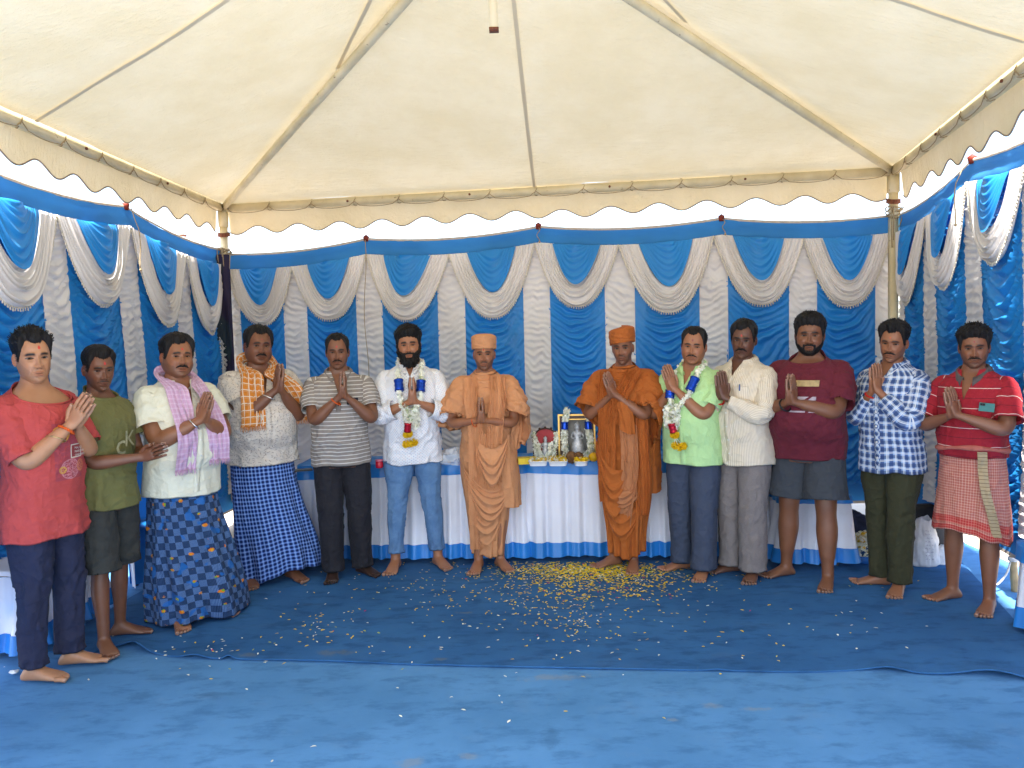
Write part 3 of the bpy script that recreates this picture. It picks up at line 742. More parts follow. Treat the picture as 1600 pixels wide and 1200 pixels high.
def ik(S, W, l1, l2, pole):
    D = W - S; d = np.linalg.norm(D); u = D / d
    if d > (l1 + l2) * .985: k = d / ((l1 + l2) * .985); l1, l2 = l1 * k, l2 * k
    a = (l1 * l1 - l2 * l2 + d * d) / (2 * d); h = math.sqrt(max(l1 * l1 - a * a, 1e-6))
    pp = np.array(pole, float); pp = pp - (pp @ u) * u; pp /= np.linalg.norm(pp)
    return S + u * a + pp * h
def limb_path(a, b, c, n, soft=.22):
    """polyline a-b-c with a rounded corner at b; returns points and parameter (0..1 to b, 1..2 to c)"""
    t = np.linspace(0, 2, n); P = np.where(t[:, None] < 1, a + (b - a) * t[:, None], b + (c - b) * (t[:, None] - 1))
    k = np.abs(t - 1) < soft
    u = (t[k] - (1 - soft)) / (2 * soft); A, C = b + (a - b) * soft, b + (c - b) * soft
    P[k] = ((1 - u) ** 2)[:, None] * A + (2 * u * (1 - u))[:, None] * b + (u ** 2)[:, None] * C
    return P, t

def pose(p):
    """joint positions in the person's own frame (facing -Y), for a 1.70 m figure"""
    f = p.get('fat', 0.0); p['tk'] = torso_keys(f, p.get('chest', 1.0))
    d = unit(p.get('hd', (0, -.12, 1))); hc = np.array(p.get('hc', (0, -.27, 1.20)), float); l = unit(p.get('hl', (1, 0, 0)))
    l = unit(l - (l @ d) * d); w = np.cross(d, l); w = w if w[1] * -1 < 0 or p.get('wflip') is None else w
    if (w @ np.array((0, 1, .2))) < 0: w = -w         # thumbs toward the chest
    p['hand'] = (hc, d, l, w); J = {}
    for s, k in ((-1, 'R'), (1, 'L')):
        S = np.array((s * (.168 + .022 * f + p.get('sw', 0)), .010, 1.345))
        W = hc - d * .055 + l * s * .020
        pole = np.array(p.get('pole' + k, (s * .75, .12, -.75))); pole = pole * np.array((.72, 1.0, 1.15))
        E = ik(S, W, .288, .262, pole); J[k] = (S, E, W)
        fx, fy, fyaw = p['feet'][0 if s < 0 else 1]
        A = np.array((fx, fy, .082)); Hh = np.array((s * (.083 + .012 * f), .004, .88))
        kn = (A + Hh) / 2 + np.array((s * .004, -.022, .012)); J['k' + k] = (Hh, kn, A, R(fyaw))
    p['J'] = J

def foot_geo(g, A, yaw, gt, col, s, k=1.0):
    M = rotz(yaw); K = [(-.060, .016, .026), (-.050, .026, .045), (-.028, .034, .070), (.0, .036, .088), (.035, .037, .074), (.075, .043, .052), (.115, .048, .036), (.138, .045, .027), (.150, .036, .020)]
    t = np.linspace(-.060, .150, 26); kk = interp_keys(t, K); a = np.linspace(0, 2 * np.pi, 20, endpoint=False)
    x = kk[:, :1] * np.sign(np.cos(a)) * np.abs(np.cos(a)) ** .85; z = kk[:, 1:] / 2 * (1 + np.sin(a)); z = np.maximum(z, .001)
    x = x - s * .006 * np.clip((t[:, None] - .06) / .08, 0, 1)
    P = np.stack([x, -t[:, None] * np.ones_like(x), z], -1) @ M.T + np.array((A[0], A[1], 0))
    g.grid(P, True, capA=True, capB=True)
    for i, (lx, ln, r) in enumerate(((-.031, .052, .0125), (-.011, .046, .0092), (.006, .041, .0088), (.021, .034, .0084), (.034, .026, .0080))):
        lx = lx * -s * -1 if s < 0 else lx
        lx = -lx * s if False else (lx if s > 0 else -lx)
        b = np.array((lx, -(.128 - .010 * (i == 4) - .004 * (i == 3)), r + .001)); e = b + np.array((lx * .12, -ln, -.001))
        pts = cr([b, (b + e) / 2 + (0, 0, .003), e, e + np.array((0, -.004, -.002))], 8)
        rr = np.array([r * .95, r * .98, r, r, r * 1.02, r, r * .85, r * .4])
        pts = pts @ M.T + np.array((A[0], A[1], 0))
        c = np.tile(np.array(col), (8, 10, 1)); c[5:, :] = c[5:, :] * .55 + np.array((.42, .28, .21)) * .45
        G, _ = tube_grid(pts, rr, 10, ref=(0, 0, 1)); gt.grid(G, True, None, c, True, True)

def remesh(g, voxel, it=6):
    me = g.mesh('tmp'); o = bpy.data.objects.new('tmp', me); COL.objects.link(o)
    m = o.modifiers.new('r', 'REMESH'); m.mode = 'VOXEL'; m.voxel_size = voxel
    m2 = o.modifiers.new('s', 'SMOOTH'); m2.factor = .5; m2.iterations = it
    dg = bpy.context.evaluated_depsgraph_get(); e = o.evaluated_get(dg).to_mesh()
    V = np.zeros(len(e.vertices) * 3, np.float32); e.vertices.foreach_get('co', V)
    F = [tuple(q.vertices) for q in e.polygons]
    F = np.array([f if len(f) == 4 else (*f[:3], -1) for f in F], int)
    bpy.data.objects.remove(o); bpy.data.meshes.remove(me)
    return V.reshape(-1, 3).astype(float), F

# ---- head
_A = np.linspace(-1, 1, 129)[:-1]; HA = np.pi * (.42 * _A + .58 * _A ** 3)
HZ = np.concatenate([.118 - (.118 - .045) * np.linspace(0, 1, 22)[:-1] ** 1.6, np.linspace(.045, -.090, 84)[:-1], np.linspace(-.090, -.118, 14)])
def head_surface(h):
    a, z = HA[None], HZ[:, None]
    kw = [(-.118, .0), (-.1165, .016), (-.112, .030), (-.103, .045), (-.088, .059), (-.068, .069), (-.04, .0755), (0, .0765), (.03, .0735), (.06, .066), (.085, .056), (.105, .041), (.118, .026)]
    kf = [(-.118, .0), (-.1165, .020), (-.112, .036), (-.103, .056), (-.088, .072), (-.068, .084), (-.04, .0925), (-.02, .0945), (0, .0915), (.03, .0915), (.06, .0905), (.085, .0875), (.105, .083), (.118, .071)]
    kb = [(-.118, .0), (-.1165, .024), (-.112, .044), (-.103, .064), (-.088, .082), (-.068, .095), (-.04, .102), (0, .101), (.03, .092), (.06, .075), (.085, .058), (.105, .045), (.118, .035)]
    w, f, b = [interp_keys(-HZ, [(q[0], q[1]) for q in k])[:, 0][:, None] for k in (kw, kf, kb)]
    jw = h.get('jaw', 1.0); w = w * (1 + (jw - 1) * sstep(-.02, -.09, z) * 1.0) * h.get('wide', 1.0)
    ca, sa = np.cos(a), np.sin(a)
    x = w * np.sign(sa) * np.abs(sa) ** .92; y = np.where(ca > 0, -f * np.abs(ca) ** .90, b * np.abs(ca) ** .95)
    z = z * np.ones_like(x)
    ax = np.abs(x); fw = sstep(.15, .5, ca) * np.ones_like(x)
    G = lambda u, s: np.exp(-(u / s) ** 2)
    ns = h.get('nose', 1.0)
    nz = interp_keys(-z, [(-.03, 0), (-.015, .002), (0, .006), (.015, .013), (.030, .021), (.038, .0235), (.045, .012), (.051, 0), (.06, 0)])[..., 0] * ns
    sg = np.interp(-z, [-.03, .0, .03, .05], [.006, .0065, .0095, .011]) * h.get('nosew', 1.0)
    dy = -nz * np.exp(-(ax / sg) ** 2)
    dy -= .0095 * ns * G(ax - .0145 * h.get('nosew', 1.0), .0060) * G(z + .038, .0075)
    dy += .0125 * G(ax - .031, .0165) * G(z - .001, .0125) + .003 * G(ax - .026 - .25 * (-.045 - z), .006) * sstep(-.035, -.05, z) * sstep(-.085, -.07, z)
    dy -= h.get('brow', 1.0) * .0078 * G(ax - .027, .022) * G(z - .021, .0085)
    ch = h.get('cheek', 0.0)
    dy -= (.005 + .006 * ch) * G(ax - .042, .020) * G(z + .030, .022)
    x = x + np.sign(x) * ch * .008 * G(z + .045, .03) * sstep(.03, .06, ax)
    lip = h.get('lip', 1.0)
    dy -= .0060 * lip * np.exp(-(ax / .021) ** 4) * G(z + .0650, .0055) + .0070 * lip * np.exp(-(ax / .018) ** 4) * G(z + .0778, .0060)
    dy += .0055 * np.exp(-(ax / .023) ** 4) * G(z + .0715 - .003 * (ax / .023) ** 2 * h.get('smile', 0.0), .0024)
    dy += .004 * np.exp(-(ax / .02) ** 2) * G(z + .0895, .006)
    dy -= .007 * G(x, .019) * G(z + .105, .012)
    y0 = y + dy * fw
    # eyes: lids round an almond opening
    ez, op = 0.0, h.get('eye', 1.0) * .9; exx = (ax - .0315) / .0148
    up, lo = .0056 * op * (1 - exx ** 2), -.0042 * op * (1 - exx ** 2)
    inside = (np.abs(exx) < 1) & (z < up + ez) & (z > lo + ez) & (ca > 0)
    near = G(ax - .0315, .017) * G(z, .0095)
    ysock = float(np.mean(y0[(np.abs(ax - .0315) < .003) & (np.abs(z) < .003) & (ca > 0)]))
    y1 = y0 - .0045 * near * fw
    lidc = 1.2 * G(np.where(inside, 1.0, z - np.maximum(up, .0) - .0014), .0019) * (np.abs(exx) < 1.1) * (ca > 0)
    y1 = np.where(inside, y1 + .010, y1)
    P = np.stack([x, y1, z], -1)
    P[0] = P[0].mean(0)
    # underside of the jaw
    last = P[-1]; c = np.array((0, -.01, -.112)); und = [c + (last - c) * q + np.array((0, 0, r_)) for q, r_ in ((.93, -.0035), (.8, -.004), (.55, .0), (.25, .006))]
    P = np.concatenate([P, np.array(und)], 0)
    info = dict(ysock=ysock, inside=inside, lid=lidc, x=x, z=z, a=a * np.ones_like(x), ca=ca * np.ones_like(x))
    return P, info
def head_colors(h, P, I, skin):
    n0 = len(HZ); x, z, ca = I['x'], I['z'], I['ca']; ax = np.abs(x); sk = np.array(skin)
    C = np.tile(sk, (*P.shape[:2], 1)); G = lambda u, s: np.exp(-(u / s) ** 2)
    def tint(m, c): 
        m = np.clip(m, 0, 1)[..., None]; C[:n0] = C[:n0] * (1 - m) + np.array(c) * m
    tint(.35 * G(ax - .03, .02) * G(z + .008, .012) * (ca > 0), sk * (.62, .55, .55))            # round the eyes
    tint(.25 * G(ax - .045, .02) * G(z + .03, .02) * (ca > 0), sk * (1.15, .95, .88))
    tint(.25 * G(ax, .014) * G(z + .035, .012) * (ca > 0), sk * (1.1, .95, .9))
    lipm = (np.exp(-(ax / .021) ** 4) * np.maximum(G(z + .0655, .0052), G(z + .0772, .0058))) * (ca > .2)
    tint(.75 * lipm, h.get('lipc', sk * (.80, .58, .60)))
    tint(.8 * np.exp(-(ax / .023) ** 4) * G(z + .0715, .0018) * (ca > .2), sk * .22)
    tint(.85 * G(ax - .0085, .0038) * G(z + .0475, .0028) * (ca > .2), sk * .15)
    st = h.get('stubble', 0.0); jz = np.interp(np.abs(I['a']), [0, .3, .6, .9, 1.15, 1.4], [-.083, -.08, -.052, -.038, -.005, .0])
    if st: 
        m = sstep(.004, -.008, z - jz + .004 * noise(x * 120, z * 120, 0, 3)) * (np.abs(I['a']) < 1.5)
        m = np.maximum(m, G(z + .0535, .007) * (ax < .03) * (ca > .2)) * (1 - .8 * lipm)
        tint(st * m * (.75 + .25 * noise(x * 900, z * 900, 0, 5)), np.array((.02, .016, .014)) + sk * .18)
        C[n0:] = C[n0:] * (1 - st * .5) + np.array((.03, .024, .02)) * st * .5
    eb = np.exp(-((ax - .030) / .0185) ** 6) * G(z - .0195 - .004 * (1 - ((ax - .026) / .02) ** 2) + .002, .0048 * h.get('browt', 1.0)) * (ca > .3)
    tint(1.25 * eb, (.012, .009, .008))
    tint(.9 * I['lid'], (.012, .009, .008)); C[:n0][I['inside']] = sk * .35
    if h.get('tilak', True):
        tz = h.get('tilz', .043); r = h.get('tilr', .0045); tint((np.hypot(x - h.get('tilx', 0), (z - tz) * .75) < r) * (ca > 0) * .95, h.get('tilc', (.50, .02, .012)))
    if h.get('tilmark'):   # two slanting lines beneath the dot
        m = ((np.abs(ax - .006 - (z - .03) * .25) < .0016) & (z > .022) & (z < .06) & (ca > 0)); tint(.7 * m, (.55, .30, .08))
    return C
def mask_shell(P, I, off):
    """surface lifted off the head by off (<0 means hidden inside)"""
    n0 = len(HZ); N = grid_normals(P[:n0], True); c = P[:n0] - np.array((0, .005, -.02)); N = np.where((N * c).sum(-1, keepdims=True) < 0, -N, N)
    N = N * .6 + .4 * c / np.linalg.norm(c, axis=-1, keepdims=True); Q = P[:n0] + N * off[..., None]
    F = grid_faces(n0, len(HA), True); keep = (off.ravel()[F] > -.0030).any(1); return Q, F[keep], N
def compact(V, F):
    used = np.unique(F[F >= 0]); mp = -np.ones(len(V) + 1, int); mp[used] = np.arange(len(used)); return V[used], np.where(F >= 0, mp[F], -1)
HAIRLINE = [(0, .069), (.28, .072), (.50, .081), (.66, .078), (.84, .056), (1.0, .020), (1.14, -.014), (1.27, -.010), (1.38, .020), (1.72, .022), (1.88, -.02), (2.2, -.048), (3.2, -.062)]
def hair_parts(h, P, I, seed):
    r2 = np.random.default_rng(seed); n0 = len(HZ); a, z = np.abs(I['a']), I['z']; x = I['x']; y = P[:n0, :, 1]
    kind = h.get('hair', 'short'); hl = np.interp(a, *np.array(h.get('hairline', HAIRLINE)).T)
    hl = hl + h.get('hl', 0.0) * sstep(1.2, .7, a) + .0035 * noise(I['a'] * 14, 0, 0, seed) + .002 * noise(I['a'] * 40, 0, 0, seed + 1)
    if 'part' in h: hl = hl + h['part'] * np.sin(np.clip(I['a'] * 1.6, -3, 3)) * sstep(1.1, .8, a)
    m = sstep(0, .007, z - hl)
    tt, ts = h.get('top', .022), h.get('side', .007)
    tk = ts + (tt - ts) * sstep(.015, .085, z + .25 * (y + .02) * h.get('frontup', 0.0)) * 1.0
    tk = tk + h.get('quiff', 0.0) * np.exp(-((I['a'] - h.get('qx', 0)) / .75) ** 2) * np.exp(-((z - .085) / .03) ** 2)
    tk = tk * (.18 + .82 * sstep(.0, .030, z - hl))
    fl = fbm(x * 95 + 5 * noise(y * 20, z * 15, 0, seed + 4), y * 45, z * 60, seed + 2, 3)
    off = -.0045 + m * (tk + .0045 + (.0012 + .11 * tk) * fl)
    Q, F, N = mask_shell(P, I, off); g = Geo(); V, F = compact(Q.reshape(-1, 3), F); g.add(V, F)
    # strands that break the outline
    idx = np.argwhere((m > .6)); cnt = h.get('strands', 500); sl = h.get('slen', 1.0)
    pick = idx[r2.integers(0, len(idx), cnt)]
    for (i, j) in pick:
        if i > n0 - 3: continue
        b = Q[i, j]; nn = N[i, j]; zz = z[i, j]; aa = I['a'][i, j]
        flow = np.array((math.sin(aa) * .5 + h.get('comb', 0.0), .5 - 1.2 * (math.cos(aa) > .3) * h.get('fringe', 0.0), -.6 if zz < .05 else h.get('upw', .1)))
        dr = unit(nn * h.get('stick', .55) + flow * .7 + r2.normal(size=3) * .28); L = r2.uniform(.006, .016) * sl if zz > .055 else r2.uniform(.003, .006)
        sd = unit(np.cross(dr, nn) + 1e-3) * r2.uniform(.0012, .0026)
        b = b - nn * .003; mid = b + dr * L * .55 + nn * L * .12; e = b + dr * L - nn * L * .25
        g.add([b - sd, b + sd, mid + sd * .7, mid - sd * .7, e], [(0, 1, 2, 3), (3, 2, 4, -1)])
    # fine wisps that soften the hairline
    ii = np.argwhere((z - hl > -.003) & (z - hl < .010) & (a < 1.5))
    for (i, j) in ii[r2.integers(0, len(ii), 420)] if len(ii) else []:
        if i > n0 - 3: continue
        b = P[i, j] - N[i, j] * .001; up_ = unit(np.array((x[i, j] * 2.0, .55, .8))); dr = unit(up_ - (up_ @ N[i, j]) * N[i, j] + N[i, j] * .22 + r2.normal(size=3) * .22); L = r2.uniform(.008, .016)
        sd = unit(np.cross(dr, N[i, j]) + 1e-4) * r2.uniform(.0005, .0010); e = b + dr * L + N[i, j] * .002
        g.add([b - sd * .4, b + sd * .4, e + sd, e - sd], [(0, 1, 2, 3)])
    return g
def beard_geo(h, P, I, seed):
    n0 = len(HZ); a, z, ax = np.abs(I['a']), I['z'], np.abs(I['x']); ca = I['ca']; off = np.full(z.shape, -.006)
    def lay(m, t): 
        nonlocal off
        tt = t * (1 + .45 * fbm(I['x'] * 170, z * 150, 0, seed, 2)); off = np.maximum(off, -.0045 + np.clip(m, 0, 1) * (tt + .0045))
    ms = h.get('moustache', 0.0)
    if ms:
        lo = -.0605 - h.get('droop', .35) * np.clip(ax - .016, 0, .03); hi = lo + np.interp(ax, [0, .006, .020, .034, .042], [.0085, .0115, .0105, .006, .0]) * h.get('mth', 1.0)
        m = sstep(-.0012, .0018, z - lo) * sstep(.0012, -.0018, z - hi) * sstep(h.get('mw', .036) + .003, h.get('mw', .036) - .003, ax) * (ca > .2); lay(m, ms)
    bd = h.get('beard', 0.0)
    if bd:
        jz = np.interp(a, [0, .28, .45, .7, .95, 1.15, 1.3], h.get('beardline', [-.086, -.084, -.058, -.044, -.030, .004, .012])) + .003 * noise(I['a'] * 18, 0, 0, seed + 2)
        m = sstep(.004, -.004, z - jz) * sstep(1.42, 1.30, a); lay(m, bd * (1 + h.get('bchin', .6) * sstep(-.07, -.11, z)))
        if h.get('beardside', True): lay(sstep(.003, -.003, np.abs(z + .070) - .02) * sstep(.022, .026, ax) * sstep(.040, .035, ax) * (ca > .2), bd * .9)
    gt = h.get('goatee', 0.0)
    if gt: lay(sstep(.003, -.003, z + .090 + .004 * noise(I['x'] * 90, 0, 0, seed)) * sstep(.030, .022, ax) * (ca > .1), gt)
    if off.max() < -.001: return None
    Q, F, N = mask_shell(P, I, off)
    if bd > .004:   # fuller beards hang below the chin
        Q[..., 2] -= (off > 0) * sstep(-.085, -.118, z) * bd * 1.2
    V, F = compact(Q.reshape(-1, 3), F); g = Geo(); g.add(V, F); return g

def add_head(p, g, root):
    h = p['head']; P, I = head_surface(h); C = head_colors(h, P, I, p['skin'])
    M = rotz(R(h.get('yaw', 0))) @ rotx(R(h.get('pitch', 0))) @ roty(R(h.get('roll', 0)))
    piv = np.array((0, .012, 1.478)); ctr = np.array((0, -.012, 1.582)) - piv
    sc = h.get('size', 1.0)
    X = lambda Q: ((np.asarray(Q) * sc + ctr) @ M.T) + piv
    sk = np.array(p['skin'])
    g.grid(X(P), True, None, C, False, True)
    # ears
    for s in (-1, 1):
        v = np.linspace(.05, np.pi - .05, 12); u = np.linspace(0, 2 * np.pi, 18, endpoint=False)
        q = np.stack([np.outer(np.cos(v), np.ones(18)) * .0085, np.outer(np.sin(v), np.cos(u)) * .0185, np.outer(np.sin(v), np.sin(u)) * .0315], -1)
        r_ = np.hypot(q[..., 1] / .0185, q[..., 2] / .0315); out = q[..., 0] * 1 > 0
        q[..., 0] -= np.where(out, .007 * np.exp(-((r_ - .45) / .28) ** 2), 0); q[..., 1] *= 1 - .22 * (q[..., 2] < 0) * np.abs(q[..., 2]) / .03
        q = q @ rotz(-.45).T @ rotx(.18).T; q[..., 0] *= s
        q = q + np.array((s * (.0770 * h.get('wide', 1.0)), .012, -.006))
        c = np.tile(sk * (1.05, .92, .9), (12, 18, 1)); g.grid(X(q), True, None, c, True, True, flip=(s > 0))
    # hair, beard
    if h.get('hair', 'short') != 'none':
        hg = hair_parts(h, P, I, p['seed']); hg.V = [X(v) for v in hg.V]; hg.build('hair', p.get('hairmat', M_hair), root)
    bg_ = beard_geo(h, P, I, p['seed'] + 5)
    if bg_ is not None:
        bg_.V = [X(v) for v in bg_.V]; bg_.build('beard' if (h.get('beard') or h.get('goatee')) else 'moustache', p.get('beardmat', M_hair), root)
    # eyeballs
    for s in (-1, 1):
        th = np.array([.0, .16, .26, .34, .52, .60, .8, 1.1, 1.5]); u = np.linspace(0, 2 * np.pi, 14, endpoint=False)
        q = np.stack([np.outer(np.sin(th), np.cos(u)) * .0158, -np.outer(np.cos(th), np.ones(14)) * .0095, np.outer(np.sin(th), np.sin(u)) * .0125], -1)
        c = np.where((th < .2)[:, None, None], np.array((.003, .003, .003)), np.where((th < .50)[:, None, None], np.array((.016, .008, .005)), np.array((.19, .155, .135)))) * np.ones((9, 14, 1))
        q = q + np.array((s * .0315 + h.get('gaze', 0.0), I['ysock'] + .0092, .0))
        ge = Geo(); ge.grid(X(q), True, None, c); ge.build('eye', M_eye, root, col=True)
    p['X'] = X

def add_hands(p, g, gr):
    hc, d, l, w = p['hand']; sk = np.array(p['skin']); pal = sk * .55 + np.array((.45, .27, .19)) * .45
    hs = p.get('hs', 1.0)
    for s, k in ((-1, 'R'), (1, 'L')):
        S, E, W = p['J'][k]
        # palm: a flattened tube, blended with the arm by the remesh
        t = np.linspace(0, .100, 12) * hs; c = W + np.outer(t, d) - np.outer(np.interp(t / hs, [0, .05, .1], [0, .006, .0085]), l * s)
        rad = interp_keys(t / hs, [(0, .026, .0205), (.03, .034, .0165), (.065, .0405, .0145), (.088, .040, .0125), (.100, .036, .010)]) * hs
        G, _ = tube_grid(c, rad, 18, ref=w); gr.grid(G, True, capA=True, capB=True)
        kn = W + d * .088 * hs - l * s * .0085
        for i, (o, ln, r_) in enumerate(((-.0300, .064, .0076), (-.0105, .080, .0085), (.0090, .086, .0087), (.0280, .078, .0085))):
            b = kn + w * o * hs; fan = w * (o * .10) + l * s * -.001
            e = b + (d * ln + fan) * hs; bow = l * s * (.003 + .002 * i % 2)
            pts = cr([b - d * .012, b + (e - b) * .3 + bow, b + (e - b) * .62 + bow * .7, e, e + d * .003], 12)
            rr = np.interp(np.linspace(0, 1, 12), [0, .25, .32, .6, .66, .9, 1], [r_, r_ * .98, r_ * 1.06, r_ * .9, r_ * .98, r_ * .80, r_ * .35]) * hs
            Gf, _ = tube_grid(pts, rr, 10, ref=l); cc = np.tile(sk, (12, 10, 1)); cc[3] *= .82; cc[7] *= .84
            side = ((Gf - pts[:, None]) @ (l * s)) < -.002; cc[side] = pal; 
            nail = np.zeros((12, 10), bool); nail[9:11] = True; cc[nail & ~side] = sk * .4 + np.array((.55, .36, .29)) * .6
            g.grid(Gf, True, None, cc, True, True)
        b = W + d * .022 * hs + w * .026 * hs - l * s * .004; m_ = b + (d * .034 + w * .020) * hs; e = m_ + (d * .036 + w * .002) * hs
        pts = cr([b - d * .01, b, m_, (m_ + e) / 2, e, e + d * .002], 12); rr = np.interp(np.linspace(0, 1, 12), [0, .3, .6, .9, 1], [.013, .0125, .0105, .009, .004]) * hs
        Gf, _ = tube_grid(pts, rr, 10, ref=l); cc = np.tile(sk, (12, 10, 1)); cc[9:11] = sk * .5 + np.array((.5, .33, .27)) * .5; g.grid(Gf, True, None, cc, True, True)

def build_body(p, root):
    pose(p); sk = np.array(p['skin']); f = p.get('fat', 0); ar, lr = p.get('armr', 1 + .18 * f), p.get('legr', 1 + .15 * f)
    gr, g = Geo(), Geo()
    z = np.linspace(.78, 1.55, 60); rx, ry, yo = sect(p, z); a = np.linspace(0, 2 * np.pi, 40, endpoint=False)
    sx, cx = np.sign(np.sin(a)) * np.abs(np.sin(a)) ** .87, np.sign(np.cos(a)) * np.abs(np.cos(a)) ** .87
    P = np.stack([(rx - .004)[:, None] * sx, yo[:, None] - (ry - .004)[:, None] * cx, z[:, None] * np.ones(40)], -1)
    gr.grid(P, True, capA=True, capB=True)
    for s, k in ((-1, 'R'), (1, 'L')):
        S, E, W = p['J'][k]; pts, t = limb_path(S, E, W + p['hand'][1] * .015, 40)
        rr = interp_keys(t, [(0, .052, .052), (.3, .051, .051), (.7, .045, .044), (1.0, .041, .040), (1.25, .0445, .041), (1.6, .036, .032), (1.9, .0275, .0225), (2.0, .0265, .0210)]) * ar
        rr[t > 1.8] *= (1 / ar) ** .6; G, _ = tube_grid(pts, rr, 20, ref=p['hand'][3]); gr.grid(G, True, capA=True, capB=True)
        Hh, kn, A, yaw = p['J']['k' + k]; pts, t = limb_path(Hh, kn, A, 44, .15)
        pts = np.vstack([pts, [A + (0, 0, -.03)]]); t = np.append(t, 2.08)
        rr = interp_keys(t, [(0, .085), (.4, .080), (.8, .060), (1.0, .055), (1.12, .052), (1.35, .056), (1.65, .045), (1.9, .035), (2.0, .034), (2.08, .034)])[:, 0] * lr
        rr = np.where(t > 1.8, rr * (1 / lr) ** .5, rr); bk = np.exp(-((t - 1.35) / .3) ** 2) * .012; pts[:, 1] += bk
        G, _ = tube_grid(pts, rr, 22, ref=(1, 0, 0)); gr.grid(G, True, capA=True, capB=True)
        foot_geo(gr, A, yaw, g, sk, s)
    add_hands(p, g, gr)
    V, F = remesh(gr, .0085, 5)
    C = np.tile(sk, (len(V), 1))
    for k in 'RL':                                   # knees, elbows and heels a little darker, soles and feet dusty
        E = p['J'][k][1]; kn = p['J']['k' + k][1]
        for c, r_ in ((E, .05), (kn, .06)): C = C * (1 - .28 * np.exp(-(np.linalg.norm(V - c, axis=1) / r_) ** 2))[:, None]
    ft = sstep(.07, .0, V[:, 2])[:, None] * .35; C = C * (1 - ft) + (sk * .6 + np.array((.30, .22, .17)) * .4) * ft
    if p.get('socks'): 
        C = np.where((V[:, 2] < .11)[:, None], np.array(p['socks']), C)
        for q in range(len(g.C)): g.C[q] = np.where(np.array(g.V[q])[:, 2:3] < .06, np.array(p['socks']), g.C[q])
    C = C * (1 + .08 * fbm(V[:, 0] * 20, V[:, 1] * 20, V[:, 2] * 20, p['seed']))[:, None]
    g.add(V, F, None, C)
    add_head(p, g, root)
    g.build('body', M_skin, root, col=True)

# ---- garments
def wrinkle(u, v, seed, k=1.0):
    """creases: sharp ridges running in slanting bands, strong in places and absent in others"""
    wu, wv = u + .05 * noise(u * 7, v * 7, 0, seed + 11), v + .05 * noise(u * 7, v * 7, 5, seed + 12)
    a = fbm((wu + wv * .75) * 9 * k, (wv - wu * .3) * 3.0 * k, 0, seed, 2); b = fbm((wu - wv * .8) * 8.5 * k, (wv + wu * .3) * 3.2 * k, 3.1, seed + 3, 2); c = fbm(wu * 4 * k, wv * 15 * k, 1.7, seed + 5, 2)
    r1, r2_, r3_ = [np.maximum(1 - np.abs(q) * 2.6, 0) ** 1.5 for q in (a, b, c)]
    m1, m2, m3 = [sstep(-.25, .5, noise(u * 4 + q, v * 4, 2 + q, seed + 7)) for q in (0, 9, 17)]
    return 1.0 * r1 * m1 + .9 * r2_ * m2 + .9 * r3_ * m3 + .25 * a - .2
def torso_grid(p, z0, z1, off, n=112, m=84, wr=.006, seed=0, flare=.0, tight=None, hemdrop=0.0, fold=0.0, k=1.0):
    v = np.linspace(0, 1, m); z = z0 + (z1 - z0) * v; rx, ry, yo = sect(p, z); a = np.linspace(-np.pi, np.pi, n, endpoint=False)
    o = np.interp(z, [z0, z0 + .12, 1.25, 1.38, 1.44, 1.5], [off + flare, off + flare * .6, off, off * .75, off * .6, off * .5])
    if tight: o = o - tight * np.exp(-((z - z0) / .05) ** 2)
    sx, cx = np.sign(np.sin(a)) * np.abs(np.sin(a)) ** .87, np.sign(np.cos(a)) * np.abs(np.cos(a)) ** .87
    P = np.stack([(rx + o)[:, None] * sx, yo[:, None] - (ry + o)[:, None] * cx, z[:, None] * np.ones(n)], -1)
    U = a[None] * .19 * np.ones((m, 1)); Vv = z[:, None] * np.ones((1, n)); N = grid_normals(P, True); c = P - P.mean(1, keepdims=True); N = np.where((N * c).sum(-1, keepdims=True) < 0, -N, N)
    up = sstep(1.44, 1.36, Vv); uu = np.where(np.abs(a) > 2.6, 0, 1)[None]
    per = sstep(np.pi, 2.5, np.abs(a))[None]
    w = 1.5 * wr * wrinkle(U, Vv, seed, k) * (.45 + .55 * sstep(1.36, 1.15, Vv)) * up * per
    low = sstep(z0 + .28, z0, Vv); w = w + low * fold * (np.sin(a[None] * 7 + 2 * noise(a[None] * 1.5, Vv * 2, 0, seed + 6)) * .6 + .5 * noise(a[None] * 3.5, Vv * 3, 0, seed + 7)) * per
    P = P + N * w[..., None]
    if hemdrop: P[..., 2] -= hemdrop * low * (.5 - .5 * np.cos(a[None] * 2 + 0)) * -1 + low * hemdrop * .4
    P[..., 2] += low * .010 * noise(a[None] * 2, 0, 0, seed + 9) * per
    return P, np.stack([U, Vv], -1)
def hem_ring(P, inset=.006, up=.02, bottom=True):
    r = P[0] if bottom else P[-1]; c = r.mean(0); q = r + (c - r) / np.linalg.norm(c - r, axis=-1, keepdims=True) * inset
    nx = P[1] if bottom else P[-2]; dirv = (nx - r); dirv = dirv / (np.linalg.norm(dirv, axis=-1, keepdims=True) + 1e-9) * up
    return q + dirv
def bisect_del(me, cuts):
    """cuts: list of functions(bm) run on the mesh before it is linked"""
    bm = bmesh.new(); bm.from_mesh(me)
    for c in cuts: c(bm)
    bm.to_mesh(me); bm.free(); me.update(); return me
def cut_plane(co, no):
    def f(bm): bmesh.ops.bisect_plane(bm, geom=bm.verts[:] + bm.edges[:] + bm.faces[:], plane_co=co, plane_no=no, clear_outer=True)
    return f
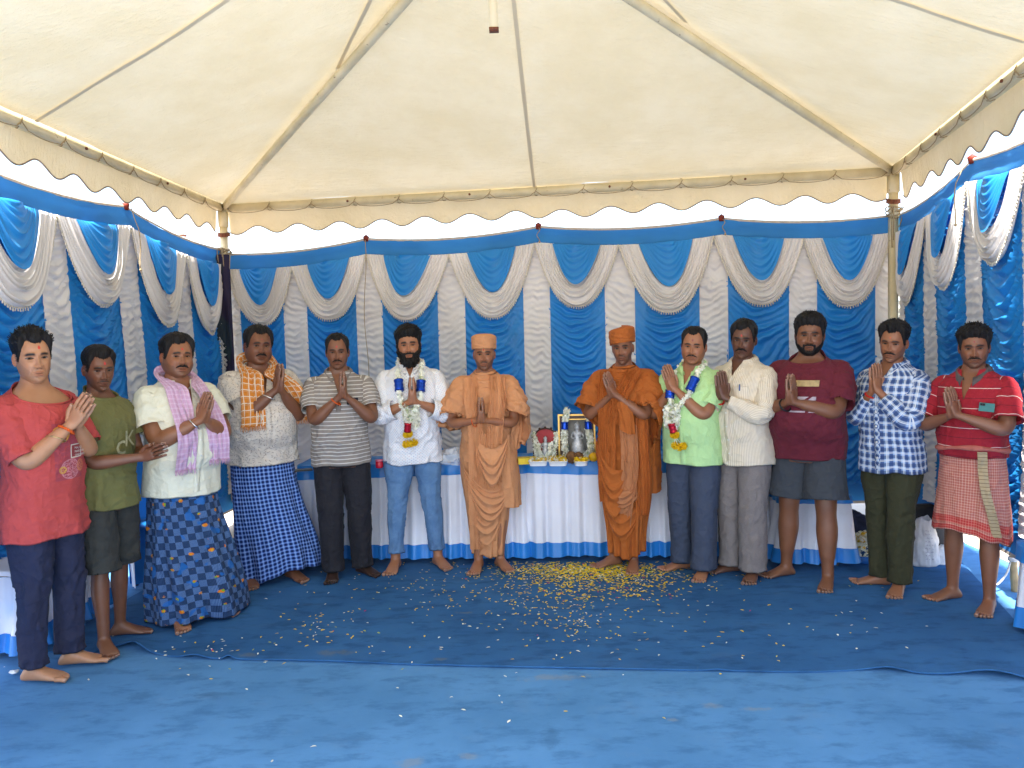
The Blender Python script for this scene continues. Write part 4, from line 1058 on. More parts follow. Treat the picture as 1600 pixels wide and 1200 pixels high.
def cut_v(zb, x_top=.055, z_top=1.47, xc=0.0):
    """open a V at the front down to zb"""
    def f(bm):
        for s in (-1, 1):
            e = Vector((s * x_top, 0, z_top - zb)); no = Vector((e.z, 0, -e.x)) * s; no.normalize()
            fs = [q for q in bm.faces if q.calc_center_median().y < .0 and q.calc_center_median().z > zb - .05 and abs(q.calc_center_median().x) < .14]
            geom = set(fs); [geom.update(q.verts) or geom.update(q.edges) for q in fs]
            bmesh.ops.bisect_plane(bm, geom=list(geom), plane_co=(xc, 0, zb), plane_no=no)
        dele = []
        for q in bm.faces:
            c = q.calc_center_median()
            if c.y < -.005 and c.z > zb and abs(c.x - xc) < (c.z - zb) / (z_top - zb) * x_top: dele.append(q)
        bmesh.ops.delete(bm, geom=dele, context='FACES')
    return f
def sleeve_grid(p, k, t0, t1, r, n=40, m=44, seed=0, wr=.006, ext=.07, flat=0.0):
    S, E, W = p['J'][k]; s = -1 if k == 'R' else 1
    pts, t = limb_path(S, E, W, 120, .25)
    keep = (t >= 0) & (t <= t1); q = np.vstack([[S + np.array((-s * ext, 0, .010))], [S + np.array((-s * ext * .5, 0, .007))], pts[keep]]); tq = np.concatenate([[-.25], [-.1], t[keep]])
    seg = np.concatenate([[0], np.cumsum(np.linalg.norm(np.diff(q, axis=0), axis=1))]); L = np.linspace(0, seg[-1], m)
    P = np.stack([np.interp(L, seg, q[:, j]) for j in range(3)], 1); tt = np.interp(L, seg, tq)
    P = np.vstack([P[:1], (P[:-2] + 2 * P[1:-1] + P[2:]) / 4, P[-1:]])
    rad = interp_keys(tt, [(kk[0], *(kk[1:] if len(kk) == 3 else (kk[1], kk[1]))) for kk in r])
    rad = rad * np.interp(tt, [-.25, -.05, .3], [.62, .76, 1.0])[:, None]
    G, uv = tube_grid(P, rad, n, ref=(0, 0, 1)); N = grid_normals(G, True); c = G - P[:, None]; N = np.where((N * c).sum(-1, keepdims=True) < 0, -N, N)
    a = np.linspace(0, 2 * np.pi, n, endpoint=False)[None]; v = L[:, None]
    up = sstep(-.1, .25, tt)[:, None]
    bend = np.exp(-((tt - 1) / .3) ** 2)[:, None]
    w = 1.45 * wr * up * (.9 * fbm(np.cos(a) * 1.6 + v * 3, np.sin(a) * 1.6, v * 11, seed, 2) + 1.1 * bend * (1 - 2.2 * np.abs(fbm(v * 26 + 1.2 * np.sin(a), np.cos(a) * 1.2, np.sin(a) * 1.2, seed + 1, 2))) + .5 * fbm(v * 30 + np.sin(a), np.cos(a) * 2, np.sin(a) * 2, seed + 2, 2))
    return G + N * w[..., None], uv
def tube_garment(gr_list, name, mat, root, cuts=None, me_hook=None):
    g = Geo()
    for (P, uv, closed, hemA, hemB) in gr_list:
        if hemA is not None: P = np.concatenate([hem_ring(P, *hemA)[None], P], 0); uv = np.concatenate([uv[:1], uv], 0)
        if hemB is not None: P = np.concatenate([P, hem_ring(P, *hemB, bottom=False)[None]], 0); uv = np.concatenate([uv, uv[-1:]], 0)
        g.grid(P, closed, uv)
    me = g.mesh(name, uv=True)
    if cuts: me = bisect_del(me, cuts)
    return link(name, me, mat, root)
def leg_grid(p, k, r, z_end=None, n=44, m=70, seed=0, wr=.006, back=0.0, crease=0.0, top=.0):
    """trouser leg; r keys along 0..2 (hip..ankle)"""
    Hh, kn, A, yaw = p['J']['k' + k]; q, t = limb_path(Hh + np.array((0, 0, top)), kn, A, 160, .2)
    tend = r[-1][0]
    if tend > 2: q = np.vstack([q, [A + (0, 0, -(tend - 2) * .4)]]); t = np.append(t, tend)
    keep = t <= tend + 1e-6; q, t = q[keep], t[keep]
    seg = np.concatenate([[0], np.cumsum(np.linalg.norm(np.diff(q, axis=0), axis=1))]); L = np.linspace(0, seg[-1], m)
    P = np.stack([np.interp(L, seg, q[:, j]) for j in range(3)], 1); tt = np.interp(L, seg, t)
    rad = interp_keys(tt, [(kk[0], *(kk[1:] if len(kk) == 3 else (kk[1], kk[1]))) for kk in r])
    G, uv = tube_grid(P, rad, n, ref=(1, 0, 0), expo=2.2); N = grid_normals(G, True); c = G - P[:, None]; N = np.where((N * c).sum(-1, keepdims=True) < 0, -N, N)
    a = np.linspace(0, 2 * np.pi, n, endpoint=False)[None]; v = L[:, None]; ca, sa = np.cos(a), np.sin(a)
    kneew = np.exp(-((tt - 1.02) / .16) ** 2)[:, None]; hemw = sstep(tend - .35, tend, tt)[:, None]; topw = np.exp(-((tt - .18) / .2) ** 2)[:, None]
    s = -1 if k == 'R' else 1
    rid = lambda q: 1 - 2.2 * np.abs(q)
    w = fbm(ca * 1.5 + v * 2.2, sa * 1.5, v * 6, seed, 2) * .8 + .9 * np.maximum(rid(fbm(v * 12 + 1.5 * ca * s, ca * 1.6, sa * 1.6, seed + 9, 2)), 0) ** 1.5 * sstep(-.3, .4, noise(v * 6, ca, sa, seed + 8))
    w = w + kneew * .75 * rid(fbm(v * 17 + 1.1 * ca, ca * 1.3, sa * 1.3, seed + 2, 2)) + hemw * .95 * rid(fbm(v * 15 + .9 * sa, ca * 1.3, sa * 1.3, seed + 3, 2)) + topw * .5 * rid(fbm(v * 10 - s * 1.6 * ca, ca * 1.1, sa * 1.1, seed + 4, 2))
    w = 1.25 * wr * w * sstep(0, .1, tt)[:, None]
    if crease: w = w + crease * (np.exp(-(np.abs(np.abs((a - np.pi * 1.5 + np.pi) % (2 * np.pi) - np.pi)) / .14) ** 2)) 
    return G + N * w[..., None], uv
def pelvis_grid(p, z0, z1, off, n=60, m=20, seed=0, wr=.003):
    P, uv = torso_grid(p, z0, z1, off, n, m, wr, seed); return P, uv
def trousers(p, root, mat, name='trousers', r=None, off=.006, seed=0, wr=.006, z1=1.03, crease=0.0, hem=(.004, .015)):
    P, uv = pelvis_grid(p, .795, z1, off, seed=seed); L = [(P, uv, True, None, None)]
    for k in 'RL':
        G, u2 = leg_grid(p, k, [(r[0][0], *[q * .86 for q in r[0][1:]])] + [(.2, *[q * .97 for q in r[1][1:]])] + r[1:], top=-.02, seed=seed + (k == 'L') * 11, wr=wr, crease=crease); L.append((G, u2, True, None, hem))
    return tube_garment(L, name, mat, root)
def lungi(p, root, mat, name='lungi', z0=.06, z1=1.02, bot=(0, 0, .26, .20), off=.004, seed=0, folds=.018, a0=.5, n=150, m=80, tilt=0.0, pinch=None, tz=None):
    """wrapped cloth from the waist to the ankles"""
    v = np.linspace(0, 1, m)[:, None]; a = np.linspace(-np.pi, np.pi, n, endpoint=False)[None]
    zt = z1; z = zt + (z0 - zt) * v; rx, ry, yo = sect(p, np.maximum(z[:, 0], .78)); rx, ry, yo = rx[:, None] + off, ry[:, None] + off, yo[:, None]
    e = sstep(.10, 1.05, v) ** 1.25
    bx, by, brx, bry = bot; RX = rx * (1 - e) + brx * e; RY = ry * (1 - e) + bry * e; cx, cyy = bx * e, yo * (1 - e) + by * e
    sx, sc = np.sin(a), np.cos(a); x = cx + RX * np.sign(sx) * np.abs(sx) ** .93; y = cyy - RY * np.sign(sc) * np.abs(sc) ** .93
    P = np.stack([x, y, z * np.ones_like(x)], -1); N = grid_normals(P, True); c = P - P.mean(1, keepdims=True); N = np.where((N * c).sum(-1, keepdims=True) < 0, -N, N)
    f = v ** 1.2 * folds * (np.sin(a * 9 + 2.2 * noise(a * 1.2, v * 1.5, 0, seed)) + .7 * np.sin(a * 15 + 3 * noise(a, v * 2, 0, seed + 1)) + .8 * fbm(a * 2.5, v * 2.5, 0, seed + 2, 2))
    f = f + .004 * fbm(a * 4, v * 14, 0, seed + 3, 2) * (1 - v)
    sw = ((a - a0) / .55); f = f + .016 * np.where((sw > 0) & (sw < 1), (1 - sw) * 1.0, 0) * v ** .8     # overlapping edge
    P = P + N * f[..., None]
    P[..., 2] += (v ** 3 * (.018 * np.sin(a * 2 + seed) + .012 * noise(a * 3, 0, 0, seed + 5)) + tilt * np.sin(a) * v ** 2)
    P[..., 2] = np.maximum(P[..., 2], .008)
    uv = np.stack([a * .21 * np.ones_like(v) * (1 + .3 * e), (1 - v) * (z1 - z0) * np.ones_like(a)], -1)
    return tube_garment([(P[::-1], uv[::-1], True, (.005, .02), None)], name, mat, root)
def ribbon_geo(path, across, width, nl=60, nw=16, folds=3, amp=.006, seed=0, norm=None):
    """strip of cloth along path (k,3); across (k,3) directions; width scalar or (k,)"""
    C = cr(path, nl); Ac = cr(across, nl); Ac /= np.linalg.norm(Ac, axis=1)[:, None]; wd = np.broadcast_to(np.asarray(width, float), (len(path),)); wd = np.interp(np.linspace(0, 1, nl), np.linspace(0, 1, len(path)), wd)
    u = np.linspace(-.5, .5, nw); P = C[:, None] + Ac[:, None] * (u[None, :, None] * wd[:, None, None])
    T_ = np.gradient(C, axis=0); T_ /= np.linalg.norm(T_, axis=1)[:, None]; N = np.cross(T_, Ac)
    if norm is not None: N = np.where((N * np.array(norm)).sum(1, keepdims=True) < 0, -N, N)
    L = np.concatenate([[0], np.cumsum(np.linalg.norm(np.diff(C, axis=0), axis=1))])
    ph = (u[None] + .5) * folds * 1.6 + .75 * noise(u[None] * 3, L[:, None] * 2.2, 0, seed) + .25 * noise(u[None] * 9, L[:, None] * 5, 0, seed + 2)
    kk = np.floor(ph).astype(np.int64); kr = .9 + .8 * _hash(kk, 0 * kk, 0 * kk, seed); f_ = 1 - np.abs(np.sin(ph * np.pi)) ** 1.4
    d = amp * (1.6 * f_ * kr + .7 * fbm(u[None] * 4, L[:, None] * 5, 0, seed + 1, 2) - .5)
    return P + N[:, None] * d[..., None], np.stack([u[None] * wd.max() * np.ones((nl, 1)), L[:, None] * np.ones((1, nw))], -1)
def two_sided(P, t=.003):
    N = grid_normals(P); return P + N * t
def collar(p, root, mat, vz=1.36, open_=.05, drop=.042, name='collar', stand=.022, off=.016, spread=1.0):
    """turned-down collar round an open neck; vz: height where the front points meet the V"""
    n = 60; a = np.linspace(-np.pi * .90, np.pi * .90, n)              # 0 = back
    rx, ry, yo = .071 + .010 * p.get('fat', 0), .069 + .010 * p.get('fat', 0), .010
    fr = sstep(1.7, 2.82, np.abs(a))
    x = np.sin(a) * rx * (1 + .05 * fr); y = yo + np.cos(a) * ry; z = 1.462 - .030 * (1 - np.cos(a)) * .5 - .05 * fr
    y = y - .020 * fr
    base = np.stack([x, y, z - stand * .5], 1); topc = np.stack([x * 1.02, y, z + stand], 1)
    o = np.stack([np.sin(a), np.cos(a), 0 * a], 1)
    fall = topc + o * (.014 + .016 * spread) + np.array((0, 0, -drop)) ; fall[:, 1] -= .012 * fr; fall[:, 2] -= .018 * sstep(2.3, 2.82, np.abs(a))
    mid = (topc + fall) / 2 + o * .006 + np.array((0, 0, .006))
    P = np.stack([base, topc - np.array((0, 0, .004)), topc + o * .005, mid, fall, fall - o * .004 + np.array((0, 0, .002))], 0)
    uv = np.stack([a[None] * .07 * np.ones((6, 1)), np.array([0, .02, .025, .045, .065, .066])[:, None] * np.ones((1, n))], -1)
    g = Geo(); g.grid(P, False, uv); return g.build(name, mat, root, uv=True)
def neck_rib(p, root, mat, co, no, r=.006, name='neckband', off=.010):
    """ribbed band along the neck opening cut by the plane (co,no)"""
    a = np.linspace(-np.pi, np.pi, 60, endpoint=False); zz = np.full(60, 1.44)
    for _ in range(30):
        rx, ry, yo = sect(p, zz); x, y = (rx + off) * np.sign(np.sin(a)) * np.abs(np.sin(a)) ** .87, yo - (ry + off) * np.sign(np.cos(a)) * np.abs(np.cos(a)) ** .87
        zz = .5 * zz + .5 * np.clip(co[2] - ((x - co[0]) * no[0] + (y - co[1]) * no[1]) / no[2], 1.2, 1.5)
    P = np.stack([x, y, zz], 1); P = np.vstack([P, P[:1]]); g = Geo(); G, uv = tube_grid(P, np.array([[r * 1.5, r * .6]] * len(P)), 8, ref=(0, 0, 1)); g.grid(G, True); return g.build(name, mat, root)
def front_strip(p, root, mat, x0, w, z0, z1, off, name='placket', uv0=None):
    z = np.linspace(z0, z1, 40); g = Geo(); P = []
    for zz in z: P.append([surf(p, x0 + q, zz, off) for q in (-w / 2 - .001, -w / 2, 0, w / 2, w / 2 + .001)])
    P = np.array(P); P[:, (0, 4), 1] += .006
    uv = np.stack([P[..., 0], P[..., 2]], -1); g.grid(P, False, uv); return g.build(name, mat, root, uv=True)
def buttons(p, root, mat, x0, zs, off, r=.0055):
    for zz in zs:
        c = surf(p, x0, zz, off); g = Geo(); g.tube([c + (0, .002, 0), c - (0, .002, 0)], r, 10); g.build('button', mat, root)
def bangle(p, root, mat, k, t, r, th, name='wristband', twist=0.0, tilt=.25, lumpy=0.0):
    """ring round the forearm k at parameter t of elbow..wrist"""
    S, E, W = p['J'][k]; c = E + (W - E) * t; d = unit(W - E); x = unit(np.cross(d, (.3, .2, 1))); y = np.cross(d, x); a = np.linspace(0, 2 * np.pi, 40)
    pts = c + np.outer(np.cos(a), x) * r + np.outer(np.sin(a), y) * r * .92 + np.outer(np.sin(a) * tilt * r, d)
    rr = th * (1 + lumpy * np.sin(a * 14)); g = Geo(); g.tube(pts, rr, 7, caps=False); return g.build(name, mat, root)
# ================================================================== THE THIRTEEN PEOPLE
def cloth(name, fn, rough=.85, trans=.0, sheen=.03, weave=900, spec=.2, dirt=.10):
    n = NT(name); uv = n.uv(); s = n.sep(uv); u, v = s[0], s[1]
    c = fn(n, u, v, uv); big = n.noise(n.obj(), 7, 4, .6)
    c = n.mix(n.math('MULTIPLY', n.step(big, .5, .8), dirt), c, n.mix(1.0, c, (.45, .42, .4), 'MULTIPLY'))
    b = n.noise(uv, weave, 2)
    fine = n.noise(n.obj(), 45, 4, .65)
    r1 = n.math('SUBTRACT', 1.0, n.math('ABSOLUTE', n.math('SUBTRACT', n.math('MULTIPLY', n.noise(n.mapping(n.obj(), (1, 1, .45), (.3, .5, 0)), 13, 2, .45), 4.0), 2.0)), clamp=True)
    r2 = n.math('SUBTRACT', 1.0, n.math('ABSOLUTE', n.math('SUBTRACT', n.math('MULTIPLY', n.noise(n.mapping(n.obj(), (.6, 1, 1), (0, -.6, .4)), 12, 2, .45), 4.0), 2.0)), clamp=True)
    fine = n.math('ADD', fine, n.math('MULTIPLY', n.math('ADD', n.math('POWER', r1, 2.0), n.math('POWER', r2, 2.0)), 1.6))
    return n.shader(c, rough, n.bump(n.math('ADD', n.math('MULTIPLY', b, .4), fine), .55, .006), sheen=sheen, spec=spec, trans=trans)
def solid(c, c2=None):
    def f(n, u, v, uv): return n.mix(n.noise(uv, 22, 4), c, c2 or [q * .86 for q in c])
    return f
def rect(n, u, v, u0, u1, v0, v1, e=.0012):
    a = n.math('MULTIPLY', n.step(u, u0 - e, u0 + e), n.math('SUBTRACT', 1.0, n.step(u, u1 - e, u1 + e)))
    b = n.math('MULTIPLY', n.step(v, v0 - e, v0 + e), n.math('SUBTRACT', 1.0, n.step(v, v1 - e, v1 + e)))
    return n.math('MULTIPLY', a, b)
def disc(n, u, v, cu, cv, r, ring=None, e=.0015):
    d = n.math('SQRT', n.math('ADD', n.math('POWER', n.math('SUBTRACT', u, cu), 2.0), n.math('POWER', n.math('SUBTRACT', v, cv), 2.0)))
    m = n.math('SUBTRACT', 1.0, n.step(d, r - e, r + e))
    if ring: m = n.math('MULTIPLY', m, n.step(d, r - ring - e, r - ring + e))
    return m
M_button = plain('pale buttons', (.75, .72, .66), .3, .05)
M_dirtgrime = None
GROUND = .013
FLATLINE = [(0, .066), (.35, .064), (.62, .060), (.88, .050), (1.02, .018), (1.14, -.014), (1.27, -.010), (1.38, .020), (1.72, .022), (1.88, -.02), (2.2, -.048), (3.2, -.062)]
def person(label, px, py, H, yaw, **p):
    q = at_z(px, py, GROUND); root = empty('person', q, R(yaw)); k = H / 1.70; root.scale = (k, k, k)
    tag(root, label, 'person'); p['root'] = root; p.setdefault('seed', int(px)); build_body(p, root); p['k'] = k
    return p, root
def local_to_world(p, v):
    root = p['root']; return np.array(rotz(root.rotation_euler.z) @ (np.array(v) * p['k']) + np.array(root.location))
SHORT = [(-.25, .085), (0, .082), (.35, .076), (.60, .073), (1.0, .070)]
def fatk(keys, f): return [(k[0], *[q * f for q in k[1:]]) for k in keys]
def shirt(p, root, mat, z0, off=.018, name='shirt', sl_t=.62, sl_r=SHORT, wr=.006, fold=.010, neck='crew', vz=1.34, flare=.009, sl_t2=None, tight=None, k=1.0, hemdrop=0.0, cutco=None, seed=None, z1=1.485, vw=.055):
    sd = p['seed'] if seed is None else seed
    P, uv = torso_grid(p, z0, z1, off, wr=wr, seed=sd, fold=fold, flare=flare, tight=tight, k=k, hemdrop=hemdrop)
    if neck == 'crew':
        co, no = cutco or ((0, -.08, 1.405), (0, -.50, 1.0)); cuts = [cut_plane(co, no)]
    elif neck == 'v': cuts = [cut_plane((0, 0, 1.462), (0, -.25, 1)), cut_v(vz, vw)]
    else: cuts = None
    L = [(P, uv, True, (.004, .02), None)]
    body = tube_garment(L, name, mat, root, cuts)
    for kk in 'RL':
        t1 = sl_t if kk == 'R' or sl_t2 is None else sl_t2
        G, u2 = sleeve_grid(p, kk, 0, t1, sl_r, seed=sd + (kk == 'L') * 3 + 1, wr=wr * .9)
        tube_garment([(G, u2, True, None, (.005, .02))], 'sleeve', mat, root)
    if neck == 'crew' and cutco is None: neck_rib(p, root, mat, co, no, off=off * .62)
    elif neck == 'crew': neck_rib(p, root, mat, cutco[0], cutco[1], r=.004, off=off * .62)
    return body

# ---------- 1: coral shirt
def print1(n, u, v, uv):
    c = n.mix(n.noise(uv, 14, 5, .7), (.40, .050, .045), (.51, .082, .075))
    c = n.mix(n.math('MULTIPLY', n.step(n.noise(uv, 9, 5, .8), .62, .75), .3), c, (.60, .30, .28))
    pat = n.math('MULTIPLY', rect(n, u, v, -.06, .10, .98, 1.26), n.step(n.noise(uv, 60, 4), .30, .5)); c = n.mix(n.math('MULTIPLY', pat, .45), c, (.20, .05, .09))
    for (cu, cv, r, cc) in ((-.025, 1.205, .040, (.62, .34, .05)), (.02, 1.03, .050, (.55, .22, .24)), (-.02, 1.03, .018, (.60, .32, .06)), (.085, 1.04, .03, (.60, .20, .08))):
        m = n.math('MULTIPLY', disc(n, u, v, cu, cv, r), n.step(n.noise(uv, 130, 3), .46, .54)); c = n.mix(n.math('MULTIPLY', m, .85), c, cc)
        c = n.mix(n.math('MULTIPLY', disc(n, u, v, cu, cv, r, .005), .8), c, cc)
    fr = rect(n, u, v, .018, .098, 1.082, 1.150); inn = rect(n, u, v, .023, .093, 1.087, 1.145)
    c = n.mix(fr, c, (.62, .55, .45)); c = n.mix(inn, c, (.28, .05, .05)); return c
M1 = cloth('coral printed cotton', print1)
p1, r1 = person('man in a coral red printed shirt and navy trousers, standing nearest at the far left', 84, 1050, 1.73, 75, skin=(0.430, 0.205, 0.102), fat=.18, armr=1.08,
    hc=(0.000, -0.240, 1.285), hd=(0, -.62, .80), feet=[(-.10, .02, 14), (.10, -.01, 28)], poleR=(-.65, .25, -.8), poleL=(.7, .0, -.8), hs=1.06,
    head=dict(yaw=-30, pitch=2, roll=-3, top=.030, side=.005, size=1.03, wide=.93, strands=900, slen=1.7, stick=.8, upw=.9, hl=.0, quiff=.006, moustache=0, stubble=.36, smile=1.5, eye=.95, browt=1.25, tilz=.050, tilx=.010, tilr=.006, jaw=1.03, cheek=.0))
shirt(p1, r1, M1, .70, .020, 'shirt', sl_t=.90, sl_t2=.85, sl_r=[(-.25, .086), (0, .084), (.5, .075), (.75, .070), (.9, .064)], wr=.008, fold=.014, cutco=((0, -.09, 1.365), (0, -.55, 1.0)))
def text_on(p, body, lines, x0, z0, size, col, off, leading=1.15, parent=None, xw=None):
    """lettering laid on the front of a garment"""
    for i, t_ in enumerate(lines):
        cu = bpy.data.curves.new('lettering', 'FONT'); cu.body = t_; cu.size = size; cu.extrude = 0; cu.align_x = 'LEFT'; cu.resolution_u = 2
        o = bpy.data.objects.new('tmp', cu); COL.objects.link(o); dg = bpy.context.evaluated_depsgraph_get(); me = o.evaluated_get(dg).to_mesh()
        V = np.zeros(len(me.vertices) * 3, np.float32); me.vertices.foreach_get('co', V); V = V.reshape(-1, 3); F = [tuple(f.vertices) for f in me.polygons]
        bpy.data.objects.remove(o)
        W_ = np.array([surf(p, x0 + q[0] * (xw or 1), z0 - i * size * leading + q[1], off) for q in V])
        link('lettering', make_mesh('lettering', W_, F, smooth=False), col, parent if parent is not None else p['root'])
M_inkw = plain('white print', (.66, .60, .52), .8, .1); M_inkgold = plain('gold print', (.42, .30, .14), .6, .25, 40); M_inkgrey = plain('grey print', (.40, .33, .36), .8, .2, 60)
text_on(p1, None, ['MALSO', 'MARSDEN', 'ONEHARD'], .026, 1.128, .0155, M_inkw, .040)
PNT = [(0, .105, .105), (.35, .098, .10), (.8, .080, .083), (1.0, .073, .076), (1.5, .064, .066), (1.93, .058, .060), (2.02, .060, .062)]
M_navyp = cloth('navy track cotton', solid((.018, .021, .048), (.030, .032, .062)), .8, dirt=.3)
trousers(p1, r1, M_navyp, r=PNT, seed=4, wr=.009, z1=.98)
M_orange = plain('orange thread', (.62, .09, .01), .7, .3, 200); M_redth = plain('red thread', (.50, .02, .012), .7, .3, 200); M_brass = plain('brass bangle', (.55, .38, .18), .35, .1, metal=.7); M_silver = plain('steel bangle', (.70, .68, .64), .25, .1, metal=.9); M_black = plain('black rubber', (.012, .012, .013), .5)
bangle(p1, r1, M_orange, 'R', .93, .036, .006, 'wrist_thread', lumpy=.3); bangle(p1, r1, M_brass, 'R', .70, .042, .003, 'bangle', tilt=.5)

# ---------- 2: olive shirt, cargo shorts
M2 = cloth('olive cotton', solid((.128, .125, .038), (.170, .160, .062)), dirt=.3)
p2, r2p = person('slim man in an olive t-shirt and dark cargo shorts, second from the left', 178, 1003, 1.65, 72, skin=(0.162, 0.062, 0.029), fat=0.0, armr=.92, legr=.86, sw=-.008,
    hc=(0.000, -0.330, 1.100), hd=(0, -.94, .30), feet=[(-.115, -.05, -32), (.10, .05, 30)], poleR=(-.5, .3, -.9), poleL=(.6, .1, -.9),
    head=dict(yaw=-27, pitch=6, roll=0, top=.024, side=.003, quiff=.010, qx=.3, strands=260, slen=.7, hl=-.004, moustache=.0022, mth=.6, stubble=.4, eye=.85, jaw=.93, wide=.95, tilx=.004, tilr=.006, brow=1.3))
shirt(p2, r2p, M2, .80, .016, 'shirt', sl_t=.62, sl_r=[(-.25, .080), (0, .078), (.35, .072), (.62, .070)], wr=.008, fold=.012)
text_on(p2, None, ['c'], -.06, 1.10, .17, plain('faded print', (.30, .29, .17), .85, .3, 60), .034); text_on(p2, None, ['K'], .0, 1.14, .13, bpy.data.materials['faded print'], .034)
M2s = cloth('dark grey cargo cotton', solid((.030, .031, .029), (.048, .048, .043)), dirt=.4)
CARGO = [(0, .110, .110), (.4, .105, .108), (.8, .098, .100), (1.02, .096, .098), (1.10, .099, .101)]
trousers(p2, r2p, M2s, 'shorts', r=CARGO, seed=9, wr=.008)
def pocket(p, root, k, mat, t0=.55, t1=.9, ang=None, name='pocket'):
    Hh, kn, A, yaw = p['J']['k' + k]; s = -1 if k == 'R' else 1; c = Hh + (kn - Hh) * (t0 + t1) / 2; g = Geo(); L = np.linalg.norm(kn - Hh) * (t1 - t0)
    n_ = 10; u = np.linspace(-.6, .6, n_); z = np.linspace(-L / 2, L / 2, 8); P = np.array([[(c[0] + s * .118 * math.cos(q), c[1] - .118 * math.sin(q), c[2] + zz) for q in u] for zz in z]); g.grid(P)
    P2 = np.array([[(c[0] + s * .121 * math.cos(q * 1.04), c[1] - .121 * math.sin(q * 1.04), c[2] + L / 2 - .045 + zz) for q in u] for zz in np.linspace(0, .05, 4)]); o = g.build(name, mat, root); g = Geo(); g.grid(P2); g.build('flap', mat, o)
pocket(p2, r2p, 'R', M2s)

# ---------- 3: cream shirt, pink towel, patterned lungi
M3 = cloth('pale cream cotton', lambda n, u, v, uv: n.mix(n.step(n.voro(uv, 330), .2, .4), (.66, .64, .47), (.72, .70, .56)), dirt=.06)
def lung3(n, u, v, uv):
    q = .040; a = n.math('FRACT', n.math('DIVIDE', u, q * 2)); b = n.math('FRACT', n.math('DIVIDE', v, q * 2))
    ch = n.math('ABSOLUTE', n.math('SUBTRACT', n.math('GREATER_THAN', a, .5), n.math('GREATER_THAN', b, .5)))
    d = n.voro(n.mapping(uv, (1, 1, 0)), 190, rand=0.0); dot = n.math('SUBTRACT', 1.0, n.step(d, .26, .36))
    c = n.mix(ch, (.008, .018, .055), (.020, .065, .19)); c = n.mix(n.math('MULTIPLY', dot, .75), c, n.mix(ch, (.05, .12, .26), (.22, .33, .50)))
    m = n.step(n.noise(uv, 11, 1), .60, .63); c = n.mix(n.math('MULTIPLY', m, .75), c, (.012, .12, .40))
    cell = n.voro(n.mapping(uv, (1, 1.35, 0)), 9.5, rand=.25); col = n.sep(n.voro(n.mapping(uv, (1, 1.35, 0)), 9.5, 'Color', rand=.25))
    leaf = n.math('SUBTRACT', 1.0, n.step(n.math('ADD', cell, n.math('MULTIPLY', n.noise(uv, 90, 2), .16)), .20, .235))
    lc = n.mix(n.step(n.noise(uv, 70, 1), .5, .56), (.58, .16, .015), n.mix(n.math('GREATER_THAN', col[0], .5), (.16, .32, .02), (.60, .30, .02))); return n.mix(leaf, c, lc)
ML3 = cloth('blue patchwork lungi cotton', lung3)
p3, r3 = person('stout man in a cream shirt with a pink towel and a blue patchwork lungi', 296, 962, 1.70, 50, skin=(0.263, 0.105, 0.047), fat=.66, armr=1.22, chest=1.06,
    hc=(0.000, -0.300, 1.255), hd=(.06, -.42, .90), feet=[(-.11, -.10, -20), (.15, -.07, 10)], poleR=(-.8, .1, -.8), poleL=(.9, .1, -.7), hs=1.05,
    head=dict(yaw=-8, pitch=-3, roll=2, top=.030, side=.009, part=.010, strands=420, slen=.9, moustache=.0055, mth=1.1, stubble=.62, eye=.7, jaw=1.14, cheek=.9, wide=1.03, tilr=.0055, size=1.04))
shirt(p3, r3, M3, .765, .018, 'shirt', sl_t=.66, sl_r=fatk(SHORT, 1.22), wr=.007, fold=.012, neck='v', vz=1.30, flare=.013)
collar(p3, r3, M3); front_strip(p3, r3, M3, .0, .034, .785, 1.29, .031); buttons(p3, r3, M_button, .0, (.83, .92, 1.01, 1.10), .033)
lungi(p3, r3, ML3, z0=.022, z1=1.0, bot=(.07, -.02, .305, .235), seed=3, folds=.020, a0=.15)
